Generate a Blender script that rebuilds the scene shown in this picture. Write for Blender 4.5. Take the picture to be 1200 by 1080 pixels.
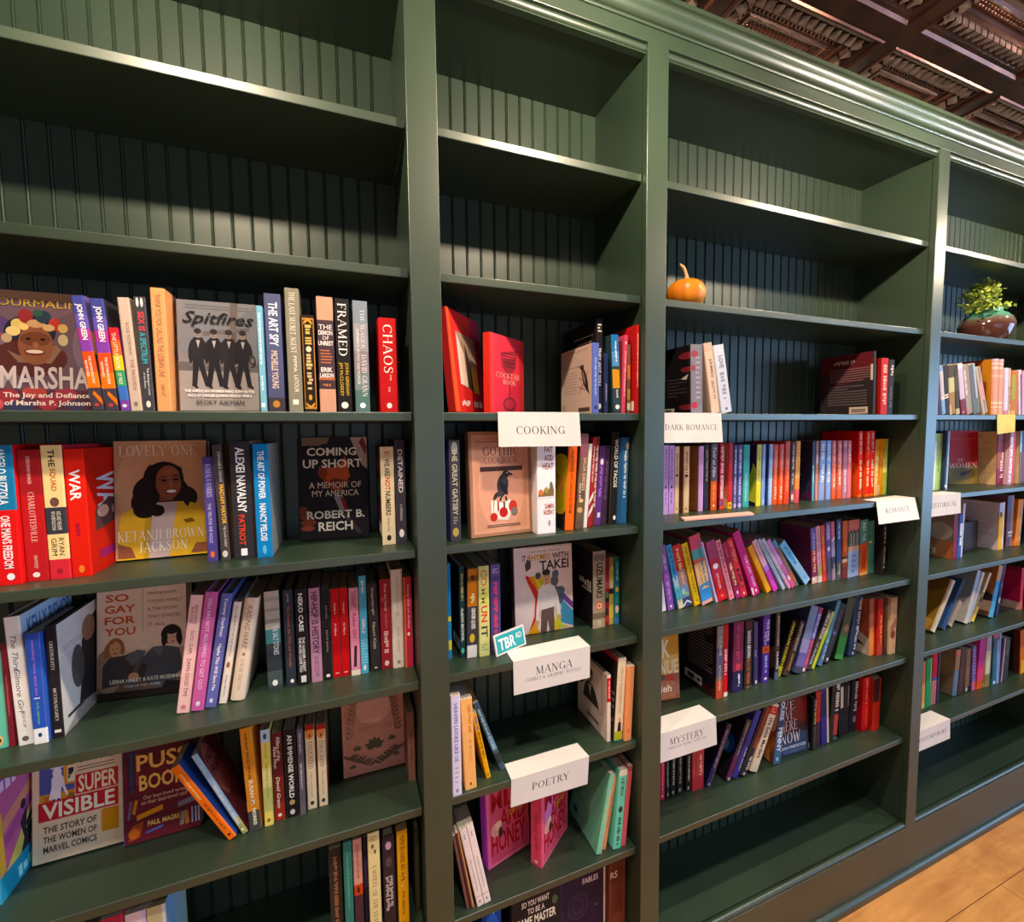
import bpy, bmesh, math, random
from math import sin, cos, pi, radians
from mathutils import Matrix, Vector, Euler

for o in list(bpy.data.objects):
    bpy.data.objects.remove(o, do_unlink=True)
SC = bpy.context.scene
COL = SC.collection
random.seed(7)

# ------------------------------------------------------------------ camera
cam_d = bpy.data.cameras.new('camera')
cam = bpy.data.objects.new('camera', cam_d)
COL.objects.link(cam)
cam_d.sensor_fit = 'HORIZONTAL'
cam_d.sensor_width = 36.0
cam_d.lens = 517.65 / 1200 * 36.0
cam_d.clip_start = 0.01
_y, _p, _r = 0.3608, -0.0671, -0.0112
_fw = Vector((sin(_y) * cos(_p), cos(_y) * cos(_p), sin(_p)))
_rt = Vector((cos(_y), -sin(_y), 0))
_up = _rt.cross(_fw)
_rt, _up = _rt * cos(_r) + _up * sin(_r), -_rt * sin(_r) + _up * cos(_r)
cam.matrix_world = Matrix(((_rt.x, _up.x, -_fw.x, 0.0), (_rt.y, _up.y, -_fw.y, -0.9),
                           (_rt.z, _up.z, -_fw.z, 1.62), (0, 0, 0, 1)))
SC.camera = cam

# ------------------------------------------------------------------ world, lights, exposure
world = bpy.data.worlds.new('room_air')
SC.world = world
world.use_nodes = True
bgn = world.node_tree.nodes['Background']
bgn.inputs['Color'].default_value = (0.74, 0.83, 1.0, 1)
bgn.inputs['Strength'].default_value = 0.05
SC.view_settings.view_transform = 'Standard'
SC.view_settings.look = 'None'
SC.view_settings.gamma = 1.0
SC.view_settings.use_curve_mapping = False
SC.view_settings.exposure = 0.08

def light(name, kind, loc, energy, color, aim=None, **kw):
    l = bpy.data.lights.new(name, kind)
    l.energy = energy
    l.color = color
    for k, v in kw.items():
        setattr(l, k, v)
    o = bpy.data.objects.new(name, l)
    COL.objects.link(o)
    o.location = loc
    if aim:
        o.rotation_euler = (Vector(aim) - Vector(loc)).to_track_quat('-Z', 'Y').to_euler()
    return o

WARM = (1.0, 0.80, 0.58)
# the row of warm lamp bulbs hanging close in front of the bookcase
for lx in (-0.30, 0.54, 1.66, 2.77):
    light('lamp_bulb', 'POINT', (lx, -0.41, 2.468), 40.0, WARM, shadow_soft_size=0.022)
# unseen spots under the ceiling, added as fill for the lower shelves
for lx in (-1.2, 0.0, 1.2, 2.4):
    light('added_fill_spot', 'SPOT', (lx, -0.85, 2.79), 62.0, (1.0, 0.90, 0.80), (lx, -0.62, 0.0),
          spot_size=radians(92), spot_blend=0.7, shadow_soft_size=0.05)
for lx in (-0.6, 0.9, 2.4):  # weaker added row further back, more frontal fill
    light('added_fill_spot', 'SPOT', (lx, -1.9, 2.79), 16.0, (1.0, 0.90, 0.80), (lx, -1.75, 0.0),
          spot_size=radians(112), spot_blend=0.6, shadow_soft_size=0.06)
for lx in (-1.6, 0.8, 3.2):  # added spots that brighten the wall behind the camera for paint reflections
    light('added_fill_spot', 'SPOT', (lx, -4.3, 2.79), 70.0, (1.0, 0.88, 0.76), (lx, -4.6, 0.0),
          spot_size=radians(120), spot_blend=0.6, shadow_soft_size=0.06)
# daylight through the shop window far along the room to the right
light('window_daylight', 'AREA', (6.6, -3.4, 1.45), 185.0, (0.36, 0.62, 1.0), (1.6, 0.0, 1.4),
      shape='RECTANGLE', size=3.2, size_y=1.9)
light('added_front_fill', 'AREA', (0.6, -4.9, 1.10), 26.0, (0.70, 0.78, 1.0), (0.8, 0.0, 1.0),  # added cool fill from behind the camera, onto the shelf fronts
      shape='RECTANGLE', size=3.4, size_y=1.7)

# ------------------------------------------------------------------ materials
MATS = {}
def srgb(h):
    h = h.lstrip('#')
    c = [int(h[i:i + 2], 16) / 255 for i in (0, 2, 4)]
    return tuple(x / 12.92 if x <= 0.04045 else ((x + 0.055) / 1.055) ** 2.4 for x in c)

def base_mat(name, rough=0.5, spec=0.5, metal=0.0):
    m = bpy.data.materials.new(name)
    m.use_nodes = True
    nt = m.node_tree
    b = nt.nodes['Principled BSDF']
    b.inputs['Roughness'].default_value = rough
    b.inputs['Metallic'].default_value = metal
    b.inputs['Specular IOR Level'].default_value = spec
    return m, nt, b

def nd(nt, typ, **kw):
    n = nt.nodes.new(typ)
    for k, v in kw.items():
        if k in n.inputs:
            n.inputs[k].default_value = v
        else:
            setattr(n, k, v)
    return n

SHADE_GAIN = 1.0
def ink(h):
    """printed cover stock of one colour, brightened to offset the shade on its row"""
    key = 'ink%s %.2f' % (h, SHADE_GAIN)
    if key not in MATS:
        m, nt, b = base_mat('print_%s_%d' % (h.lstrip('#'), SHADE_GAIN * 100), 0.55, 0.13)
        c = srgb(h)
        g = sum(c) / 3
        c = tuple(min(max((g + (x - g) * (1 + (SHADE_GAIN - 1) * 0.15)) * SHADE_GAIN, 0.003), 0.86) for x in c)
        tc = nd(nt, 'ShaderNodeTexCoord')
        no = nd(nt, 'ShaderNodeTexNoise', Scale=60.0, Detail=3.0)
        mx = nd(nt, 'ShaderNodeMix', data_type='RGBA')
        mx.inputs[6].default_value = (c[0] * 0.90, c[1] * 0.90, c[2] * 0.90, 1)
        mx.inputs[7].default_value = (min(c[0] * 1.10, 1), min(c[1] * 1.10, 1), min(c[2] * 1.10, 1), 1)
        nt.links.new(tc.outputs['Object'], no.inputs['Vector'])
        nt.links.new(no.outputs['Fac'], mx.inputs[0])
        nt.links.new(mx.outputs[2], b.inputs['Base Color'])
        MATS[key] = m
    return MATS[key]

def two_tone(name, h1, h2, scale=(1, 1, 1), nscale=5.0, rough=0.5, spec=0.5, metal=0.0, bump=0.0, bscale=None, detail=4.0, dist=0.0, lo=0.35, hi=0.65):
    if name in MATS:
        return MATS[name]
    m, nt, b = base_mat(name, rough, spec, metal)
    tc = nd(nt, 'ShaderNodeTexCoord')
    mp = nd(nt, 'ShaderNodeMapping')
    mp.inputs['Scale'].default_value = scale
    no = nd(nt, 'ShaderNodeTexNoise', Scale=nscale, Detail=detail, Distortion=dist)
    rp = nd(nt, 'ShaderNodeValToRGB')
    rp.color_ramp.elements[0].position = lo
    rp.color_ramp.elements[1].position = hi
    rp.color_ramp.elements[0].color = (*srgb(h1), 1)
    rp.color_ramp.elements[1].color = (*srgb(h2), 1)
    L = nt.links.new
    L(tc.outputs['Object'], mp.inputs['Vector'])
    L(mp.outputs['Vector'], no.inputs['Vector'])
    L(no.outputs['Fac'], rp.inputs['Fac'])
    L(rp.outputs['Color'], b.inputs['Base Color'])
    if bump:
        bp = nd(nt, 'ShaderNodeBump', Strength=bump, Distance=0.002)
        n2 = no
        if bscale:
            n2 = nd(nt, 'ShaderNodeTexNoise', Scale=bscale, Detail=3.0)
            L(mp.outputs['Vector'], n2.inputs['Vector'])
        L(n2.outputs['Fac'], bp.inputs['Height'])
        L(bp.outputs['Normal'], b.inputs['Normal'])
    MATS[name] = m
    return m

PAINT = two_tone('green_brushed_paint', '#213124', '#293b2b', (1, 1, 1), 3.0, 0.40, 0.85, 0.0, 0.2, 14.0)
PAINT_B = two_tone('green_beadboard_paint', '#203024', '#27382a', (1, 1, 0.3), 5.0, 0.44, 0.5, 0.0, 0.15, 20.0)
PAPER = two_tone('page_edges', '#8f8474', '#d2c8b4', (900, 60, 4), 1.0, 0.8, 0.2)
CARD = two_tone('white_card_stock', '#d2ccc8', '#dcd6d2', (1, 1, 1), 8.0, 0.7, 0.25)
YELLOW_CARD = two_tone('yellow_paper', '#d8b45c', '#e2c470', (1, 1, 1), 12.0, 0.75, 0.2)
PINK_CARD = two_tone('pink_box_board', '#d9a092', '#e2ab9c', (1, 1, 1), 12.0, 0.6, 0.3)
PLASTER = two_tone('wall_plaster', '#c4b8a6', '#ccc0ae', (1, 1, 1), 3.0, 0.85, 0.2)
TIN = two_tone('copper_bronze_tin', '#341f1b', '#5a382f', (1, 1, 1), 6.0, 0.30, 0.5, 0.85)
TIN_PALE = two_tone('pale_pewter_tin', '#6e5a52', '#94827c', (1, 1, 1), 40.0, 0.36, 0.5, 0.85)  # paler tin for the teeth and rope beads
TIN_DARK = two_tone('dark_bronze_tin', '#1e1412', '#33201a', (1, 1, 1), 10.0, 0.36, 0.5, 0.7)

def wood_floor():
    m, nt, b = base_mat('oak_planks', 0.38, 0.4)
    L = nt.links.new
    tc = nd(nt, 'ShaderNodeTexCoord')
    mp = nd(nt, 'ShaderNodeMapping')
    br = nd(nt, 'ShaderNodeTexBrick', Scale=1.0)
    br.inputs['Color1'].default_value = (0.2, 0.2, 0.2, 1)
    br.inputs['Color2'].default_value = (0.8, 0.8, 0.8, 1)
    br.inputs['Mortar'].default_value = (0.35, 0.35, 0.35, 1)
    br.inputs['Mortar Size'].default_value = 0.0012
    br.inputs['Brick Width'].default_value = 1.3
    br.inputs['Row Height'].default_value = 0.14
    br.offset = 0.37
    mp2 = nd(nt, 'ShaderNodeMapping')
    mp2.inputs['Scale'].default_value = (1.2, 9.0, 1)
    no = nd(nt, 'ShaderNodeTexNoise', Scale=2.6, Detail=6.0, Distortion=1.2)
    no2 = nd(nt, 'ShaderNodeTexNoise', Scale=3.2, Detail=3.0, Distortion=2.0)
    rp = nd(nt, 'ShaderNodeValToRGB')
    rp.color_ramp.elements[0].position = 0.3
    rp.color_ramp.elements[1].position = 0.72
    rp.color_ramp.elements[0].color = (*srgb('#a86a36'), 1)
    rp.color_ramp.elements[1].color = (*srgb('#dc9f5c'), 1)
    add = nd(nt, 'ShaderNodeMath', operation='ADD')
    mul = nd(nt, 'ShaderNodeMath', operation='MULTIPLY')
    mul.inputs[1].default_value = 0.05
    mul2 = nd(nt, 'ShaderNodeMath', operation='MULTIPLY_ADD')
    mul2.inputs[1].default_value = 0.5
    mul2.inputs[2].default_value = 0.12
    L(tc.outputs['Object'], mp.inputs['Vector'])
    L(tc.outputs['Object'], mp2.inputs['Vector'])
    L(mp.outputs['Vector'], br.inputs['Vector'])
    L(mp2.outputs['Vector'], no.inputs['Vector'])
    L(mp.outputs['Vector'], no2.inputs['Vector'])
    L(br.outputs['Color'], mul.inputs[0])
    add2 = nd(nt, 'ShaderNodeMath', operation='ADD')
    L(no.outputs['Fac'], add2.inputs[0])
    L(no2.outputs['Fac'], add2.inputs[1])
    L(add2.outputs[0], mul2.inputs[0])
    L(mul.outputs[0], add.inputs[0])
    L(mul2.outputs[0], add.inputs[1])
    sb = nd(nt, 'ShaderNodeMath', operation='SUBTRACT')
    sb.inputs[1].default_value = 0.12
    L(add.outputs[0], sb.inputs[0])
    L(sb.outputs[0], rp.inputs['Fac'])
    mx = nd(nt, 'ShaderNodeMix', data_type='RGBA')
    mx.inputs[7].default_value = (*srgb('#6a4224'), 1)
    L(br.outputs['Fac'], mx.inputs[0])
    L(rp.outputs['Color'], mx.inputs[6])
    L(mx.outputs[2], b.inputs['Base Color'])
    return m
FLOOR = wood_floor()

# ------------------------------------------------------------------ mesh helpers
class MB:
    """collects faces with materials; build() links them as one mesh object"""
    def __init__(s):
        s.v, s.f, s.m, s.mats, s.ix, s.sm = [], [], [], [], {}, []
    def mi(s, mat):
        if mat.name not in s.ix:
            s.ix[mat.name] = len(s.mats)
            s.mats.append(mat)
        return s.ix[mat.name]
    def add(s, verts, faces, mat, smooth=False):
        o, i = len(s.v), s.mi(mat)
        s.v.extend(tuple(p) for p in verts)
        for f in faces:
            s.f.append(tuple(o + k for k in f))
            s.m.append(i)
            s.sm.append(smooth)
    def box(s, x0, x1, y0, y1, z0, z1, mat):
        v = [(x, y, z) for z in (z0, z1) for y in (y0, y1) for x in (x0, x1)]
        s.add(v, [(0, 2, 3, 1), (4, 5, 7, 6), (0, 1, 5, 4), (2, 6, 7, 3), (0, 4, 6, 2), (1, 3, 7, 5)], mat)
    def extrude_x(s, prof, x0, x1, mat, smooth=False):
        n = len(prof)
        v = [(x0, y, z) for y, z in prof] + [(x1, y, z) for y, z in prof]
        s.add(v, [(i, (i + 1) % n, n + (i + 1) % n, n + i) for i in range(n)], mat, smooth)
        s.add(v, [tuple(range(n)), tuple(range(2 * n - 1, n - 1, -1))], mat)
    def lathe(s, prof, mat, n=32, c=(0, 0, 0), ripple=None):
        v, f = [], []
        for r, z in prof:
            for k in range(n):
                a = 2 * pi * k / n
                q = r * (ripple(a) if ripple else 1)
                v.append((c[0] + q * cos(a), c[1] + q * sin(a), c[2] + z))
        for i in range(len(prof) - 1):
            for k in range(n):
                f.append((i * n + k, i * n + (k + 1) % n, (i + 1) * n + (k + 1) % n, (i + 1) * n + k))
        s.add(v, f, mat, True)
    def tube(s, pts, rads, mat, n=8):
        v, f = [], []
        up = Vector((0.3, 0.2, 1)).normalized()
        P = [Vector(p) for p in pts]
        for i, p in enumerate(P):
            t = (P[min(i + 1, len(P) - 1)] - P[max(i - 1, 0)]).normalized()
            a = t.orthogonal().normalized() if abs(t.dot(up)) > 0.95 else t.cross(up).normalized()
            b = t.cross(a)
            for k in range(n):
                q = 2 * pi * k / n
                v.append(p + (a * cos(q) + b * sin(q)) * rads[i])
        for i in range(len(P) - 1):
            for k in range(n):
                f.append((i * n + k, i * n + (k + 1) % n, (i + 1) * n + (k + 1) % n, (i + 1) * n + k))
        f.append(tuple(range(n)))
        f.append(tuple(range(len(P) * n - 1, (len(P) - 1) * n - 1, -1)))
        s.add(v, f, mat, True)
    def build(s, name, parent=None, bevel=0.0, loc=None):
        me = bpy.data.meshes.new(name)
        me.from_pydata(s.v, [], s.f)
        for m in s.mats:
            me.materials.append(m)
        me.polygons.foreach_set('material_index', s.m)
        me.polygons.foreach_set('use_smooth', s.sm)
        me.update()
        o = bpy.data.objects.new(name, me)
        COL.objects.link(o)
        if parent:
            o.parent = parent
        if loc:
            o.location = loc
        if bevel:
            bv = o.modifiers.new('edge', 'BEVEL')
            bv.width = bevel
            bv.segments = 2
            bv.limit_method = 'ANGLE'
            bv.angle_limit = radians(50)
        return o

def tag(o, label=None, cat=None, group=None, kind=None):
    for k, v in (('label', label), ('category', cat), ('group', group), ('kind', kind)):
        if v:
            o[k] = v
    return o

def empty(name, loc, rot=(0, 0, 0)):
    o = bpy.data.objects.new(name, None)
    COL.objects.link(o)
    o.empty_display_size = 0.02
    o.location = loc
    o.rotation_euler = rot
    return o
# ------------------------------------------------------------------ lettering
TXT = {}
def sans(body, style):
    key = (body, style)
    if key in TXT:
        return TXT[key]
    c = bpy.data.curves.new('t', 'FONT')
    c.body = body
    c.resolution_u = 2
    if style == 'B':
        c.offset = 0.022
    if style == 'I':
        c.shear = 0.35
        c.offset = 0.008
    o = bpy.data.objects.new('t', c)
    me = bpy.data.meshes.new_from_object(o)
    vs = [(v.co.x, v.co.y) for v in me.vertices]
    fs = [tuple(p.vertices) for p in me.polygons]
    bpy.data.objects.remove(o)
    bpy.data.curves.remove(c)
    bpy.data.meshes.remove(me)
    TXT[key] = norm2(vs, fs)
    return TXT[key]

def norm2(vs, fs):
    if not vs:
        return [], [], 1.0
    x0, x1 = min(v[0] for v in vs), max(v[0] for v in vs)
    y0, y1 = min(v[1] for v in vs), max(v[1] for v in vs)
    w, h = max(x1 - x0, 1e-4), max(y1 - y0, 1e-4)
    return [((x - x0) / w, (y - y0) / h) for x, y in vs], fs, w / h

# roman capitals drawn with thick and thin strokes: s = stroke, f = foot serif, a = arc
_K, _N = 0.115, 0.04
GL = {
 'A': (.74, 's .06 0 .36 1 n;s .38 1 .66 0 k;s .17 .36 .52 .36 n;f .06 0 .09;f .66 0 .11'),
 'B': (.62, 's .15 0 .15 1 k;a .3 .76 .22 .24 -90 90;a .3 .27 .27 .27 -90 90;s .04 1 .32 1 n;s .15 .52 .32 .52 n;s .04 0 .32 0 n'),
 'C': (.72, 'a .42 .5 .36 .5 48 312;s .67 .72 .67 .98 n'),
 'D': (.76, 's .15 0 .15 1 k;a .3 .5 .4 .5 -90 90;s .04 1 .32 1 n;s .04 0 .32 0 n'),
 'E': (.6, 's .15 0 .15 1 k;s .04 1 .54 1 n;s .15 .52 .42 .52 n;s .04 0 .56 0 n;s .54 .82 .54 1 n;s .56 0 .57 .2 n;s .42 .42 .42 .62 n'),
 'F': (.56, 's .15 0 .15 1 k;s .04 1 .52 1 n;s .15 .5 .4 .5 n;s .52 .82 .52 1 n;s .4 .4 .4 .6 n;f .15 0 .12'),
 'G': (.78, 'a .42 .5 .36 .5 48 320;s .67 .72 .67 .98 n;s .68 .06 .68 .42 k;f .66 .42 .12'),
 'H': (.8, 's .15 0 .15 1 k;s .65 0 .65 1 k;s .15 .52 .65 .52 n;f .15 0 .11;f .15 1 .11;f .65 0 .11;f .65 1 .11'),
 'I': (.3, 's .15 0 .15 1 k;f .15 0 .11;f .15 1 .11'),
 'J': (.4, 's .22 .1 .22 1 k;a .12 .1 .1 .16 180 360;f .22 1 .11'),
 'K': (.72, 's .15 0 .15 1 k;s .2 .42 .58 1 n;s .3 .55 .64 0 k;f .15 0 .11;f .15 1 .11;f .64 0 .1;f .58 1 .09'),
 'L': (.58, 's .15 0 .15 1 k;s .04 0 .54 0 n;s .54 0 .55 .22 n;f .15 1 .11'),
 'M': (.94, 's .14 0 .17 1 n;s .17 1 .46 .04 k;s .46 .04 .76 1 n;s .79 0 .76 1 k;f .14 0 .1;f .79 0 .11;f .14 1 .07;f .8 1 .07'),
 'N': (.8, 's .14 0 .14 1 n;s .14 1 .66 0 k;s .66 0 .66 1 n;f .14 0 .1;f .1 1 .08;f .66 1 .1'),
 'O': (.82, 'a .41 .5 .36 .5 0 360'),
 'P': (.6, 's .15 0 .15 1 k;a .3 .73 .25 .27 -90 90;s .04 1 .32 1 n;s .15 .46 .32 .46 n;f .15 0 .12'),
 'Q': (.82, 'a .41 .5 .36 .5 0 360;s .42 .2 .74 -.14 k'),
 'R': (.68, 's .15 0 .15 1 k;a .3 .75 .23 .25 -90 90;s .04 1 .32 1 n;s .15 .5 .32 .5 n;s .34 .5 .62 0 k;f .15 0 .11;f .63 0 .09'),
 'S': (.56, 'p .48 .82 .4 .95 .28 .99 .14 .93 .1 .78 .18 .62 .38 .48 .47 .34 .46 .16 .34 .03 .2 .02 .1 .1 .07 .22;s .48 .74 .48 .98 n;s .07 .02 .07 .26 n'),
 'T': (.66, 's .33 0 .33 1 k;s .04 1 .62 1 n;s .04 .82 .04 1 n;s .62 .82 .62 1 n;f .33 0 .13'),
 'U': (.78, 's .15 .3 .15 1 k;a .39 .32 .24 .32 180 360;s .63 .3 .63 1 n;f .15 1 .11;f .63 1 .1'),
 'V': (.74, 's .08 1 .38 0 k;s .38 0 .66 1 n;f .08 1 .11;f .66 1 .09'),
 'W': (1.0, 's .06 1 .3 0 k;s .3 0 .5 .9 n;s .5 .9 .72 0 k;s .72 0 .94 1 n;f .06 1 .1;f .94 1 .08'),
 'X': (.72, 's .08 1 .64 0 k;s .64 1 .08 0 n;f .08 1 .1;f .64 1 .1;f .08 0 .1;f .64 0 .1'),
 'Y': (.7, 's .06 1 .35 .46 k;s .64 1 .35 .46 n;s .35 0 .35 .48 k;f .06 1 .1;f .64 1 .09;f .35 0 .12'),
 'Z': (.64, 's .56 1 .08 0 k;s .08 1 .56 1 n;s .08 0 .56 0 n;s .08 .8 .08 1 n;s .56 0 .57 .2 n'),
 '&': (.8, 'a .34 .76 .16 .22 0 360;a .3 .27 .24 .27 60 330;s .22 .72 .7 0 k;s .5 .1 .7 .46 n'),
 "'": (.2, 's .1 .78 .1 1 k'), ',': (.24, 's .12 -.1 .14 .08 k'), '.': (.24, 's .1 0 .2 0 k'), '-': (.4, 's .08 .4 .32 .4 n'),
}
def roman(body):
    key = (body, 'S')
    if key in TXT:
        return TXT[key]
    vs, fs, x = [], [], 0.0
    def ribbon(pts, ths, closed=False):
        o = len(vs)
        n = len(pts)
        for i, (a, b) in enumerate(pts):
            p, q = pts[max(i - 1, 0)], pts[min(i + 1, n - 1)]
            if closed and i in (0, n - 1):
                p, q = pts[n - 2], pts[1]
            dx, dy = q[0] - p[0], q[1] - p[1]
            l = math.hypot(dx, dy) or 1
            t = ths[i] / 2
            vs.append((x + a - dy / l * t, b + dx / l * t))
            vs.append((x + a + dy / l * t, b - dx / l * t))
        for i in range(n - 1):
            fs.append((o + 2 * i, o + 2 * i + 1, o + 2 * i + 3, o + 2 * i + 2))
    for ch in body.upper():
        if ch == ' ':
            x += 0.38
            continue
        w, d = GL.get(ch, GL['I'])
        for it in d.split(';'):
            t = it.split()
            if t[0] == 's':
                a = [float(k) for k in t[1:5]]
                th = _K if t[5] == 'k' else _N
                ribbon([(a[0], a[1]), (a[2], a[3])], [th, th])
            elif t[0] == 'f':
                a = [float(k) for k in t[1:4]]
                ribbon([(a[0] - a[2], a[1]), (a[0] + a[2], a[1])], [_N, _N])
            elif t[0] == 'a':
                a = [float(k) for k in t[1:7]]
                n = max(6, int(abs(a[5] - a[4]) / 18))
                pts, ths = [], []
                for k in range(n + 1):
                    q = radians(a[4] + (a[5] - a[4]) * k / n)
                    th = _N + (_K - _N) * abs(cos(q)) ** 1.3
                    pts.append((a[0] + (a[2] - th / 2) * cos(q), a[1] + (a[3] - _N / 2) * sin(q)))
                    ths.append(th)
                ribbon(pts, ths, abs(a[5] - a[4]) == 360)
            else:
                a = [float(k) for k in t[1:]]
                pts = list(zip(a[::2], a[1::2]))
                n = len(pts)
                ribbon(pts, [_N + (_K - _N) * max(0, 1 - abs(k / (n - 1) - .5) * 2.4) for k in range(n)])
        x += w + 0.06
    TXT[key] = norm2(vs, fs)
    return TXT[key]

# ------------------------------------------------------------------ printed designs
LAYER = 0.00003
def draw(mb, spec, place, wmap, hmap, full_band=None):
    """spec: items 'CODE numbers #colour text' in face coordinates (u right, v up, 0..1)"""
    lay = 1
    for it in spec.split(';'):
        it = it.strip()
        if not it:
            continue
        head, _, rest = it.partition('#')
        hp = head.split()
        code, n = hp[0], [float(k) for k in hp[1:]]
        if rest[:1] == '' :
            continue
        c6 = rest.split(' ', 1)[0]
        if len(c6) == 3:
            c6 = ''.join(k * 2 for k in c6)
        text = rest.split(' ', 1)[1] if ' ' in rest else ''
        m = ink('#' + c6)
        e = LAYER * lay
        lay += 1
        if code == 'R':
            full = len(n) == 2
            if full:
                n = [0, n[0], 1, n[1]]
            u0, v0, u1, v1 = n
            if full_band and u0 <= 0 and u1 >= 1:
                full_band(mb, v0, v1, e, m)
            else:
                mb.add([place(u, v, e) for u, v in ((u0, v0), (u1, v0), (u1, v1), (u0, v1))], [(0, 1, 2, 3)], m)
        elif code == 'E':
            k = 20
            pts = [(n[0] + n[2] * cos(2 * pi * i / k), n[1] + n[3] * sin(2 * pi * i / k)) for i in range(k)]
            pts = [(min(max(a, 0), 1), min(max(b, 0), 1)) for a, b in pts]
            mb.add([place(a, b, e) for a, b in pts], [tuple(range(k))], m)
        elif code == 'P':
            pts = list(zip(n[::2], n[1::2]))
            mb.add([place(min(max(a, 0), 1), min(max(b, 0), 1), e) for a, b in pts], [tuple(range(len(pts)))], m)
        elif code == 'F':           # leaf, petal or limb: pointed lens from one end to the other, width in face heights
            x0, y0, x1, y1 = n[0] * wmap, n[1] * hmap, n[2] * wmap, n[3] * hmap
            hw = n[4] * hmap / 2
            dx, dy = x1 - x0, y1 - y0
            l = math.hypot(dx, dy) or 1
            up_ = [(0, 0), (.12, .55), (.3, .92), (.5, 1), (.7, .85), (.88, .45), (1, 0)]
            pts = up_ + [(t, -s) for t, s in up_[-2:0:-1]]
            pts = [((x0 + dx * t - dy / l * s * hw) / wmap, (y0 + dy * t + dx / l * s * hw) / hmap) for t, s in pts]
            mb.add([place(min(max(a, 0), 1), min(max(c, 0), 1), e) for a, c in pts], [tuple(range(len(pts)))], m)
        elif code == 'L':
            u0, v0, u1, v1 = n[:4]
            k = int(n[4])
            rs = random.Random(int(u0 * 100) + k)
            st_ = (v1 - v0) / k
            for i in range(k):
                a = v1 - st_ * i - st_ * 0.75
                b = a + st_ * 0.42
                w = u1 if rs.random() < 0.75 else u0 + (u1 - u0) * rs.uniform(0.5, 0.95)
                mb.add([place(u, v, e) for u, v in ((u0, a), (w, a), (w, b), (u0, b))], [(0, 1, 2, 3)], m)
        elif code == 'W':           # lettering too small to read: a run of letter-sized marks
            if len(n) == 2:
                n = [0.30, n[0], 0.70, n[1]]
            u0, v0, u1, v1 = n
            down = (v1 - v0) * hmap > (u1 - u0) * wmap
            ht = (u1 - u0) * wmap if down else (v1 - v0) * hmap
            run = (v1 - v0) * hmap if down else (u1 - u0) * wmap
            rs = random.Random(int(run * 1e5))
            a, word = 0.0, rs.randint(3, 7)
            while a < run - ht * 0.3 and ht > 0:
                l = ht * rs.uniform(0.28, 0.55)
                s0, s1 = a / run, min((a + l) / run, 1)
                k0, k1 = rs.choice(((0, 1), (0, 1), (0.1, 0.8), (0.35, 1)))
                if down:
                    q = ((u0 + (u1 - u0) * k0, v1 - s1 * (v1 - v0)), (u0 + (u1 - u0) * k1, v1 - s1 * (v1 - v0)),
                         (u0 + (u1 - u0) * k1, v1 - s0 * (v1 - v0)), (u0 + (u1 - u0) * k0, v1 - s0 * (v1 - v0)))
                else:
                    q = ((u0 + s0 * (u1 - u0), v0 + (v1 - v0) * k0), (u0 + s1 * (u1 - u0), v0 + (v1 - v0) * k0),
                         (u0 + s1 * (u1 - u0), v0 + (v1 - v0) * k1), (u0 + s0 * (u1 - u0), v0 + (v1 - v0) * k1))
                mb.add([place(u, v, e) for u, v in q], [(0, 1, 2, 3)], m)
                a += l + ht * 0.16
                word -= 1
                if word == 0:
                    a += ht * 0.4
                    word = rs.randint(3, 7)
        elif code in 'TXSIDKG':
            if text in ('', '.'):
                continue
            if code in 'SG':
                vs, fs, asp = roman(text)
            else:
                vs, fs, asp = sans(text, {'X': 'B', 'K': 'B', 'I': 'I'}.get(code, 'R'))
            down = code in 'DKG' or (code == 'I' and len(n) == 4 and (n[3] - n[1]) * hmap > 1.4 * (n[2] - n[0]) * wmap)
            if len(n) == 2:
                n = [0.22, n[0], 0.78, n[1]] if down else [0.1, n[0], 0.9, n[1]]
            u0, v0, u1, v1 = n
            if down:
                run, ht = (v1 - v0) * hmap, (u1 - u0) * wmap
            else:
                run, ht = (u1 - u0) * wmap, (v1 - v0) * hmap
            cap = 1.55 * asp * ht
            if run > cap:                       # never stretch the letters too wide
                f = cap / run
                if down:
                    c = (v0 + v1) / 2
                    v0, v1 = c - (v1 - v0) * f / 2, c + (v1 - v0) * f / 2
                else:
                    c = (u0 + u1) / 2
                    u0, u1 = c - (u1 - u0) * f / 2, c + (u1 - u0) * f / 2
            if run < 0.33 * asp * ht:
                f = run / (0.33 * asp * ht)
                if down:
                    c = (u0 + u1) / 2
                    u0, u1 = c - (u1 - u0) * f / 2, c + (u1 - u0) * f / 2
                else:
                    c = (v0 + v1) / 2
                    v0, v1 = c - (v1 - v0) * f / 2, c + (v1 - v0) * f / 2
            if down:
                pv = [place(u0 + y * (u1 - u0), v1 - x * (v1 - v0), e) for x, y in vs]
            else:
                pv = [place(u0 + x * (u1 - u0), v0 + y * (v1 - v0), e) for x, y in vs]
            mb.add(pv, fs, m)

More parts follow.
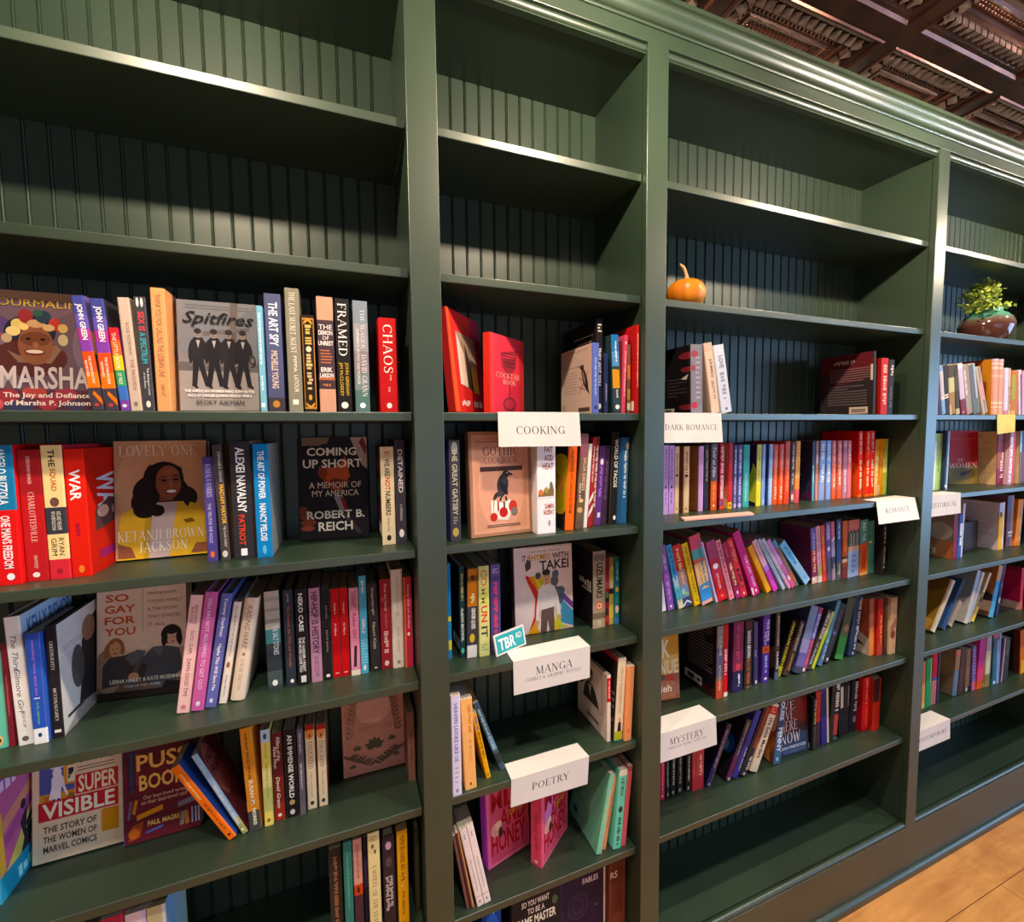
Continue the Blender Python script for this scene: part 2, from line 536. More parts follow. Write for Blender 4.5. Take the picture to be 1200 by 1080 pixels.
# ------------------------------------------------------------------ books
def book(kind, pos, yaw, lean, w, h, d, base, spine, label, group, front='', back='', r=None):
    hard = kind == 'h'
    root = empty('hardcover_book' if hard else 'paperback_book', pos, (0, radians(lean), radians(yaw)))
    tag(root, label, 'book', group)
    ox = -w if lean > 0 else 0.0
    t = min(0.0024, w * 0.2) if hard else min(0.0005, w * 0.1)
    ins = 0.003 if hard else 0.0003
    if r is None:
        r = min(0.0022, w * 0.18)
    r = min(r, w * 0.45)
    m = ink(base)
    # outline of the case in plan: fore-edge of back board, round the spine, fore-edge of front board
    K = 4
    out = [(0, d)]
    out += [(r - r * cos(pi / 2 * k / K), r - r * sin(pi / 2 * k / K)) for k in range(K + 1)]
    out += [(w - r + r * sin(pi / 2 * k / K), r - r * cos(pi / 2 * k / K)) for k in range(K + 1)]
    out += [(w, d)]
    ri = max(r - t, 0.0002)
    inn = [(t, d)]
    inn += [(t + ri - ri * cos(pi / 2 * k / K), t + ri - ri * sin(pi / 2 * k / K)) for k in range(K + 1)]
    inn += [(w - t - ri + ri * sin(pi / 2 * k / K), t + ri - ri * cos(pi / 2 * k / K)) for k in range(K + 1)]
    inn += [(w - t, d)]
    n = len(out)
    mb = MB()
    V = []
    for z in (0, h):
        V += [(x + ox, y, z) for x, y in out] + [(x + ox, y, z) for x, y in inn]
    F, FS = [], []
    for i in range(n - 1):
        g = FS if 1 <= i <= K or K + 2 <= i <= 2 * K + 1 else F
        g.append((i, i + 1, 2 * n + i + 1, 2 * n + i))
        g.append((n + i + 1, n + i, 3 * n + i, 3 * n + i + 1))
        F.append((i, n + i, n + i + 1, i + 1))
        F.append((2 * n + i + 1, 3 * n + i + 1, 3 * n + i, 2 * n + i))
    F += [(0, 2 * n, 3 * n, n), (n - 1, 2 * n - 1, 4 * n - 1, 3 * n - 1)]
    mb.add(V, F, m)
    mb.add(V, FS, m, True)
    def p_spine(u, v, e):
        return (ox + u * w, -e, v * h)
    def p_front(u, v, e):
        return (ox + w + e, r + u * (d - r), v * h)
    def p_back(u, v, e):
        return (ox - e, d - u * (d - r), v * h)
    def band(mb_, v0, v1, e, m_):
        pr = out[1:-1]
        cx = w / 2
        vv = []
        for z in (v0 * h, v1 * h):
            for x, y in pr:
                a, b = x - min(max(x, r), w - r), y - max(y, r) if False else min(y - r, 0)
                l = math.hypot(a, b) or 1
                vv.append((ox + x + a / l * e, y + b / l * e, z))
        k = len(pr)
        mb_.add(vv, [(i, i + 1, k + i + 1, k + i) for i in range(k - 1)], m_)
    draw(mb, spine, p_spine, w, h, band)
    if front:
        draw(mb, front, p_front, d - r, h)
    if back:
        draw(mb, back, p_back, d - r, h)
    mb.build('cover', root)
    pb = MB()
    yi = t + (0.0 if hard else 0.0002)
    pb.box(ox + t, ox + w - t, yi, d - ins, ins, h - ins, PAPER)
    pb.build('page_block', root)
    return root

# ------------------------------------------------------------------ bookcase
AL, AR, BL, BR, CL, CR = 0.1311, 0.1914, 0.6878, 0.7478, 1.8283, 1.8850
L0, L1 = -1.0097, -0.9494
R0, R1 = 2.9655, 3.0258
BAYS = [(L1, AL), (AR, BL), (BR, CL), (CR, R0)]
SHELF_TOP = [2.2307, 1.9457, 1.6612, 1.3770, 1.0920, 0.8095, 0.5145]
YF, YB = 0.018, 0.233          # shelf front edge, face of the back boards
TOPZ, BASEZ = 2.515, 0.192

bc = empty('bookcase', (0, 0, 0))
tag(bc, 'long dark green built-in bookcase with beadboard back filling the wall', 'bookcase')
for a, b in ((L0, L1), (AL, AR), (BL, BR), (CL, CR), (R0, R1)):
    q = MB()
    q.box(a, b, 0, YF - 0.0002, BASEZ - 0.004, TOPZ + 0.001, PAINT)
    q.build('stile', bc, 0.0012)
    q = MB()
    q.box(a + 0.0012, b - 0.0012, YF, YB + 0.013, 0.17, TOPZ + 0.03, PAINT)
    q.build('divider_panel', bc)
q = MB()
q.box(L0, R1, 0, YF - 0.0002, TOPZ + 0.001, 2.60, PAINT)
q.build('top_rail', bc, 0.001)
q = MB()
q.box(L0, R1, YF, YB + 0.02, 2.497, 2.508, PAINT)
q.build('top_panel', bc)
# crown: fillet, cove, ogee, top bead
cr = [(-0.001, 2.600), (-0.001, 2.5485), (-0.004, 2.5485), (-0.0055, 2.5505), (-0.0055, 2.5535), (-0.0035, 2.5545)]
cr += [(-0.0035 - 0.0165 * sin(k * pi / 24), 2.5550 + 0.018 * (1 - cos(k * pi / 24))) for k in range(0, 13)]
cr += [(-0.0205, 2.5745), (-0.0190, 2.5755)]
cr += [(-0.0190 - 0.0115 * (1 - cos(k * pi / 20)), 2.5755 + 0.0115 * sin(k * pi / 20)) for k in range(1, 11)]
cr += [(-0.0325, 2.5875), (-0.0325, 2.5920), (-0.030, 2.5925), (-0.030, 2.600)]
q = MB()
q.extrude_x(cr, L0 - 0.02, R1 + 0.02, PAINT, False)
q.build('crown_molding', bc)
for a, b in BAYS:
    # round bead and small lip under the top rail
    q = MB()
    pr = [(YF - 0.006 + 0.0095 * cos(t), TOPZ - 0.0075 + 0.0085 * sin(t)) for t in [2 * pi * k / 20 for k in range(20)]]
    q.extrude_x(pr, a + 0.0005, b - 0.0005, PAINT, True)
    q.box(a + 0.0005, b - 0.0005, YF - 0.012, YF + 0.004, TOPZ - 0.0215, TOPZ - 0.0185, PAINT)
    q.box(a + 0.0005, b - 0.0005, YF, YF + 0.012, TOPZ - 0.0185, TOPZ + 0.001, PAINT)
    q.build('bead_molding', bc)
    # tongue and groove beadboard back
    pr, x, P0 = [], a - 0.004, 0.0372
    x = math.floor(a / P0) * P0 + 0.009
    pts = [(a - 0.004, YB)]
    while x < b - 0.012:
        if x > a + 0.004:
            pts += [(x, YB), (x + 0.0008, YB + 0.003), (x + 0.0016, YB + 0.003)]
            pts += [(x + 0.0024, YB + 0.0012), (x + 0.0038, YB - 0.0004), (x + 0.0052, YB + 0.0012)]
            pts += [(x + 0.0060, YB + 0.003), (x + 0.0068, YB + 0.003), (x + 0.0076, YB)]
        x += P0
    pts += [(b + 0.004, YB)]
    k = len(pts)
    vs = [(px_, py_, z) for z in (0.17, 2.497) for px_, py_ in pts]
    q = MB()
    q.add(vs, [(i, i + 1, k + i + 1, k + i) for i in range(k - 1)], PAINT_B)
    q.box(a, b, YB + 0.004, YB + 0.012, 0.17, 2.497, PAINT_B)
    q.build('back_panel', bc)
    for zt in SHELF_TOP:
        q = MB()
        q.box(a + 0.0014, b - 0.0014, YF, YB - 0.001, zt - 0.018, zt, PAINT)
        q.build('shelf', bc, 0.0016)
    q = MB()
    q.box(a + 0.0014, b - 0.0014, YF + 0.003, YB - 0.001, BASEZ - 0.014, 0.1995, PAINT)
    q.build('bottom_shelf', bc)
    q = MB()
    pr = [(0.011 + 0.0105 * cos(t), BASEZ + 0.0015 + 0.009 * sin(t)) for t in [2 * pi * k / 20 for k in range(20)]]
    q.extrude_x(pr, a + 0.0005, b - 0.0005, PAINT, True)
    q.build('sill_bead', bc)
q = MB()
q.box(L0, R1, 0, YF - 0.0002, 0.002, BASEZ - 0.0045, PAINT)
q.build('base_board', bc, 0.001)
q = MB()
pr = [(0.0, 0.001), (-0.012, 0.001)] + [(-0.012 * cos(t), 0.016 + 0.013 * sin(t)) for t in [pi / 2 * k / 6 for k in range(7)]] + [(0.0, 0.029)]
q.extrude_x(pr, L0, R1, PAINT, False)
q.build('base_shoe', bc)

# ------------------------------------------------------------------ room
def struct(mb, name):
    o = mb.build(name)
    o['kind'] = 'structure'
    return o
q = MB()
q.box(-3.2, 6.8, -5.2, 0.32, -0.05, 0.0, FLOOR)
struct(q, 'floor')
q = MB()
q.box(-3.2, 6.8, 0.27, 0.37, 0.0, 2.95, PLASTER)
struct(q, 'wall_back')
q = MB()                                   # right wall with the window opening
wx = 6.8
q.box(wx, wx + 0.1, -5.2, -5.05, 0.0, 2.95, PLASTER)
q.box(wx, wx + 0.1, -1.75, 0.27, 0.0, 2.95, PLASTER)
q.box(wx, wx + 0.1, -5.05, -1.75, 0.0, 0.45, PLASTER)
q.box(wx, wx + 0.1, -5.05, -1.75, 2.45, 2.95, PLASTER)
struct(q, 'wall_right')

q = MB()
q.box(-3.3, -3.2, -5.2, 0.27, 0.0, 2.95, PLASTER)
struct(q, 'wall_left')
q = MB()                                   # street front behind the camera, with a wide window opening
q.box(-3.2, 6.8, -5.3, -5.2, 0.0, 0.25, PLASTER)
q.box(-3.2, 6.8, -5.3, -5.2, 1.95, 2.95, PLASTER)
q.box(-3.2, -1.1, -5.3, -5.2, 0.25, 1.95, PLASTER)
q.box(2.3, 6.8, -5.3, -5.2, 0.25, 1.95, PLASTER)
struct(q, 'wall_front')

# pressed tin ceiling
ZC, TS = 2.82, 0.605
def tin_tile(q, cx, cy, detail):
    h = TS / 2
    # (distance from the tile edge, rise above the beam face, material)
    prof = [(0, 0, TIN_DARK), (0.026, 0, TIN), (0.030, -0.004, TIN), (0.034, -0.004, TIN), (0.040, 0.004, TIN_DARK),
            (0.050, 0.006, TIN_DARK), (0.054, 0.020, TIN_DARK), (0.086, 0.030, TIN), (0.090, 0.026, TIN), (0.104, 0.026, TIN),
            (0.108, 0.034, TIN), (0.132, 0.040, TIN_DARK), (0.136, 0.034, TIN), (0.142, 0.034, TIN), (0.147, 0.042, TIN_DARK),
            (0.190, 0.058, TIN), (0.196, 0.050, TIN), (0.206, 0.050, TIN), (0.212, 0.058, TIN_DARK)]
    def ring(e, r):
        k = h - e
        return [(cx - k, cy - k, ZC + r), (cx + k, cy - k, ZC + r), (cx + k, cy + k, ZC + r), (cx - k, cy + k, ZC + r)]
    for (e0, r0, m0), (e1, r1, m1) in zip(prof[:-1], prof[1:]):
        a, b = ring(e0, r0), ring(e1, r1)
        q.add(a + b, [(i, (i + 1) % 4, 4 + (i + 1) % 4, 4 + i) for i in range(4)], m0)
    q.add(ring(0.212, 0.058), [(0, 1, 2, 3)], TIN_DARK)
    if not detail:
        return
    def side(s, t, e, r):          # s side index, t along the side, e from the edge
        k = h - e
        if s == 0: return (cx + t, cy - k, ZC + r)
        if s == 1: return (cx + k, cy + t, ZC + r)
        if s == 2: return (cx - t, cy + k, ZC + r)
        return (cx - k, cy - t, ZC + r)
    for s in range(4):
        n = 14
        p = 2 * (h - 0.062) / n
        for i in range(n):         # triangular dentils
            t = -(h - 0.062) + p * (i + 0.5)
            a, b = p * 0.40, p * 0.06
            v = [side(s, t - a, 0.086, 0.008), side(s, t + a, 0.086, 0.008), side(s, t + b, 0.056, 0.012), side(s, t - b, 0.056, 0.012),
                 side(s, t - a, 0.088, 0.034), side(s, t + a, 0.088, 0.034), side(s, t + b, 0.054, 0.026), side(s, t - b, 0.054, 0.026)]
            q.add(v, [(0, 1, 2, 3), (0, 4, 5, 1), (1, 5, 6, 2), (2, 6, 7, 3), (3, 7, 4, 0)], TIN_PALE)
        def bump(t, e, r, a, b, c, m):
            v = []
            for (du, dv, dw) in ((0, 0, -c), (a, 0, 0), (a * .7, b * .7, 0), (0, b, 0), (-a * .7, b * .7, 0), (-a, 0, 0), (-a * .7, -b * .7, 0), (0, -b, 0), (a * .7, -b * .7, 0)):
                v.append(side(s, t + du, e + dv, r + dw))
            q.add(v, [(0, i, i % 8 + 1) for i in range(1, 9)], m, True)
        n = 22
        for i in range(n):         # acanthus row
            t = -(h - 0.118) + 2 * (h - 0.118) * (i + 0.5) / n
            bump(t, 0.116, 0.038, 0.006, 0.009, 0.010, TIN if i % 2 else TIN_DARK)
            bump(t + 0.005, 0.126, 0.040, 0.004, 0.006, 0.007, TIN)
        n = 46
        for i in range(n):         # rope bead
            t = -(h - 0.139) + 2 * (h - 0.139) * (i + 0.5) / n
            bump(t, 0.139, 0.035, 0.0026, 0.0042, 0.004, TIN_PALE)
        n = 16
        for i in range(n):         # flutes
            t = -(h - 0.17) + 2 * (h - 0.17) * (i + 0.5) / n
            bump(t, 0.168, 0.050, 0.0055, 0.019, 0.010, TIN)
        n = 34
        for i in range(n):
            t = -(h - 0.2) + 2 * (h - 0.2) * (i + 0.5) / n
            bump(t, 0.201, 0.051, 0.0022, 0.0036, 0.004, TIN_PALE)
    N = 34                          # centre relief: scrolled leaves and rosette
    k = h - 0.213
    v = []
    for j in range(N + 1):
        for i in range(N + 1):
            x, y = -k + 2 * k * i / N, -k + 2 * k * j / N
            r, a = math.hypot(x, y) / k, math.atan2(y, x)
            z = 0.010 * max(0, cos(8 * a + 5 * r)) * sin(min(r, 1) * pi) + 0.006 * cos(4 * a) * r + 0.012 * max(0, 1 - r * 3.4)
            z += 0.004 * sin(x * 210) * sin(y * 190)
            v.append((cx + x, cy + y, ZC + 0.058 - max(z, -0.003)))
    q.add(v, [(j * (N + 1) + i, j * (N + 1) + i + 1, (j + 1) * (N + 1) + i + 1, (j + 1) * (N + 1) + i) for j in range(N) for i in range(N)], TIN)
q = MB()
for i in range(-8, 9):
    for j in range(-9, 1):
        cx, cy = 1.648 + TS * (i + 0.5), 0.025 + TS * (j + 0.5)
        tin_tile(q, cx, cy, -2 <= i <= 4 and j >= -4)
q.box(-3.2, 6.8, -5.4, 0.63, ZC + 0.07, ZC + 0.10, TIN_DARK)
struct(q, 'ceiling')

# ------------------------------------------------------------------ signs
def bil(q, u, v):
    a = q[3].lerp(q[2], u)
    b = q[0].lerp(q[1], u)
    return a.lerp(b, v)
def tent_sign(label, quad, back, lines, mat=CARD, cat='sign', name='shelf_sign', group='white folded genre signs on the shelf edges'):
    """folded card: flap on the shelf, face hanging over the edge. quad = TL TR BR BL of the face"""
    Q = [Vector(p) for p in quad]
    org = (Q[0] + Q[1]) / 2
    L = [p - org for p in Q]
    B = [Vector(p) - org for p in back]
    mb = MB()
    th = 0.0006
    n = (L[1] - L[0]).cross(L[3] - L[0]).normalized()      # towards the viewer is -y
    if n.y > 0:
        n = -n
    fr = [p + n * th for p in L]
    up = Vector((0, 0, th))
    mb.add(fr + L, [(0, 3, 2, 1), (4, 5, 6, 7), (0, 4, 7, 3), (1, 2, 6, 5), (2, 3, 7, 6)], mat)
    tp = [fr[0] + up, fr[1] + up, B[1] + up, B[0] + up]
    mb.add(tp + [fr[0], fr[1], B[1], B[0]], [(0, 1, 2, 3), (4, 7, 6, 5), (1, 5, 6, 2), (2, 6, 7, 3), (3, 7, 4, 0), (0, 4, 5, 1)], mat)
    w, h = (L[1] - L[0]).length, (L[0] - L[3]).length
    draw(mb, lines, lambda u, v, e: bil(fr, u, v) + n * e * 2, w, h)
    o = mb.build(name, None, 0, org)
    tag(o, label, cat, group)
    return o
def flap(q, z, y):
    return [(q[0][0] + 0.004, y, z), (q[1][0] + 0.002, y, z)]
SG = '#5a5252'
E_ = 1e-3
q4 = [(.3138, .0165, 1.6622), (.5149, .0165, 1.6622), (.5198, .0160, 1.5838), (.3148, .0160, 1.5862)]
tent_sign('white card sign reading cooking, over the narrow bay', q4, flap(q4, 1.6618, .034), 'S .21 .36 .80 .60 #4a4442 COOKING')
q4 = [(.7596, .0165, 1.6622), (.9472, .0165, 1.6622), (.9548, .0160, 1.5843), (.7593, .0160, 1.5863)]
tent_sign('white card sign reading dark romance beside the second upright', q4, flap(q4, 1.6618, .034), 'S .02 .42 .92 .62 #4a4442 DARK ROMANCE')
q4 = [(.3430, .0165, 1.0930), (.5446, .0165, 1.0930), (.5436, .0162, 1.0136), (.3437, .0162, 1.0136)]
tent_sign('white folded sign reading manga below the comic books', q4, [(.3449, .0715, 1.0924), (.5461, .0765, 1.0924)],
          'S .28 .47 .76 .72 #4a4450 MANGA;S .15 .31 .87 .42 #5a5460 COMICS & GRAPHIC NOVELS')
q4 = [(.3350, .0165, .8105), (.5422, .0165, .8105), (.5370, .0160, .7400), (.3327, .0160, .7445)]
tent_sign('white folded sign reading poetry, lowest in the narrow bay', q4, [(.3374, .0690, .8099), (.5382, .0690, .8099)],
          'S .26 .40 .74 .66 #4a4450 POETRY')
q4 = [(1.6125, .0165, 1.3780), (1.8180, .0165, 1.3780), (1.8060, -.0050, 1.3086), (1.5935, -.0050, 1.3086)]
tent_sign('white folded sign reading romance at the third upright', q4, [(1.6190, .0600, 1.3774), (1.8230, .0760, 1.3774)],
          'S .20 .42 .80 .66 #4a4450 ROMANCE')
q4 = [(1.8870, .0165, 1.3785), (2.0891, .0165, 1.3785), (2.0949, .0160, 1.3035), (1.8870, .0160, 1.3035)]
tent_sign('white folded sign reading historical behind the third upright', q4, [(1.8900, .0700, 1.3774), (2.0870, .0700, 1.3774)],
          'S .07 .40 .88 .64 #4a4450 HISTORICAL')
q4 = [(.7500, .0165, .8108), (.9511, .0165, .8108), (.9560, .0160, .7290), (.7500, .0160, .7300)]
tent_sign('white folded sign reading mystery beside the second upright', q4, [(.7520, .0745, .8099), (.9500, .0780, .8099)],
          'S .20 .50 .78 .74 #4a4450 MYSTERY;S .16 .36 .82 .45 #6a6470 THRILLER CRIME SUSPENSE')
q4 = [(1.8870, .0165, .5158), (2.1046, .0165, .5158), (2.1100, .0160, .4390), (1.8870, .0160, .4400)]
tent_sign('white folded sign reading contemporary, lowest in the far right bay', q4, [(1.8900, .0740, .5149), (2.1020, .0740, .5149)],
          'S .06 .42 .92 .64 #4a4450 CONTEMPORARY')
q4 = [(2.2984, .0165, 1.6622), (2.4264, .0165, 1.6622), (2.4231, .0130, 1.5965), (2.3050, .0150, 1.5885)]
tent_sign('creased yellow paper tag on the shelf edge of the right bay', q4, [(2.3000, .0330, 1.6618), (2.4240, .0330, 1.6618)],
          'L .36 .60 .66 .78 2 #b0904a', YELLOW_CARD, 'sign', 'paper_tag', 'yellow paper tags')

# teal street-sign shaped plaque leaning on the books behind it
root = empty('street_sign_plaque', (0.3150, 0.0500, 1.0936), (radians(-14), 0, radians(20)))
tag(root, 'small teal and white street-sign plaque leaning beside the comics', 'sign')
mb = MB()
mb.box(0, 0.094, 0, 0.004, 0, 0.048, CARD)
draw(mb, 'R .045 .08 .955 .92 #2f9aa0', lambda u, v, e: (u * 0.094, -e, v * 0.048), 0.094, 0.048)
mb.build('board', root, 0)
mb = MB()
draw(mb, 'X .12 .20 .66 .74 #f0ece8 TBR;T .70 .48 .89 .74 #f0ece8 RD', lambda u, v, e: (u * 0.094, -e * 6, v * 0.048), 0.094, 0.048)
mb.build('lettering', root)

# flat pink box lying along the front of the romances
mb = MB()
P4 = [(.8330, .0200), (1.0640, .0060), (1.0800, .0330), (.8430, .0475)]
v = [(x, y, 0) for x, y in P4] + [(x, y, .006) for x, y in P4]
org = (0.95, 0.028, 1.3774)
v = [(x - org[0], y - org[1], z) for x, y, z in v]
mb.add(v, [(3, 2, 1, 0), (4, 5, 6, 7), (0, 1, 5, 4), (1, 2, 6, 5), (2, 3, 7, 6), (3, 0, 4, 7)], PINK_CARD)
o = mb.build('flat_box', None, 0.001, org)
tag(o, 'flat pale pink box lying in front of the upright romances', 'box')

# ------------------------------------------------------------------ pumpkin
root = empty('pumpkin', (.875, .075, 1.9461))
tag(root, 'small orange pumpkin with dry curled stem beside the second upright', 'pumpkin')
ORANGE = two_tone('pumpkin_skin', '#c46a0c', '#d98416', (1, 1, 1), 14.0, 0.42, 0.4, 0.0, 0.1, 60.0)
STEM = two_tone('dry_stem', '#a8813c', '#d8c49a', (60, 60, 6), 1.0, 0.7, 0.3, 0.0, 0.4)
prof = []
for k in range(15):
    t = -pi / 2 + pi * k / 14
    rr = max(abs(cos(t)) ** 0.72 * 0.051, 0.0)
    zz = 0.038 + 0.038 * sin(t) * (1.0 if sin(t) < 0 else 0.98)
    if k == 0: rr = 0.012; zz = 0.004
    if k == 14: rr = 0.001; zz = 0.070
    if k == 13: rr = 0.010; zz = 0.0735
    prof.append((rr, zz))
mb = MB()
mb.lathe(prof, ORANGE, 60, (0, 0, 0), lambda a: 1 - 0.028 * abs(cos(5 * a)) ** 6 + 0.01 * sin(3 * a))
mb.add([(0.012 * cos(2 * pi * k / 12), 0.012 * sin(2 * pi * k / 12), 0.004) for k in range(12)], [tuple(range(11, -1, -1))], ORANGE)
b_ = mb.build('body', root)
mb = MB()
pts = [(0.002, 0, .068), (0.003, 0, .078), (0.001, 0, .089), (-0.004, 0, .100), (-0.011, 0, .109), (-0.018, 0, .112), (-0.021, 0, .117)]
mb.tube(pts, [.0085, .0056, .0046, .0044, .0046, .0032, .0014], STEM, 7)
mb.build('stem', root)

# ------------------------------------------------------------------ potted plant
px0, py0, pz0 = 2.415, 0.112, 1.9461
root = empty('potted_plant', (px0, py0, pz0))
tag(root, 'leafy yellow-green plant in glazed teal and brown squat pot', 'plant')
def glaze():
    m, nt, b = base_mat('teal_to_brown_glaze', 0.10, 0.6)
    L = nt.links.new
    tc = nd(nt, 'ShaderNodeTexCoord')
    sp = nd(nt, 'ShaderNodeSeparateXYZ')
    no = nd(nt, 'ShaderNodeTexNoise', Scale=22.0, Detail=4.0)
    ma = nd(nt, 'ShaderNodeMath', operation='MULTIPLY_ADD')
    ma.inputs[1].default_value = 0.035
    rp = nd(nt, 'ShaderNodeValToRGB')
    e = rp.color_ramp.elements
    e[0].position, e[0].color = 0.0, (*srgb('#46241c'), 1)
    e[1].position, e[1].color = 1.0, (*srgb('#6fb49a'), 1)
    for p, c in ((0.52, '#54302a'), (0.66, '#6d5a4c'), (0.78, '#4f9480')):
        k = e.new(p)
        k.color = (*srgb(c), 1)
    mr = nd(nt, 'ShaderNodeMapRange')
    mr.inputs['From Min'].default_value = 0.017
    mr.inputs['From Max'].default_value = 0.152
    L(tc.outputs['Object'], sp.inputs['Vector'])
    L(tc.outputs['Object'], no.inputs['Vector'])
    L(no.outputs['Fac'], ma.inputs[0])
    L(sp.outputs['Z'], ma.inputs[2])
    L(ma.outputs[0], mr.inputs['Value'])
    L(mr.outputs['Result'], rp.inputs['Fac'])
    L(rp.outputs['Color'], b.inputs['Base Color'])
    return m
GLAZE = glaze()
prof = [(0.001, 0), (0.048, 0), (0.056, 0.006), (0.072, 0.030), (0.0815, 0.060), (0.0825, 0.076), (0.076, 0.096), (0.062, 0.113),
        (0.048, 0.122), (0.0455, 0.128), (0.0475, 0.136), (0.0445, 0.137), (0.041, 0.126), (0.042, 0.118)]
mb = MB()
mb.lathe(prof, GLAZE, 48)
mb.build('pot', root)
SOIL = two_tone('potting_soil', '#1c1410', '#33261c', (1, 1, 1), 120.0, 0.95, 0.1)
mb = MB()
mb.lathe([(0.0005, 0.1215), (0.0415, 0.1195)], SOIL, 24)
mb.build('soil', root)
LEAF = two_tone('yellow_green_leaf', '#86a434', '#bccb58', (1, 1, 1), 28.0, 0.5, 0.4)
LEAF_D = two_tone('mid_green_leaf', '#4c6a24', '#7d9236', (1, 1, 1), 28.0, 0.5, 0.4)
TWIG = two_tone('green_twig', '#54602a', '#6c7434', (1, 1, 1), 40.0, 0.7, 0.3)
mbl, mbs = MB(), MB()
rl = random.Random(11)
for i in range(46):
    a = rl.uniform(0, 2 * pi)
    spread = rl.uniform(0.15, 1.0)
    tip = Vector((cos(a) * 0.120 * spread - 0.034, sin(a) * 0.075 * spread, 0.25 - 0.115 * spread ** 1.5 + rl.uniform(-0.02, 0.014)))
    if i > 36:                     # stems spilling over the left side of the rim
        tip = Vector((rl.uniform(-0.135, -0.07), rl.uniform(-0.07, 0.02), rl.uniform(0.10, 0.16)))
    tip.y = max(min(tip.y, 0.1), -0.085)
    tip.z = min(tip.z, 0.252)
    st_ = Vector((cos(a) * 0.02, sin(a) * 0.02, 0.12))
    mid = (st_ + tip) / 2 + Vector((0, 0, 0.022))
    pl = []
    for k in range(7):
        t = k / 6
        pl.append(st_ * (1 - t) ** 2 + mid * 2 * t * (1 - t) + tip * t * t)
    mbs.tube(pl, [0.0012] * 6 + [0.0006], TWIG, 5)
    for k in range(2, 7):
        for s in range(3):
            d = Vector((rl.uniform(-1, 1), rl.uniform(-1, 1), rl.uniform(-0.4, 0.9))).normalized()
            c = pl[k] + d * 0.004
            L_, W_ = rl.uniform(0.010, 0.017), rl.uniform(0.0045, 0.0075)
            nrm = Vector((rl.uniform(-1, 1), rl.uniform(-1.2, 0.2), rl.uniform(0.1, 1))).normalized()
            sx = d.cross(nrm)
            if sx.length < 0.05:
                continue
            sx.normalize()
            nn = sx.cross(d)
            P5 = [c, c + d * L_ * .3 + sx * W_ * .8 + nn * .001, c + d * L_ * .7 + sx * W_ * .9 + nn * .0012, c + d * L_ - nn * .001,
                  c + d * L_ * .7 - sx * W_ * .9 + nn * .0012, c + d * L_ * .3 - sx * W_ * .8 + nn * .001, c + d * L_ * .5]
            P5 = [Vector((p.x, max(min(p.y, .112), -.095), min(p.z, .262))) for p in P5]
            mbl.add(P5, [(0, 1, 6), (1, 2, 6), (2, 3, 6), (3, 4, 6), (4, 5, 6), (5, 0, 6)], LEAF if rl.random() < 0.72 else LEAF_D, True)
mbl.build('foliage', root)
mbs.build('stems', root)

# ------------------------------------------------------------------ all the books
SHELVES = [['top book row of the left bay', 'books on the top row of the left bay'], ['second book row of the left bay', 'books on the second row of the left bay'], ['third book row of the left bay', 'books on the third row of the left bay'], ['fourth book row of the left bay', 'books on the fourth row of the left bay'], ['lowest book row of the left bay', 'books on the lowest row of the left bay'], ['shelf above the cooking sign', 'books on the shelf above the cooking sign'], ['shelf under the cooking sign', 'books on the shelf under the cooking sign'], ['shelf with the manga sign', 'books on the shelf with the manga sign'], ['shelf with the poetry sign', 'books on the shelf with the poetry sign'], ['shelf under the poetry sign', 'books on the shelf under the poetry sign'], ['bottom shelf of the narrow bay', 'large books on the bottom shelf of the narrow bay'], ['shelf with the dark romance sign', 'books on the shelf with the dark romance sign'], ['shelf with the romance sign', 'books on the shelf with the romance sign'], ['row of leaning romances in the third bay', 'books on the shelf under the romance sign'], ['shelf with the mystery sign', 'books on the shelf with the mystery sign'], ['shelf under the mystery sign', 'books on the shelf under the mystery sign'], ['row below the potted plant', 'books on the shelf below the potted plant'], ['shelf with the historical sign', 'books on the shelf with the historical sign'], ['row under the historical sign', 'books under the historical sign'], ['leaning row in the far right bay', 'books in the leaning row of the far right bay'], ['shelf with the contemporary sign', 'books on the shelf with the contemporary sign']]
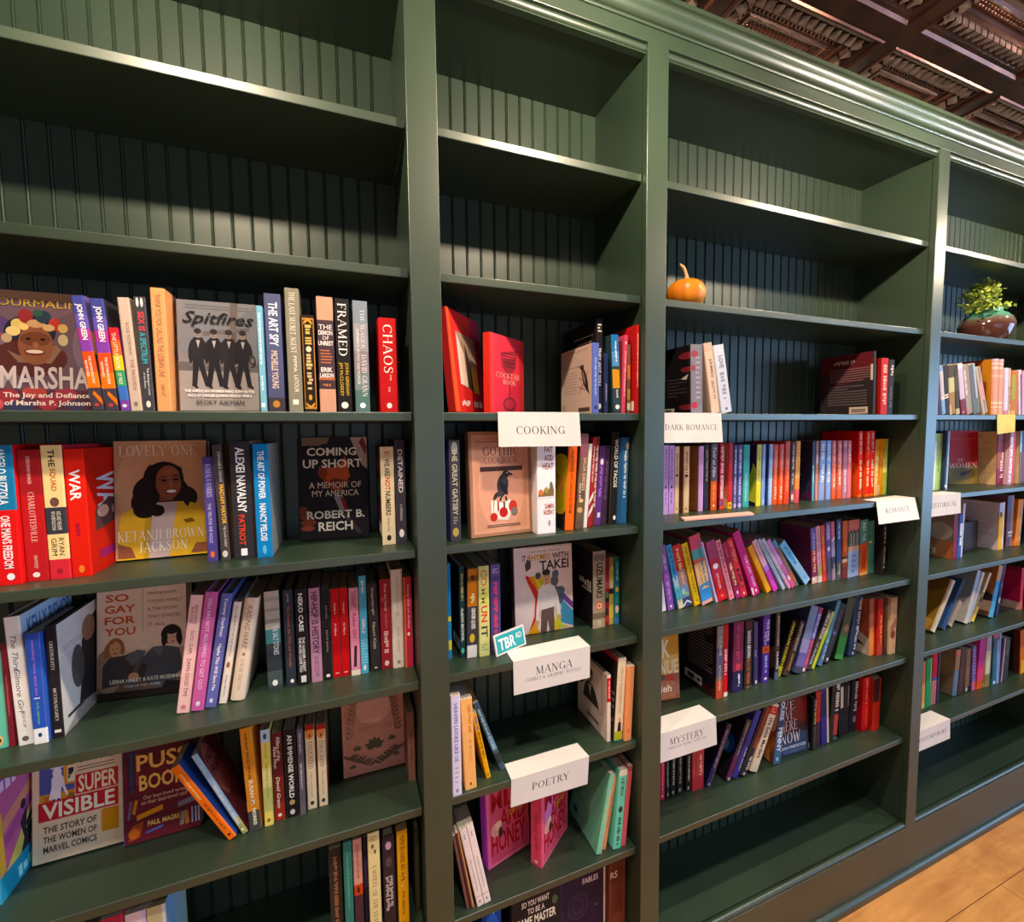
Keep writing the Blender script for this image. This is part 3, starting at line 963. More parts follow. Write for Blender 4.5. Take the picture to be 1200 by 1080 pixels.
BOOKS = [
('p', (-0.5409, 0.0899, 1.6616), -90.0, -5, 0.02, 0.1986, 0.1346, '#5c4548', '', 'face-out biography with flower-crowned smiling person on mauve cover', 0, 'R 0 .93 1 1 #9a7458;R 0 0 1 .93 #5a4550;E .12 .7 .12 .08 #4b3560;E .1 .5 .1 .16 #6a5568;E .05 .62 .1 .05 #8a3a35;E .95 .55 .12 .2 #6d5a68;E .42 .66 .25 .14 #1e2030;E .42 .44 .36 .16 #4a2522;P .2 .5 .3 .4 .62 .4 .72 .52 .66 .56 .5 .44 .3 .46 #7a5a48;E .47 .55 .17 .17 #7a4a32;E .47 .6 .15 .06 #643824;E .4 .6 .025 .01 #1c1210;E .54 .6 .025 .01 #1c1210;E .47 .55 .03 .025 #8a5538;E .46 .49 .1 .026 #5a1e18;E .46 .494 .085 .016 #cdb8a4;E .3 .72 .06 .045 #b8a25a;E .26 .66 .07 .04 #c6b070;E .38 .79 .07 .06 #7a2526;E .48 .73 .09 .035 #a8825a;E .55 .79 .08 .055 #20323e;E .5 .82 .05 .03 #26483e;E .66 .73 .06 .055 #a03028;E .74 .7 .05 .04 #b09050;E .6 .7 .06 .03 #b89868;E .36 .7 .05 .03 #c8a868;E .74 .6 .05 .05 #a99a76;E .2 .6 .05 .04 #a08a68;R 0 0 1 .17 #4c2a34;E .2 .12 .1 .06 #8a2c34;E .45 .15 .12 .05 #a03c38;E .3 .03 .14 .05 #30344e;E .58 .06 .1 .06 #93303c;E .75 .13 .12 .06 #8c3040;E .08 .05 .08 .05 #b04a50;E .85 .04 .1 .05 #3c3450;T .02 .87 .99 .93 #a68a2e TOURMALINE;X .13 .18 1 .37 #b5a6a4 MARSHA;X .155 .095 1 .15 #d8c6bc The Joy and Defiance;X .165 .03 1 .085 #d8c6bc of Marsha P. Johnson', '', None),
('h', (-0.3887, 0.03, 1.6616), 0.0, -5.2, 0.0163, 0.1851, 0.1222, '#3a3540', 'R 0 1 #3a3540;R .84 1 #3c4088;R .72 .84 #5a4aa0;R .62 .72 #9a2c86;R .52 .62 #7a3a9a;R .34 .52 #c8481c;R .2 .34 #d86a18;P .0 .2 .0 .24 1 .1 1 .04 #d86a18;P 0 .06 0 .2 .55 .2 #3a3540;K .22 .62 .8 .93 #eae4ea JOHN GREEN;K .5 .24 .72 .48 #e8d0b8 THE ANTHROPOCENE;K .18 .3 .36 .44 #e8d0b8 REVIEWED;E .5 .05 .2 .018 #a03a34', 'leaning purple and orange spine beside the mauve cover', 0, 'R 0 .5 1 1 #c08a4a;R 0 .7 1 1 #6a5a9a', '', None),
('h', (-0.3715, 0.03, 1.6616), 0.0, -3.3, 0.0183, 0.1825, 0.1204, '#3a3540', 'R 0 1 #3a3540;R .84 1 #3c4088;R .72 .84 #5a4aa0;R .62 .72 #9a2c86;R .52 .62 #7a3a9a;R .34 .52 #c8481c;R .2 .34 #d86a18;P .0 .2 .0 .24 1 .1 1 .04 #d86a18;P 0 .06 0 .2 .55 .2 #3a3540;K .22 .62 .8 .93 #eae4ea JOHN GREEN;K .5 .24 .72 .48 #e8d0b8 THE ANTHROPOCENE;K .18 .3 .36 .44 #e8d0b8 REVIEWED;E .5 .05 .2 .018 #a03a34', 'second purple-orange spine, left of the rainbow book', 0, '', '', None),
('h', (-0.3505, 0.03, 1.6616), 0.0, -4.1, 0.0131, 0.1371, 0.0905, '#803a94', 'R .85 1 #c8222a;R .67 .85 #e05a1c;R .49 .67 #d9b41c;R .3 .49 #2f8a58;R .13 .3 #3766ae;R 0 .13 #6a3a94;D .3 .5 .7 .94 #efe2d0 THE LITTLE BOOK;D .3 .32 .7 .46 #efe2d0 OF PRIDE;E .5 .06 .25 .02 #d8c8d8', 'small rainbow-striped spine', 0, '', '', None),
('p', (-0.3367, 0.03, 1.6616), 0.0, -2.7, 0.0162, 0.1875, 0.12, '#b9a595', 'D .45 .5 .72 .78 #5a4030 ROSE NORMAN;D .45 .18 .75 .46 #6a2c26 THE PAGODA;E .5 .06 .18 .022 #7a6a58', 'beige spine with small brown lettering', 0, '', '', None),
('p', (-0.3192, 0.03, 1.6616), 0.0, -1.2, 0.0158, 0.1911, 0.1223, '#3b3a40', 'E .3 .95 .12 .04 #d8d4d0;E .68 .95 .12 .04 #d8d4d0;K .25 .7 .8 .87 #c8404a SEX IS;K .25 .42 .8 .69 #3a9aa8 A SPECTRUM;D .55 .14 .78 .38 #e8e4e0 The Biological Limits;D .25 .2 .45 .34 #e8e4e0 of the Binary;E .5 .06 .2 .03 #cfcac6', 'charcoal spine with red and teal lettering', 0, '', '', None),
('p', (-0.3, 0.03, 1.6616), 0.0, 0.0, 0.0204, 0.2079, 0.1331, '#d9935c', 'D .3 .28 .7 .95 #4a2c3a THANK YOU FOR CALLING THE LESBIAN LINE;D .35 .12 .65 .22 #4a2c3a ELIZABETH LOVATT', 'tall peach spine with dark vertical lettering', 0, 'R 0 0 1 1 #8c7a74;P 0 0 .3 0 .5 .3 .2 .5 .5 .8 .3 1 0 1 #d9935c;E .6 .7 .3 .1 #3c3438;E .6 .2 .3 .1 #4a4448', '', None),
('h', (-0.2742, 0.0779, 1.6616), -90.0, -4, 0.028, 0.1991, 0.1262, '#6a6468', '', 'face-out grey photo cover with four striding people', 0, 'R 0 0 1 1 #777075;R 0 .52 1 1 #6d6e74;R 0 0 1 .42 #8d8480;R 0 .36 1 .44 #5a5658;P .66 1 .76 1 .72 .62 .64 .62 #5b5150;P .3 .72 .9 .78 .9 .74 .3 .68 #605858;L .1 .92 .9 .97 2 #5c595c;P 0.170 .43 0.245 .43 0.210 .215 0.150 .22 #242226;P 0.230 .43 0.302 .43 0.372 .23 0.315 .22 #242226;F 0.175 .225 0.230 .205 .02 #151316;F 0.345 .235 0.395 .21 .02 #151316;P 0.170 .42 0.300 .42 0.325 .6 0.300 .665 0.185 .665 0.155 .6 #242226;F 0.170 .65 0.140 .42 .05 #242226;F 0.305 .65 0.340 .43 .05 #242226;P 0.215 .64 0.265 .64 0.240 .57 #a39a98;E 0.140 .415 .014 .012 #7a6860;E 0.340 .425 .014 .012 #7a6860;E 0.240 .7 .04 .04 #8a766c;E 0.240 .722 .046 .026 #2a2628;E 0.226 .703 .006 .004 #2a2426;E 0.254 .703 .006 .004 #2a2426;E 0.240 .683 .014 .004 #4a3230;P 0.370 .43 0.445 .43 0.390 .215 0.330 .22 #1f1d22;P 0.430 .43 0.502 .43 0.552 .23 0.495 .22 #1f1d22;F 0.355 .225 0.410 .205 .02 #151316;F 0.525 .235 0.575 .21 .02 #151316;P 0.370 .42 0.500 .42 0.525 .6 0.500 .665 0.385 .665 0.355 .6 #1f1d22;F 0.370 .65 0.340 .42 .05 #1f1d22;F 0.505 .65 0.540 .43 .05 #1f1d22;P 0.415 .64 0.465 .64 0.440 .57 #a39a98;E 0.340 .415 .014 .012 #7a6860;E 0.540 .425 .014 .012 #7a6860;E 0.440 .7 .04 .04 #8a766c;E 0.440 .722 .046 .026 #2a2628;E 0.426 .703 .006 .004 #2a2426;E 0.454 .703 .006 .004 #2a2426;E 0.440 .683 .014 .004 #4a3230;P 0.560 .43 0.635 .43 0.590 .215 0.530 .22 #232126;P 0.620 .43 0.692 .43 0.752 .23 0.695 .22 #232126;F 0.555 .225 0.610 .205 .02 #151316;F 0.725 .235 0.775 .21 .02 #151316;P 0.560 .42 0.690 .42 0.715 .6 0.690 .665 0.575 .665 0.545 .6 #232126;F 0.560 .65 0.530 .42 .05 #232126;F 0.695 .65 0.730 .43 .05 #232126;P 0.605 .64 0.655 .64 0.630 .57 #a39a98;E 0.530 .415 .014 .012 #7a6860;E 0.730 .425 .014 .012 #7a6860;E 0.630 .7 .04 .04 #8a766c;E 0.630 .722 .046 .026 #2a2628;E 0.616 .703 .006 .004 #2a2426;E 0.644 .703 .006 .004 #2a2426;E 0.630 .683 .014 .004 #4a3230;P 0.740 .43 0.815 .43 0.750 .215 0.690 .22 #1f1d22;P 0.800 .43 0.872 .43 0.912 .23 0.855 .22 #1f1d22;F 0.715 .225 0.770 .205 .02 #151316;F 0.885 .235 0.935 .21 .02 #151316;P 0.740 .42 0.870 .42 0.895 .6 0.870 .665 0.755 .665 0.725 .6 #1f1d22;F 0.740 .65 0.710 .42 .05 #1f1d22;F 0.875 .65 0.910 .43 .05 #1f1d22;P 0.785 .64 0.835 .64 0.810 .57 #a39a98;E 0.710 .415 .014 .012 #7a6860;E 0.910 .425 .014 .012 #7a6860;E 0.810 .7 .04 .04 #8a766c;E 0.810 .722 .046 .026 #2a2628;E 0.796 .703 .006 .004 #2a2426;E 0.824 .703 .006 .004 #2a2426;E 0.810 .683 .014 .004 #4a3230;E .93 .47 .045 .05 #3a3638;E .93 .47 .02 .022 #6a6464;I .06 .76 .96 .9 #1a181a Spitfires;X .06 .165 .94 .19 #e4dcd6 THE AMERICAN WOMEN WHO FLEW IN THE;X .1 .125 .9 .15 #e4dcd6 FACE OF DANGER DURING WORLD WAR II;T .2 .055 .8 .095 #2a2628 BECKY AIKMAN', '', None),
('p', (-0.1417, 0.02, 1.6616), 0.0, 0.0, 0.0094, 0.1892, 0.1211, '#6fa6bb', 'W .35 .45 .65 .93 #dfe8ea;W .35 .2 .65 .34 #dfe8ea;R .2 .04 .8 .08 #dfe8ea', 'thin sky blue paperback spine', 0, '', '', None),
('h', (-0.1304, 0.03, 1.6616), 0.0, 0.0, 0.0275, 0.2151, 0.142, '#4a4f70', 'R 0 .12 #3a3238;R .12 .3 #474a68;K .25 .56 .8 .93 #d4d4dc THE ART SPY;K .3 .2 .7 .52 #c9b2a0 MICHELLE YOUNG;E .5 .065 .22 .03 #a8732a', 'slate blue spine with white lettering and gold seal', 0, '', '', None),
('h', (-0.096, 0.03, 1.6616), 0.0, 0.0, 0.0241, 0.2284, 0.1507, '#7b7666', 'G .3 .48 .7 .97 #dcd6c6 THE LAST SECRET AGENT;D .45 .32 .68 .46 #dcd6c6 PIPPA;D .45 .16 .75 .3 #dcd6c6 LATOUR;R .3 .06 .7 .1 #dcd6c6', 'tall olive grey spine, the tallest of its row', 0, '', '', None),
('h', (-0.0688, 0.03, 1.6616), 0.0, 0.0, 0.021, 0.1814, 0.1197, '#241a14', 'R .03 .97 #a8742a;R .08 .05 .92 .95 #241a14;P .15 .93 .5 .97 .85 .93 .85 .9 .5 .94 .15 .9 #b8842e;P .15 .07 .5 .03 .85 .07 .85 .1 .5 .06 .15 .1 #b8842e;W .25 .7 .75 .9 #c8a050;E .5 .65 .22 .03 #d8c8a8;W .25 .22 .75 .6 #c8a878;E .5 .15 .15 .03 #b8842e', 'short black spine with gold ornamental frame', 0, '', '', None),
('h', (-0.0425, 0.03, 1.6616), 0.0, 0.0, 0.0293, 0.2179, 0.1438, '#b98a72', 'R .2 .8 #413238;R .2 .28 #3a2e34;R .28 .3 #a85a38;T .1 .72 .9 .76 #e0d6d0 THE;X .08 .67 .92 .71 #e0d6d0 DEMON;T .3 .63 .7 .66 #e0d6d0 OF;X .05 .58 .95 .62 #e0d6d0 UNREST;L .15 .42 .85 .55 5 #a8623c;X .15 .35 .85 .39 #e0d6d0 ERIK;X .08 .3 .92 .34 #e0d6d0 LARSON;W .25 .225 .75 .245 #c87848', 'spine with peach ends and plum centre band', 0, '', '', None),
('h', (-0.0103, 0.03, 1.6616), 0.0, 0.0, 0.0259, 0.2173, 0.1434, '#1d1a1c', 'G .2 .5 .8 .96 #e2dcd4 FRAMED;D .55 .15 .85 .44 #c8a428 JOHN GRISHAM;D .15 .14 .45 .44 #c8a428 JIM McCLOSKEY;E .5 .06 .25 .03 #d8d0c8', 'black spine with large white lettering and yellow names', 0, '', '', None),
('h', (0.0223, 0.03, 1.6616), 0.0, 0.0, 0.0274, 0.2162, 0.1427, '#7d8489', 'R 0 .2 #4c6a66;R .2 .36 #6f7a7a;R .36 .55 #7f7478;R .55 .8 #8b8a90;R .8 1 #76818c;G .5 .55 .78 .95 #c9ccd0 THE WAGER;G .5 .14 .85 .52 #d8d8d8 DAVID GRANN;D .2 .25 .38 .75 #d8d8d8 SHIPWRECK MUTINY AND MURDER;E .5 .06 .2 .025 #dde0e0', 'smoky grey-green marbled spine', 0, '', '', None),
('h', (0.0693, 0.03, 1.6616), 0.0, 0.0, 0.0355, 0.1873, 0.1236, '#a81518', "G .25 .42 .75 .93 #e8d8d0 CHAOS;D .55 .34 .7 .4 #e8d8d0 Charles Manson;D .45 .22 .6 .27 #e8d8d0 Tom O'Neill;E .5 .07 .14 .03 #e0c8c0", 'bright red spine standing alone at the right', 0, '', '', None),
('h', (-0.541, 0.0566, 1.3774), 0.0, 0.0, 0.0347, 0.2295, 0.1515, '#c01f20', "R .54 1 #1d6a94;X .5 .5 .5 .5 #fff .;K .4 .58 .75 .98 #dfe4e8 ANGELO BUZZOLA;K .4 .12 .75 .5 #eadcd6 ONE MAN'S FREEDOM;E .6 .06 .14 .025 #eadcd6", 'thick spine blue above, red below', 1, '', '', None),
('h', (-0.5056, 0.0646, 1.3774), 0.0, 0.0, 0.0295, 0.2213, 0.146, '#a31f22', 'R .66 1 #8a1c20;D .4 .74 .55 .95 #d8a8a0 DEBORAH BAKER;G .35 .3 .62 .68 #d8b8b0 CHARLOTTESVILLE;D .4 .1 .55 .2 #d8b8b0 GRAYWOLF;E .45 .05 .16 .02 #e0c8c0', 'deep red spine with thin pale lettering', 1, '', '', None),
('h', (-0.4752, 0.0639, 1.3774), 0.0, 0.0, 0.0276, 0.2281, 0.1506, '#ba2a35', 'R .15 1 #d8b880;R .34 .54 #2e3038;K .35 .84 .65 .97 #1e1c20 THE;K .35 .66 .65 .83 #9a5020 SQUAD;E .5 .58 .22 .035 #5a4038;D .55 .37 .75 .51 #d8ccb8 AOC AND THE HOPE;D .3 .37 .48 .51 #d8ccb8 OF A REVOLUTION;D .55 .18 .8 .31 #1e1c20 RYAN;D .2 .18 .45 .31 #1e1c20 GRIM;E .5 .06 .14 .02 #8a1c28', 'cream spine with navy band and red foot', 1, '', '', None),
('h', (-0.4469, 0.0663, 1.3774), 0.0, 0.0, 0.027, 0.2213, 0.1461, '#bd2217', 'R 0 1 #c02418;K .2 .6 .75 .84 #e4d8d4 WAR;W .35 .32 .55 .42 #8a1430;E .5 .06 .14 .03 #d87030', 'scarlet spine with big white word', 1, 'R 0 0 1 1 #b62018;K .15 .42 .85 .8 #c2bcc4 WAR;P .15 .33 .95 .4 .95 .55 .5 .58 .15 .5 #4a3034;E .35 .48 .14 .05 #c09080;E .7 .47 .14 .05 #b08070;R .2 .1 .7 .17 #8a1f5a', '', None),
('h', (-0.4187, 0.1743, 1.3774), -89.2, -6, 0.03, 0.2298, 0.1515, '#a98a72', '', 'face-out portrait of smiling person in mustard jacket', 1, 'R 0 0 1 1 #b07c58;E .5 .6 .5 .45 #b98a66;E .42 .56 .24 .15 #17120f;E .3 .47 .14 .12 #17120f;E .35 .42 .12 .09 #17120f;E .75 .5 .14 .1 #191411;E .52 .66 .22 .16 #17120f;P .02 0 .02 .2 .06 .38 .22 .45 .4 .47 .7 .47 .88 .45 .97 .35 1 .18 1 0 #c29a30;P .28 0 .32 .4 .44 .47 .66 .47 .62 .3 .56 0 #a89898;P .28 0 .3 .3 .35 .44 .4 .46 .36 .2 .34 0 #a8842a;E .3 .42 .12 .08 #17120f;E .44 .4 .08 .05 #17120f;P .46 .48 .62 .48 .6 .58 .48 .56 #6b3f2c;E .57 .64 .145 .145 #7a4a33;E .59 .7 .1 .05 #845238;F 0.36 0.74 0.26 0.5 .05 #1d1410;F 0.32 0.66 0.22 0.42 .05 #1d1410;F 0.4 0.6 0.28 0.38 .05 #1d1410;F 0.42 0.54 0.36 0.34 .05 #1d1410;F 0.3 0.58 0.2 0.46 .05 #1d1410;F 0.72 0.66 0.8 0.46 .05 #1d1410;F 0.76 0.6 0.86 0.44 .05 #1d1410;F 0.74 0.56 0.78 0.42 .05 #1d1410;F 0.38 0.8 0.3 0.6 .05 #1d1410;E .52 .655 .05 .033 #5c3626;E .52 .655 .042 .027 #7d4d36;E .65 .66 .05 .033 #5c3626;E .65 .66 .042 .027 #7d4d36;R .565 .655 .605 .66 #5c3626;P .49 .69 .55 .7 .55 .692 .49 .682 #2a1a14;P .62 .702 .68 .7 .68 .692 .62 .694 #2a1a14;E .52 .655 .03 .012 #1c1210;E .65 .66 .03 .012 #1c1210;E .6 .62 .025 .03 #8a563c;E .6 .555 .07 .026 #7a2a28;E .6 .56 .055 .014 #e8dcd4;P .41 .5 .45 .8 .55 .82 .44 .74 .43 .6 #17120f;P .6 .81 .72 .76 .74 .6 .71 .64 .68 .75 #17120f;P .72 .31 .82 .32 .86 .29 .76 .28 #6a4a14;P .02 .02 .2 .02 .16 .1 .02 .14 #7a4a33;P .8 .02 1 .02 1 .1 .86 .1 #7a4a33;S .05 .87 .88 .96 #d8c0ac LOVELY ONE;S .02 .15 .95 .24 #dcc8b4 KETANJI BROWN;S .24 .05 .76 .14 #e4d8c4 JACKSON', '', None),
('p', (-0.253, 0.0822, 1.3774), 0.0, 0.0, 0.0175, 0.2009, 0.1286, '#443a78', 'G .25 .62 .75 .93 #b8b0d8 KAMALA HARRIS;D .3 .18 .6 .56 #b8b0d8 THE TRUTHS WE HOLD;E .5 .07 .2 .03 #c86030', 'violet spine right of the mustard jacket portrait', 1, '', '', None),
('p', (-0.2295, 0.0776, 1.3774), 0.0, -1.5, 0.0146, 0.2236, 0.1431, '#3c3636', 'D .55 .68 .85 .94 #c8bcae STEPHANIE A. WENGER;K .45 .32 .95 .66 #c89a3a MADAM MAYOR;D .45 .12 .85 .3 #c8bcae My Love Letter;E .5 .06 .3 .03 #b8b0a8', 'slim charcoal spine with amber lettering', 1, 'R 0 0 1 1 #8a6a34;R 0 0 .2 1 #3c3636', '', None),
('h', (-0.2083, 0.0783, 1.3774), 0.0, 0.0, 0.0353, 0.2292, 0.1482, '#29272b', 'K .3 .4 .72 .95 #dcd8d4 ALEXEI NAVALNY;K .3 .12 .6 .38 #c03a28 PATRIOT;R .35 .03 .65 .09 #dcd8d4', 'thick black spine with white and red lettering', 1, 'R 0 0 1 1 #a06a50', 'R 0 0 1 1 #d8c4b4', None),
('h', (-0.1687, 0.0747, 1.3774), 0.0, 0.0, 0.0274, 0.2237, 0.1477, '#1c70a8', 'K .3 .52 .72 .94 #cfdfe8 THE ART OF POWER;K .3 .15 .72 .48 #cfdfe8 NANCY PELOSI;E .5 .07 .12 .04 #5aa0c8', 'bright blue spine with pale lettering', 1, 'R 0 0 1 1 #8a8c86', '', None),
('h', (-0.1002, 0.2129, 1.3774), -96.3, -4, 0.026, 0.232, 0.1494, '#1e1a1e', '', 'face-out black cover with orange-lit face and white capitals', 1, 'R 0 0 1 1 #1d191d;P .05 1 .45 1 .4 .92 .05 .92 #6a5a4a;P .75 1 1 1 1 .68 .92 .72 #a08a80;P .88 .95 .94 1 1 .9 .98 .82 #6a2a2c;E .52 .68 .2 .2 #8a3c22;E .55 .66 .17 .18 #a84a28;P .68 .72 .74 .62 .7 .58 .64 .6 #a84a28;E .34 .66 .07 .07 #7a3220;E .42 .82 .24 .12 #1d191d;P .3 .5 .6 .5 .75 .56 .5 .6 #6a2a1c;P .5 .45 .62 .42 .66 .3 .6 .24 .5 .4 #8a8080;P .58 .42 .66 .38 .7 .26 .64 .28 #7a2226;E .1 .23 .1 .035 #7a3a28;E .12 .17 .11 .03 #703424;E .11 .115 .1 .027 #7a3a28;E .05 .28 .07 .05 #703424;P .6 .25 .66 .25 .9 .05 .84 .03 #3a3236;X .12 .82 .84 .9 #dccabc COMING;X .06 .7 .92 .785 #dccabc UP SHORT;T .14 .5 .9 .56 #d4c0b0 A MEMOIR OF;T .18 .42 .86 .48 #d4c0b0 MY AMERICA;X .1 .2 .94 .28 #dccabc ROBERT B.;X .26 .08 .76 .17 #dccabc REICH', '', None),
('p', (0.0687, 0.0806, 1.3774), 0.0, 0.0, 0.0286, 0.2125, 0.136, '#d3c3a0', 'X .3 .9 .7 .95 #b02c20 TT;K .3 .7 .68 .88 #2c2828 WE ARE;K .3 .56 .68 .69 #b83024 NOT;K .3 .3 .68 .55 #2c2828 NUMBERS;D .4 .14 .6 .28 #6a6050 The Voices of Gaza;E .5 .07 .16 .03 #2c2828', 'cream spine with black and red lettering', 1, '', 'R 0 0 1 1 #2c2426;E .5 .8 .3 .09 #8a2c30;E .5 .55 .35 .1 #4a6a34;E .5 .3 .3 .09 #8a2c30;R .4 .08 .95 .2 #cfc0b0', None),
('p', (0.0993, 0.0797, 1.3774), 0.0, 0.0, 0.0209, 0.227, 0.1453, '#35313a', 'K .3 .46 .75 .94 #c6c0c0 DETAINED;D .4 .22 .62 .38 #c6c0c0 D. ESPERANZA;E .5 .1 .25 .04 #d8d0cc', 'dark plum spine at the right end', 1, '', '', None),
('p', (-0.5747, 0.0794, 1.0924), 0.0, 0.0, 0.0201, 0.1682, 0.1077, '#5fb096', 'E .5 .08 .2 .05 #d8a868;E .5 .08 .08 .02 #20302c', 'mint green spine at the left edge', 2, '', '', None),
('p', (-0.5529, 0.077, 1.0924), 0.0, 0.0, 0.0079, 0.1809, 0.1158, '#6c1e28', 'W .4 .3 .6 .7 #a86068', 'narrow wine red spine', 2, 'R 0 0 1 1 #6c1e28', '', None),
('h', (-0.5397, 0.0745, 1.0924), 0.0, -1.4, 0.0206, 0.2261, 0.1492, '#d6cfc8', 'I .3 .5 .65 .93 #5a5a60 The Third;I .3 .25 .65 .6 #5a5a60 Gilmore Girl;D .45 .1 .65 .3 #5a5048 BISHOP;E .5 .05 .22 .02 #5a5048', 'white hardcover spine with thin script lettering', 2, 'R 0 0 1 1 #a8bcd0;X .1 .8 .95 .95 #4a6a98 KELLY BISHOP', '', None),
('p', (-0.5173, 0.0692, 1.0924), 0.0, 0.0, 0.0192, 0.1954, 0.1251, '#2b4ba0', 'R 0 .14 #dedada;E .5 .08 .14 .02 #2a3a78;D .35 .44 .62 .94 #b06ac0 everything I know about love;R .3 .41 .7 .42 #c8c8d8;D .35 .18 .62 .38 #62b070 dolly alderton', 'royal blue paperback spine with white foot', 2, 'R 0 0 1 1 #3458b0;E .5 .8 .1 .05 #c04a90;E .4 .55 .1 .05 #d8d0d8;E .6 .3 .1 .05 #c04a90;R .1 .02 .9 .15 #6aa0d0', '', None),
('h', (-0.4953, 0.0768, 1.0924), 0.0, 0.0, 0.0152, 0.2011, 0.1327, '#1f1b1d', 'G .35 .52 .65 .96 #d6ccc4 GREENLIGHTS;G .35 .12 .65 .48 #d6ccc4 McCONAUGHEY;R .2 .05 .8 .075 #cfc4bc', 'black spine with spaced white capitals', 2, 'R 0 0 1 1 #b8b8b8;R 0 .7 1 1 #c8c6c4;S .05 .72 .7 .78 #8a8886 GREENLIGHTS;E .8 .45 .3 .36 #23201f;P .35 .05 .5 .4 .55 .7 .75 .85 1 .9 1 0 #2c2827;E .42 .5 .16 .2 #4c4a4a;E .75 .78 .18 .12 #8a6a54;P .0 .0 .4 .14 .9 .1 1 0 #8a8482;R .1 .12 .5 .15 #3a3634', '', None),
('p', (-0.4755, 0.2044, 1.0924), -97.9, -6, 0.024, 0.2228, 0.1579, '#b49a88', '', 'face-out pale cover with two seated friends', 2, 'R 0 0 1 1 #c4a894;R 0 .42 1 1 #d0b6a4;P 0 0 1 0 1 .3 .85 .36 .2 .36 0 .3 #5c4a40;P .7 .1 1 .16 1 .42 .78 .38 #a88c78;E .12 .25 .16 .2 #8a6f5e;X .08 .86 .36 .93 #b24a22 SO;X .08 .76 .42 .83 #b24a22 GAY;X .08 .66 .42 .73 #b24a22 FOR;X .08 .56 .42 .63 #b24a22 YOU;R .5 .58 .505 .98 #6a5648;T .56 .9 .9 .93 #6a5648 FRIENDSHIP,;T .56 .83 .95 .86 #6a5648 FOUND FAMILY;T .56 .76 .9 .79 #6a5648 & THE SHOW;T .56 .69 .94 .72 #6a5648 THAT STARTED;T .56 .62 .76 .65 #6a5648 IT ALL;E .2 .46 .095 .08 #8a5a30;F .12 .5 .1 .36 .05 #8a5a30;F .27 .5 .28 .38 .04 #8a5a30;E .195 .44 .065 .07 #b88a68;E .17 .445 .008 .005 #3a2620;E .22 .447 .008 .005 #3a2620;E .195 .405 .02 .006 #8a4a40;F .14 .49 .2 .52 .03 #8a5a30;P .05 .1 .06 .3 .14 .37 .3 .38 .46 .42 .52 .38 .42 .3 .36 .14 #3a3436;P .3 .36 .44 .42 .54 .4 .5 .34 .38 .28 #54565c;E .83 .53 .12 .09 #221a18;E .84 .5 .065 .07 #c09a80;F .77 .55 .92 .56 .05 #221a18;F .76 .56 .74 .42 .05 #221a18;F .91 .56 .93 .42 .05 #221a18;E .82 .505 .008 .005 #2a1a18;E .865 .507 .008 .005 #2a1a18;E .845 .465 .02 .006 #8a4a44;P .44 .2 .46 .32 .62 .43 .78 .43 .92 .4 .96 .24 1 .22 .9 .18 .84 .06 .66 .04 #45474e;P .6 .42 .74 .42 .7 .34 #5a5c64;P .38 .16 .5 .3 .56 .28 .5 .14 #34302f;P .34 .1 .44 .06 .46 .22 .36 .22 #4a4c52;E .4 .18 .06 .04 #b88a68;P .7 .04 .98 .04 .96 .1 .76 .12 #1a1616;R 0 0 1 .06 #1c1614;X .14 .135 .94 .17 #e0d2c6 LEISHA HAILEY & KATE MOENNIG;T .3 .09 .7 .112 #d8c8bc STARS OF THE L WORD', '', None),
('p', (-0.2949, 0.0755, 1.0924), 0.0, 8.5, 0.0211, 0.2265, 0.145, '#d4a8a4', 'D .45 .72 .7 .95 #5a2c34 JENNIFER;D .2 .74 .44 .92 #5a2c34 RIDGE;D .35 .5 .65 .7 #5a2c34 GLITZ, GLAM,;D .35 .14 .65 .46 #5a2c34 DAMN GOOD TIME;E .5 .05 .2 .02 #b87078', 'pale pink spine leaning right, first of four leaning', 2, '', '', None),
('h', (-0.2716, 0.0732, 1.0924), 0.0, 8.6, 0.021, 0.2302, 0.152, '#b0568c', 'D .35 .18 .65 .95 #e0c0d4 YOU ARE NOT ALLOWED TO GET OLD;E .5 .06 .16 .02 #e0c0d4', 'orchid pink spine leaning right', 2, '', '', None),
('h', (-0.2525, 0.0763, 1.0924), 0.0, 9.8, 0.0181, 0.2232, 0.1473, '#5a5c98', 'K .3 .62 .7 .96 #d0d0e4 Tommy Dorfman;K .3 .15 .7 .56 #dcdcea Maybe This Will Save Me;E .5 .06 .16 .02 #c0c0dc', 'periwinkle spine with white lettering, leaning', 2, '', '', None),
('p', (-0.2359, 0.0829, 1.0924), 0.0, 9.9, 0.0134, 0.2018, 0.1292, '#d2c6b8', 'D .4 .46 .65 .96 #4a4240 ALL THE BEAUTY IN THE WORLD;E .5 .38 .22 .03 #8a5a3c;D .4 .06 .6 .28 #4a4240 PATRICK BRINGLEY', 'narrow ivory spine squeezed between leaning books', 2, '', '', None),
('h', (-0.2044, 0.0818, 1.0924), 0.0, 9.6, 0.026, 0.2057, 0.1358, '#cdb9a4', 'I .3 .5 .65 .93 #7a6a5c RAISING HARE;D .35 .1 .6 .4 #8a7868 CHLOE DALTON;E .5 .45 .1 .015 #7a6a5c', 'fat cream spine with rounded back, leaning right', 2, '', '', 0.008),
('h', (-0.1648, 0.0951, 1.0924), 0.0, 0.0, 0.0272, 0.2093, 0.1314, '#33393c', 'R .62 1 #a29a8e;R .68 .72 #857d74;R .8 .83 #8c857a;R .9 .94 #938b80;R .48 .62 #3f7478;R .2 .4 #2b3136;R .05 .2 #3f4a4a;D .5 .36 .85 .66 #dfdcd4 THE SALT STONES;E .5 .08 .18 .03 #d8d4cc', 'spine of grey bark over teal and black', 2, '', '', None),
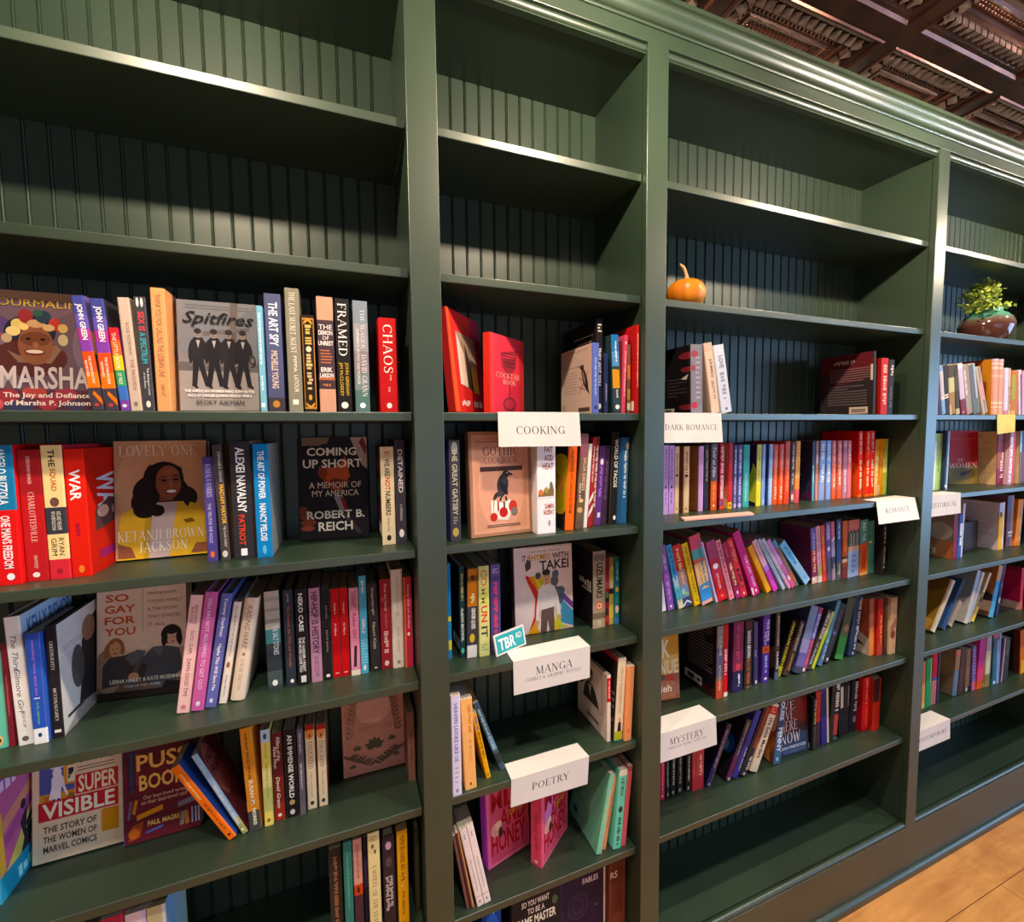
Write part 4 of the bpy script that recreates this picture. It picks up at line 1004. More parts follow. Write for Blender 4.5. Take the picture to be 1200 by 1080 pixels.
('h', (-0.1313, 0.0973, 1.0924), 0.0, 0.0, 0.019, 0.2071, 0.1292, '#2a2e38', 'D .35 .88 .6 .96 #a89a7a JAYNE;D .35 .2 .65 .84 #b0602c The Doctor, the Wife and Wonder;E .6 .06 .18 .02 #d8d0c8', 'dark navy spine with rust orange lettering', 2, '', '', None),
('h', (-0.109, 0.0951, 1.0924), 0.0, 0.0, 0.0214, 0.2072, 0.1314, '#1b181a', 'K .3 .56 .7 .95 #dcd4cc NEKO CASE;K .5 .14 .75 .5 #dcd4cc THE HARDER I FIGHT;K .2 .14 .45 .5 #dcd4cc THE MORE I LOVE YOU;R .3 .03 .75 .1 #c8c0b8', 'black spine with bold white capitals', 2, 'R 0 0 1 1 #8a7a70', '', None),
('h', (-0.083, 0.0974, 1.0924), 0.0, 0.0, 0.0215, 0.2041, 0.1291, '#a4788c', 'K .2 .3 .8 .96 #3c1c34 HIP-HOP IS HISTORY;D .25 .06 .7 .28 #5a2c48 QUESTLOVE', 'mauve spine with dark plum capitals', 2, '', '', None),
('p', (-0.059, 0.0978, 1.0924), 0.0, 0.0, 0.0172, 0.1987, 0.1271, '#1d1a1b', 'D .4 .6 .62 .9 #a89a94 JUST KIDS;D .4 .3 .62 .56 #a89a94 PATTI SMITH;R .3 .03 .7 .06 #d8d0c8', 'thin black spine left of two identical red spines', 2, '', '', None),
('p', (-0.041, 0.1013, 1.0924), 0.0, 0.0, 0.017, 0.1957, 0.1252, '#b0141c', 'I .35 .62 .6 .93 #e4c4c0 Crying in;I .35 .42 .6 .66 #e4c4c0 H Mart;R .3 .04 .7 .05 #e0b0a8', 'left one of the two identical red spines', 2, '', '', None),
('p', (-0.023, 0.0996, 1.0924), 0.0, 0.0, 0.0168, 0.1959, 0.1254, '#b0141c', 'I .35 .62 .6 .93 #e4c4c0 Crying in;I .35 .42 .6 .66 #e4c4c0 H Mart;R .3 .04 .7 .05 #e0b0a8', 'right one of the two identical red spines', 2, '', '', None),
('p', (-0.0039, 0.0938, 1.0924), 0.0, 0.0, 0.0192, 0.195, 0.1248, '#c9809a', 'D .5 .78 .75 .96 #3c2028 KATHLEEN;D .25 .8 .5 .94 #3c2028 HANNA;I .3 .42 .7 .72 #a01c50 Rebel Girl;R 0 .06 #d8c8bc;P .3 .1 .6 .1 .7 .34 .4 .34 #2a2226', 'candy pink spine with black figure', 2, '', '', None),
('h', (0.0164, 0.094, 1.0924), 0.0, 0.0, 0.0159, 0.2189, 0.1325, '#4c9cc0', 'W .35 .82 .65 .95 #d8e8ee;K .3 .38 .7 .6 #dceef4 GIRLS;E .5 .06 .18 .03 #dceef4;L .1 .1 .9 .36 9 #79b8d4', 'tall aqua blue spine', 2, '', '', None),
('h', (0.0375, 0.0951, 1.0924), 0.0, -1.3, 0.0216, 0.1984, 0.1309, '#2d2a2b', 'D .35 .64 .65 .95 #c6beb8 Doppelganger;D .35 .26 .65 .56 #c6beb8 Naomi Klein;R .35 .03 .6 .05 #c6beb8', 'matt black spine with small white lettering', 2, '', '', None),
('h', (0.0597, 0.0976, 1.0924), 0.0, 0.0, 0.0235, 0.2043, 0.1289, '#8e2430', 'I .35 .64 .65 .95 #dcb4a8 From the Family;W .45 .44 .6 .62 #b06a64;W .3 .16 .7 .42 #dcb4a8;E .5 .06 .2 .03 #dcc0b8;E .25 .78 .15 .03 #a84a58', 'crimson spine with rose decoration', 2, '', '', None),
('h', (0.084, 0.0903, 1.0924), 0.0, 0.0, 0.0256, 0.2251, 0.1362, '#cfc4b8', 'G .4 .52 .62 .93 #8a7c70 THE DIARY OF A YOUNG GIRL;G .4 .12 .62 .46 #8a7c70 ANNE FRANK;E .5 .06 .14 .02 #8a7c70', 'tall off-white spine with rounded back', 2, '', '', 0.006),
('p', (0.1103, 0.0846, 1.0924), 0.0, 0.0, 0.0179, 0.2071, 0.1325, '#b02a44', 'I .35 .4 .7 .95 #e8c0c0 Kissing Girls on Shabbat;E .5 .37 .16 .02 #f0d8d0;P 0 0 .2 0 .2 1 0 1 #c86a30;D .4 .1 .62 .3 #702a6a Sara Glass', 'raspberry spine at the right end', 2, '', '', None),
('p', (-0.6084, 0.0836, 0.8099), 0.0, 0.0, 0.0241, 0.2219, 0.1429, '#d8962c', 'R 0 .3 #2a86a8', 'pink-covered picture paperback cut by the left edge', 3, 'R 0 0 1 1 #b05a86;P 0 .85 1 .98 1 1 0 1 #8a4a94;W .1 .84 .95 .96 #e0b8d8;P 0 .6 1 .8 1 .7 0 .5 #c4826a;P 0 .45 1 .72 1 .62 0 .35 #a04a86;P .1 .2 1 .75 1 .45 .4 .15 #c2b45a;P .4 .1 1 .35 1 .25 .5 .05 #b8324a;P .3 .1 .45 .3 .4 .45 .55 .55 .5 .35 .65 .4 .55 .2 .5 .1 #2a2630;E .48 .58 .05 .04 #2a2630;P .5 .4 .85 .6 .86 .57 .52 .35 #2a2630;R 0 0 1 .2 #2384a6;W .3 .03 .95 .12 #8ad0e0;P 0 .2 .1 .22 .1 .7 0 .7 #c8a23a', '', None),
('h', (-0.579, 0.1782, 0.8099), -89.4, -7, 0.028, 0.1882, 0.1398, '#c6ae90', '', 'face-out cream cover with red title panels', 3, 'R 0 0 1 1 #cbb395;R .06 .05 .94 .96 #c6ac8e;R .07 .5 .45 .98 #47508a;R .07 .5 .45 .66 #b47a2c;R .12 .5 .2 .64 #a45a24;R .33 .72 .45 .98 #c0862c;R .37 .74 .45 .9 #d8c8a8;P .38 .76 .44 .84 .44 .88 .38 .88 #2c2830;R .39 .8 .44 .81 #c8b898;E .26 .86 .05 .05 #d6ccd0;P .17 .6 .2 .72 .2 .8 .23 .84 .3 .84 .33 .8 .34 .72 .38 .62 .36 .61 .31 .72 .3 .66 .3 .5 .2 .5 .21 .66 .22 .72 .2 .6 #d6ccd0;R .19 .9 .33 .915 #d6ccd0;P .2 .5 .3 .5 .29 .6 .21 .6 #302c34;R .24 .5 .26 .6 #c8c0c4;E .41 .6 .04 .03 #7a5a20;R .45 .9 .93 .98 #d0bca0;X .5 .905 .9 .965 #3a4a78 STOHL;R .46 .8 .93 .89 #c8b294;L .48 .82 .9 .88 2 #7a6a5a;R .46 .6 .94 .79 #a8222c;K .47 .6 .48 .61 #a8222c .;X .49 .61 .92 .78 #dcc8a8 SUPER;R .06 .4 .94 .585 #a8222c;X .1 .415 .9 .57 #e0d0b8 VISIBLE;R .07 .06 .72 .385 #d2bea0;R .08 .07 .71 .375 #c4ac90;X .11 .28 .69 .345 #3c342e THE STORY OF;X .11 .185 .69 .25 #3c342e THE WOMEN OF;X .11 .09 .69 .155 #3c342e MARVEL COMICS;R .75 .16 .94 .385 #b5781e', '', None),
('p', (-0.4355, 0.1595, 0.8099), -89.2, -6, 0.022, 0.1974, 0.1282, '#3a4a80', '', 'face-out maroon cover with gold title and drawn books', 3, 'R 0 0 1 1 #571a24;R .0 .78 1 1 #4a1820;P .05 .98 .2 1 .2 .6 .05 .5 #3c1a28;P .08 .9 .13 .9 .13 .5 .08 .5 #2e3450;P .15 .88 .19 .88 .2 .55 .16 .55 #702a34;R 0 .55 1 .56 #3a1018;R 0 .44 1 .45 #3a1018;R 0 .22 1 .23 #3a1018;X .17 .7 .85 .86 #d6a85c PUSS;X .2 .5 .9 .655 #d6a85c BOOKS;T .25 .41 .85 .45 #c8a088 Our best-loved writers;T .22 .36 .82 .4 #c8a088 on their best-loved cats;P .04 .25 .08 .42 .11 .42 .07 .24 #5a5468;P .1 .3 .14 .42 .18 .42 .14 .28 #b06a20;P .16 .22 .5 .27 .5 .32 .16 .27 #b8741e;P .7 .25 .98 .28 .98 .34 .7 .3 #6a6478;P .92 .28 1 .29 1 .35 .92 .34 #b8601e;E .83 .46 .03 .03 #a89488;E .83 .42 .012 .04 #a89488;X .3 .14 .72 .19 #d6a85c PAUL MAGRS;P .05 .03 .2 .05 .25 .2 .1 .18 #8a3a20;E .12 .1 .07 .05 #b0551e;P .28 .07 .5 .1 .5 .12 .28 .09 #4a5a98;P .72 .06 .78 .07 .8 .2 .74 .2 #7a6a58;P .8 .06 .85 .07 .83 .2 .79 .2 #a86a2a;P .88 .06 .9 .06 .9 .22 .88 .22 #8a94b0;P .93 .06 .95 .06 .95 .22 .93 .22 #8a94b0;P .97 .06 .99 .06 .99 .22 .97 .22 #8a94b0', '', None),
('p', (-0.2446, 0.0797, 0.8099), 0.0, -26.5, 0.0149, 0.1959, 0.07, '#d06414', 'W .35 .55 .6 .9 #f0b070;W .35 .12 .65 .5 #8a3a10;E .5 .06 .2 .015 #5a2408', 'orange spine tipped far over to the left', 3, 'R 0 0 1 1 #27407e', '', None),
('p', (-0.2216, 0.0857, 0.8099), 0.0, -22.7, 0.0104, 0.2034, 0.09, '#86a2b4', "R 0 .2 #8a8a58;R .2 .5 #7f9ab0;K .25 .12 .75 .62 #e0e4e4 MAN'S SEARCH FOR MEANING;D .4 .7 .65 .94 #c0ccd4 FRANKL;E .5 .05 .2 .015 #d8d4b0", 'tipped blue-grey spine with maroon front cover showing', 3, 'R 0 0 1 1 #4e2028;E .3 .7 .3 .3 #7a3f36;X .1 .8 .75 .9 #2c1418 VIKTOR;X .1 .68 .8 .78 #2c1418 FRANKL;L .4 .3 .7 .6 6 #6a3a3a', '', None),
('p', (-0.2086, 0.0853, 0.8099), 0.0, -2.4, 0.0209, 0.2224, 0.1412, '#c07a28', 'R 0 .22 #3f3a3c;P 0 .2 0 .3 1 .22 1 .2 #c07a28;W .35 .5 .6 .95 #7a4c1c;K .35 .25 .7 .5 #e4d4b8 SUSAN M.;K .4 .06 .7 .22 #e4d4b8 NORRIS', 'ochre spine with dark curved foot', 3, '', '', None),
('p', (-0.1824, 0.089, 0.8099), 0.0, 0.0, 0.0165, 0.2077, 0.1329, '#cfb85a', 'R .87 1 #9fb6c8;E .5 .93 .2 .03 #3a4a58;R .4 .6 #c8bc78;R .15 .4 #a8a860;D .4 .7 .62 .86 #6a8a5a THE POWER;D .4 .3 .66 .66 #6a7a50 THE POWER OF NOW;E .5 .06 .2 .02 #7a6a20', 'narrow yellow spine with pale blue top', 3, '', '', None),
('p', (-0.1639, 0.0957, 0.8099), 0.0, 0.0, 0.0193, 0.1918, 0.1227, '#6a201c', 'R 0 .2 #8e2a20;R .5 1 #56181a;I .45 .68 .8 .95 #e0c8b0 Killers of the;I .12 .6 .45 .85 #e0c8b0 Flower Moon;I .3 .14 .65 .5 #e0c8b0 David Grann;E .5 .06 .18 .02 #e0c8b0', 'brick red spine with white script', 3, '', '', None),
('p', (-0.1419, 0.0944, 0.8099), 0.0, 0.0, 0.0234, 0.1935, 0.1238, '#1c1517', 'K .3 .22 .7 .94 #dcd0c4 AN IMMENSE WORLD;E .5 .17 .22 .03 #a88a58;E .5 .06 .2 .03 #b8b0a8', 'black spine with bold white title', 3, '', '', None),
('p', (-0.116, 0.0923, 0.8099), 0.0, 0.0, 0.0109, 0.1905, 0.1219, '#5c535c', 'W .35 .7 .65 .95 #b0a4ac;W .35 .3 .65 .6 #c0b4bc', 'thin dusk grey spine', 3, '', '', None),
('p', (-0.1019, 0.1014, 0.8099), 0.0, 0.0, 0.0186, 0.1895, 0.1213, '#d3bd9a', 'R .93 1 #8a2418;P .1 .86 .5 .82 .9 .86 .9 .94 .1 .94 #c87a3c;E .5 .87 .08 .02 #3c2c24;G .3 .48 .75 .8 #4a3c34 EDUCATED;D .4 .14 .6 .44 #8a7a68 TARA WESTOVER;E .5 .07 .2 .025 #3a302c', 'left one of two matching ivory spines', 3, '', '', None),
('p', (-0.0791, 0.1011, 0.8099), 0.0, 0.0, 0.0176, 0.1855, 0.1187, '#d3bd9a', 'R .93 1 #8a2418;P .1 .86 .5 .82 .9 .86 .9 .94 .1 .94 #c87a3c;E .5 .87 .08 .02 #3c2c24;G .3 .48 .75 .8 #4a3c34 EDUCATED;D .4 .14 .6 .44 #8a7a68 TARA WESTOVER;E .5 .07 .2 .025 #3a302c', 'right one of two matching ivory spines', 3, 'R 0 0 1 1 #a08870;P 0 0 1 0 1 .4 .3 .5 0 .3 #5a3028;P .1 .1 .9 .2 .8 .6 .3 .5 #a8582c;E .6 .32 .15 .08 #3a2424;R .1 .78 .9 .9 #7a6a5a', '', None),
('h', (-0.0299, 0.184, 0.8099), -90.2, -2, 0.02, 0.195, 0.141, '#b07868', '', 'face-out dusty pink journal with dark lotus pattern', 3, 'R 0 0 1 1 #bd8676;R .02 .01 .98 .99 #b47a6a;E .5 .78 .3 .18 #c29080;T .24 .53 .8 .575 #8a5c44 GRATITUDE;R .24 .505 .8 .509 #9a6c5a;F 0.500 0.300 0.500 0.430 0.055 #4f4836;F 0.500 0.300 0.411 0.410 0.055 #4f4836;F 0.500 0.300 0.589 0.410 0.055 #4f4836;F 0.500 0.300 0.338 0.358 0.055 #4f4836;F 0.500 0.300 0.662 0.358 0.055 #4f4836;F 0.500 0.300 0.370 0.306 0.055 #4f4836;F 0.500 0.300 0.630 0.306 0.055 #4f4836;F 0.220 0.310 0.220 0.370 0.025 #565038;F 0.220 0.310 0.179 0.361 0.025 #565038;F 0.220 0.310 0.261 0.361 0.025 #565038;F 0.220 0.310 0.145 0.337 0.025 #565038;F 0.220 0.310 0.295 0.337 0.025 #565038;F 0.220 0.310 0.160 0.313 0.025 #565038;F 0.220 0.310 0.280 0.313 0.025 #565038;F 0.790 0.350 0.790 0.410 0.025 #565038;F 0.790 0.350 0.749 0.401 0.025 #565038;F 0.790 0.350 0.831 0.401 0.025 #565038;F 0.790 0.350 0.715 0.377 0.025 #565038;F 0.790 0.350 0.865 0.377 0.025 #565038;F 0.790 0.350 0.730 0.353 0.025 #565038;F 0.790 0.350 0.850 0.353 0.025 #565038;F 0.140 0.100 0.140 0.145 0.019 #5a4a38;F 0.140 0.100 0.109 0.138 0.019 #5a4a38;F 0.140 0.100 0.171 0.138 0.019 #5a4a38;F 0.140 0.100 0.084 0.120 0.019 #5a4a38;F 0.140 0.100 0.196 0.120 0.019 #5a4a38;F 0.140 0.100 0.095 0.102 0.019 #5a4a38;F 0.140 0.100 0.185 0.102 0.019 #5a4a38;F 0.860 0.140 0.860 0.185 0.019 #5a4a38;F 0.860 0.140 0.829 0.178 0.019 #5a4a38;F 0.860 0.140 0.891 0.178 0.019 #5a4a38;F 0.860 0.140 0.804 0.160 0.019 #5a4a38;F 0.860 0.140 0.916 0.160 0.019 #5a4a38;F 0.860 0.140 0.815 0.142 0.019 #5a4a38;F 0.860 0.140 0.905 0.142 0.019 #5a4a38;F 0.400 0.080 0.530 0.140 .03 #5a4a38;F 0.400 0.090 0.310 0.150 .026 #64523c;F 0.345 0.102 0.475 0.172 .03 #5a4a38;F 0.345 0.112 0.255 0.172 .026 #64523c;F 0.290 0.124 0.420 0.184 .03 #5a4a38;F 0.290 0.134 0.200 0.194 .026 #64523c;F 0.235 0.146 0.365 0.216 .03 #5a4a38;F 0.235 0.156 0.145 0.216 .026 #64523c;F 0.180 0.168 0.310 0.228 .03 #5a4a38;F 0.180 0.178 0.090 0.238 .026 #64523c;F 0.125 0.190 0.255 0.260 .03 #5a4a38;F 0.125 0.200 0.035 0.260 .026 #64523c;F 0.070 0.212 0.200 0.272 .03 #5a4a38;F 0.070 0.222 -0.020 0.282 .026 #64523c;F 0.100 0.460 0.040 0.510 .026 #8a6a50;F 0.100 0.460 0.170 0.515 .026 #94745a;F 0.110 0.515 0.050 0.565 .026 #8a6a50;F 0.110 0.515 0.180 0.570 .026 #94745a;F 0.120 0.570 0.060 0.620 .026 #8a6a50;F 0.120 0.570 0.190 0.625 .026 #94745a;F 0.130 0.625 0.070 0.675 .026 #8a6a50;F 0.130 0.625 0.200 0.680 .026 #94745a;F 0.140 0.680 0.080 0.730 .026 #8a6a50;F 0.140 0.680 0.210 0.735 .026 #94745a;F 0.150 0.735 0.090 0.785 .026 #8a6a50;F 0.150 0.735 0.220 0.790 .026 #94745a;F 0.160 0.790 0.100 0.840 .026 #8a6a50;F 0.160 0.790 0.230 0.845 .026 #94745a;F 0.170 0.845 0.110 0.895 .026 #8a6a50;F 0.170 0.845 0.240 0.900 .026 #94745a;E 0.380 0.045 .008 .006 #5a4a38;E 0.290 0.057 .008 .006 #5a4a38;E 0.200 0.045 .008 .006 #5a4a38;E 0.110 0.057 .008 .006 #5a4a38;F 0.600 0.080 0.470 0.140 .03 #5a4a38;F 0.600 0.090 0.690 0.150 .026 #64523c;F 0.655 0.102 0.525 0.172 .03 #5a4a38;F 0.655 0.112 0.745 0.172 .026 #64523c;F 0.710 0.124 0.580 0.184 .03 #5a4a38;F 0.710 0.134 0.800 0.194 .026 #64523c;F 0.765 0.146 0.635 0.216 .03 #5a4a38;F 0.765 0.156 0.855 0.216 .026 #64523c;F 0.820 0.168 0.690 0.228 .03 #5a4a38;F 0.820 0.178 0.910 0.238 .026 #64523c;F 0.875 0.190 0.745 0.260 .03 #5a4a38;F 0.875 0.200 0.965 0.260 .026 #64523c;F 0.930 0.212 0.800 0.272 .03 #5a4a38;F 0.930 0.222 1.020 0.282 .026 #64523c;F 0.900 0.460 0.960 0.510 .026 #7a5a44;F 0.900 0.460 0.830 0.515 .026 #7a5a44;F 0.890 0.515 0.950 0.565 .026 #7a5a44;F 0.890 0.515 0.820 0.570 .026 #7a5a44;F 0.880 0.570 0.940 0.620 .026 #7a5a44;F 0.880 0.570 0.810 0.625 .026 #7a5a44;F 0.870 0.625 0.930 0.675 .026 #7a5a44;F 0.870 0.625 0.800 0.680 .026 #7a5a44;F 0.860 0.680 0.920 0.730 .026 #7a5a44;F 0.860 0.680 0.790 0.735 .026 #7a5a44;F 0.850 0.735 0.910 0.785 .026 #7a5a44;F 0.850 0.735 0.780 0.790 .026 #7a5a44;F 0.840 0.790 0.900 0.840 .026 #7a5a44;F 0.840 0.790 0.770 0.845 .026 #7a5a44;F 0.830 0.845 0.890 0.895 .026 #7a5a44;F 0.830 0.845 0.760 0.900 .026 #7a5a44;E 0.620 0.045 .008 .006 #5a4a38;E 0.710 0.057 .008 .006 #5a4a38;E 0.800 0.045 .008 .006 #5a4a38;E 0.890 0.057 .008 .006 #5a4a38', '', None),
('p', (0.1119, 0.1, 0.8099), 0.0, 0.0, 0.0163, 0.1667, 0.12, '#7c5344', 'R 0 1 #7c5344;W .35 .3 .65 .7 #5c3a30', 'rust brown spine between pink journal and green upright', 3, '', '', None),
('p', (-0.4338, 0.035, 0.5149), 0.0, 0.0, 0.032, 0.2538, 0.16, '#a02838', 'W .4 .3 .6 .7 #e0b0b0', 'rose red spine, leftmost in its row', 4, '', '', None),
('p', (-0.401, 0.04, 0.5149), 0.0, 0.0, 0.031, 0.2442, 0.16, '#c9b0ae', 'E .45 .9 .08 .02 #7a3a58;E .45 .82 .08 .02 #7a3a58;R .8 0 1 1 #b8a8c0;W .4 .3 .6 .7 #7a3a58', 'pale pink spine with small plum dots', 4, '', '', None),
('h', (-0.3692, 0.04, 0.5149), 0.0, 0.0, 0.0294, 0.2435, 0.1, '#a89a72', 'R .82 0 1 1 #b4b4b4;W .4 .3 .6 .7 #7a6a48', 'sand coloured spine with sky blue front cover', 4, 'R 0 0 1 1 #6a92b4;R .4 0 1 1 #7a98a0;R .9 0 1 1 #8a967a', '', None),
('p', (-0.0619, 0.05, 0.5149), 0.0, 0.0, 0.0244, 0.2355, 0.1554, '#2c2421', 'W .35 .2 .65 .92 #8a5a34', 'black spine with copper lettering', 4, '', '', None),
('h', (-0.0337, 0.04, 0.5149), 0.0, 0.0, 0.0172, 0.2508, 0.16, '#2c6459', 'R 0 .12 #265a50;W .4 .4 .6 .9 #5a8a7a;E .5 .08 .2 .025 #c8d0c8', 'deep teal spine', 4, '', '', None),
('p', (-0.0147, 0.045, 0.5149), 0.0, 0.0, 0.0185, 0.2453, 0.16, '#5a3034', 'R .58 1 #b58070;R .48 .58 #a83a1c;E .5 .53 .15 .03 #401810;R 0 .48 #40262c;W .35 .62 .65 .95 #8a5a50;R .1 .05 .9 .08 #8a6a5a', 'spine with blush top and ember band', 4, '', '', None),
('p', (0.0057, 0.06, 0.5149), 0.0, 0.0, 0.0085, 0.2274, 0.1501, '#2c2638', 'R .5 .8 #3a3450', 'very thin indigo spine', 4, '', '', None),
('h', (0.0156, 0.035, 0.5149), 0.0, 0.0, 0.0241, 0.2576, 0.16, '#c4b47e', 'G .3 .18 .7 .72 #4a4030 A WHEEL OF THE YEAR;E .4 .88 .12 .02 #6a5a3c;E .6 .83 .1 .02 #6a5a3c;L .2 .92 .8 .97 3 #8a7a58', 'cream spine with green-black capitals', 4, '', '', None),
('h', (0.0455, 0.04, 0.5149), 0.0, 0.0, 0.0248, 0.2355, 0.1554, '#2c2123', 'E .5 .9 .25 .04 #a8889c;E .5 .74 .25 .05 #4e363e;W .5 .3 .8 .6 #a89a98;W .18 .25 .48 .6 #a89a98;R .47 .3 .49 .6 #6a2a2a;E .5 .1 .1 .02 #a89a98', 'dark cocoa spine with pale oval emblem', 4, '', '', None),
('h', (0.0757, 0.04, 0.5149), 0.0, 0.0, 0.023, 0.237, 0.1564, '#bd8a1c', 'W .3 .5 .7 .95 #8a5a14;E .7 .55 .06 .012 #e0c070;E .4 .46 .06 .015 #e0c070;W .35 .16 .6 .4 #8a5a14;E .5 .08 .12 .02 #5a3c10', 'golden yellow spine', 4, '', '', None),
('h', (0.1153, 0.07, 0.5149), 0.0, 0.0, 0.0129, 0.2021, 0.1334, '#2a2c1c', 'R .3 .02 .6 .98 #3c3c22', 'black-green spine at the right end', 4, '', '', None),
('p', (0.2101, 0.0431, 1.6616), -41.3, -5.6, 0.02, 0.2247, 0.1596, '#b01f1c', '', 'red cover leaning against left upright with canyon photo', 5, 'R 0 0 1 1 #b4201e;R .7 0 1 1 #8e1a34;P 0 0 .12 0 .06 1 0 1 #c64a1c;P .22 .28 .8 .2 .8 .78 .2 .8 #8a7060;P .22 .28 .45 .26 .4 .6 .22 .78 #cdb49e;P .45 .25 .62 .22 .58 .5 .45 .7 #2e2626;P .62 .22 .8 .2 .8 .45 .6 .5 #b08a2e;L .3 .82 .8 .92 3 #8a2a18;W .2 .06 .48 .12 #d8c0b0;W .58 .06 .88 .12 #d8c0b0', '', None),
('h', (0.2967, 0.0661, 1.6616), -53.7, 0, 0.02, 0.18, 0.1435, '#c0281a', '', 'red cover with drawn wine glass, beside the leaning red one', 5, 'R 0 0 1 1 #c2283a;R .85 0 1 1 #b2262c;R 0 0 .08 1 #c83038;P .28 .78 .78 .85 .74 .6 .6 .52 .45 .52 .32 .6 #8a1e2a;P .34 .75 .72 .8 .7 .74 .34 .7 #c2283a;L .34 .66 .72 .8 4 #5a1a24;P .52 .52 .56 .52 .55 .2 .53 .2 #5a1a24;E .54 .12 .2 .1 #7a1e2a;E .54 .13 .15 .06 #a82636;L .4 .6 .68 .68 3 #3a1418;S .14 .46 .9 .53 #d89a88 COCKTAIL;S .34 .38 .74 .445 #d89a88 BOOK', '', None),
('h', (0.5858, 0.055, 1.6616), 0.0, 0.0, 0.0176, 0.2302, 0.165, '#1d1b1c', 'L .2 .86 .8 .96 3 #c8c4c0;K .3 .3 .7 .7 #d8d4d0 THEY GOT YOU;E .5 .08 .25 .03 #c8c4c0', 'tall black spine with white lettering', 5, '', 'R 0 0 1 1 #1a1819;L .3 .84 .9 .87 1 #a8a4a0;L .4 .78 .85 .8 1 #d8d4d0;L .2 .7 .95 .76 2 #6a6664;L .2 .5 .9 .6 3 #4a4846', None),
('h', (0.5523, 0.02, 1.6616), 0.0, 0.0, 0.0192, 0.1648, 0.16, '#4a5ba0', 'W .35 .25 .6 .8 #8a9ac8;E .5 .08 .25 .03 #26306a', 'blue spine with cream bird drawing on back cover', 5, '', 'R 0 0 1 1 #c4ada0;L .1 .93 .9 .95 1 #8a7468;L .1 .7 .6 .72 1 #7a665c;L .1 .3 .55 .66 8 #a8948a;F .58 .26 .94 .66 .02 #7a5444;F .56 .42 .84 .34 .02 #8a6454;F .72 .5 .6 .54 .02 #8a6454;F .7 .7 .9 .3 .13 #3c2c2a;F .74 .6 .94 .26 .05 #2a2020;F .72 .64 .82 .42 .05 #8a7468;E .71 .69 .06 .035 #2c2222;F .67 .7 .58 .715 .018 #4a3a34;E .7 .7 .01 .007 #c8b0a4;F .8 .46 .76 .4 .015 #5a4038;R .6 .03 .94 .09 #4a3c3a;R .06 .06 .16 .16 #a8948a', None),
('p', (0.6043, 0.05, 1.6616), 0.0, 0.0, 0.0118, 0.1479, 0.1, '#27305c', 'W .35 .2 .65 .5 #b0b4c8', 'slim navy spine wedged behind black one', 5, '', '', None),
('p', (0.6236, 0.035, 1.6616), 0.0, -2.6, 0.0203, 0.1909, 0.1222, '#263c44', 'R .78 1 #1c6aa8;R .6 .78 #4a86b8;R .32 .56 #c48a1c;W .4 .65 .65 .92 #d8e0e4;W .4 .18 .65 .3 #c8c4b0;E .5 .08 .3 .03 #d0d4d4', 'striped blue, gold and dark green spine', 5, '', '', None),
('p', (0.6561, 0.035, 1.6616), 0.0, 2.2, 0.0108, 0.1919, 0.1228, '#b8405c', 'E .5 .9 .2 .02 #e0c0c8;W .35 .2 .65 .8 #e0b0b8', 'very thin pink spine', 5, '', '', None),
('p', (0.6626, 0.035, 1.6616), 0.0, 0.0, 0.0081, 0.1703, 0.109, '#6a4630', 'R .5 .7 #b0662a;R .2 .35 #8a7a34;R .05 .15 #b8a890', 'very thin brown mosaic spine', 5, '', '', None),
('h', (0.677, 0.02, 1.6616), 0.0, 0.0, 0.0077, 0.2154, 0.16, '#a01818', 'W .3 .3 .7 .9 #d8b0a0', 'red hardcover back with white barcode, far right', 5, '', 'R 0 0 1 1 #a8181a;R .25 .03 .95 .14 #dcd0c4;R .4 .05 .85 .1 #5a4a44;E .35 .88 .12 .05 #e0d4c8;W .4 .5 .6 .7 #d0988a;L .2 .2 .8 .3 4 #c07a70', None),
('p', (0.2122, 0.0516, 1.3774), 0.0, 0.0, 0.0234, 0.2253, 0.1442, '#37363e', 'E .5 .92 .3 .06 #8a8a84;K .25 .26 .75 .92 #a8a48c THE GREAT GATSBY;L .3 .17 .7 .25 3 #8a8a78;E .5 .09 .3 .045 #a08a48', 'dark spine with grey deco capitals and gold seal', 6, '', 'R 0 0 1 1 #4a4080', None),
('h', (0.2581, 0.0801, 1.3774), -85.9, -3.0, 0.024, 0.2415, 0.1557, '#8a6450', 'R 0 1 #7a5848;D .35 .15 .65 .85 #4a3228 THE GOTHIC COOKBOOK;L .1 .2 .9 .8 14 #6a4a3c', 'face-out antique pink-brown cover with raven drawing', 6, 'R 0 0 1 1 #8e6650;R .04 .03 .96 .97 #b4846c;R .08 .06 .92 .94 #ae7c64;E .5 .45 .38 .4 #b88670;R .09 .9 .91 .905 #6a4838;S .22 .77 .8 .86 #3a2a26 GOTHIC;S .23 .69 .79 .76 #5a3e34 COOKBOOK;R .16 .62 .86 .665 #3c2a26;F .54 .6 .5 .36 .12 #2e2a2c;F .58 .56 .44 .36 .07 #38343a;F .48 .52 .6 .38 .06 #242124;F .44 .42 .36 .34 .04 #2e2a2c;E .58 .59 .06 .035 #2e2a2c;F .6 .6 .7 .575 .022 #1c1a1c;E .6 .6 .01 .007 #b8a090;F .5 .38 .46 .32 .02 #242124;F .56 .38 .58 .32 .02 #242124;P .36 .2 .66 .2 .64 .34 .52 .31 .38 .34 #d8ccc4;R .42 .2 .45 .33 #8a2424;R .52 .2 .55 .32 #3a2c2c;P .34 .16 .6 .14 .66 .22 .36 .24 #c8b8b0;E .36 .18 .06 .04 #a42420;E .52 .22 .07 .05 #9a2020;E .68 .27 .07 .06 #a83028;R .32 .22 .35 .34 #d8ccc4;E .7 .22 .06 .04 #6a6058;L .25 .08 .8 .11 2 #5a4034', '', None),
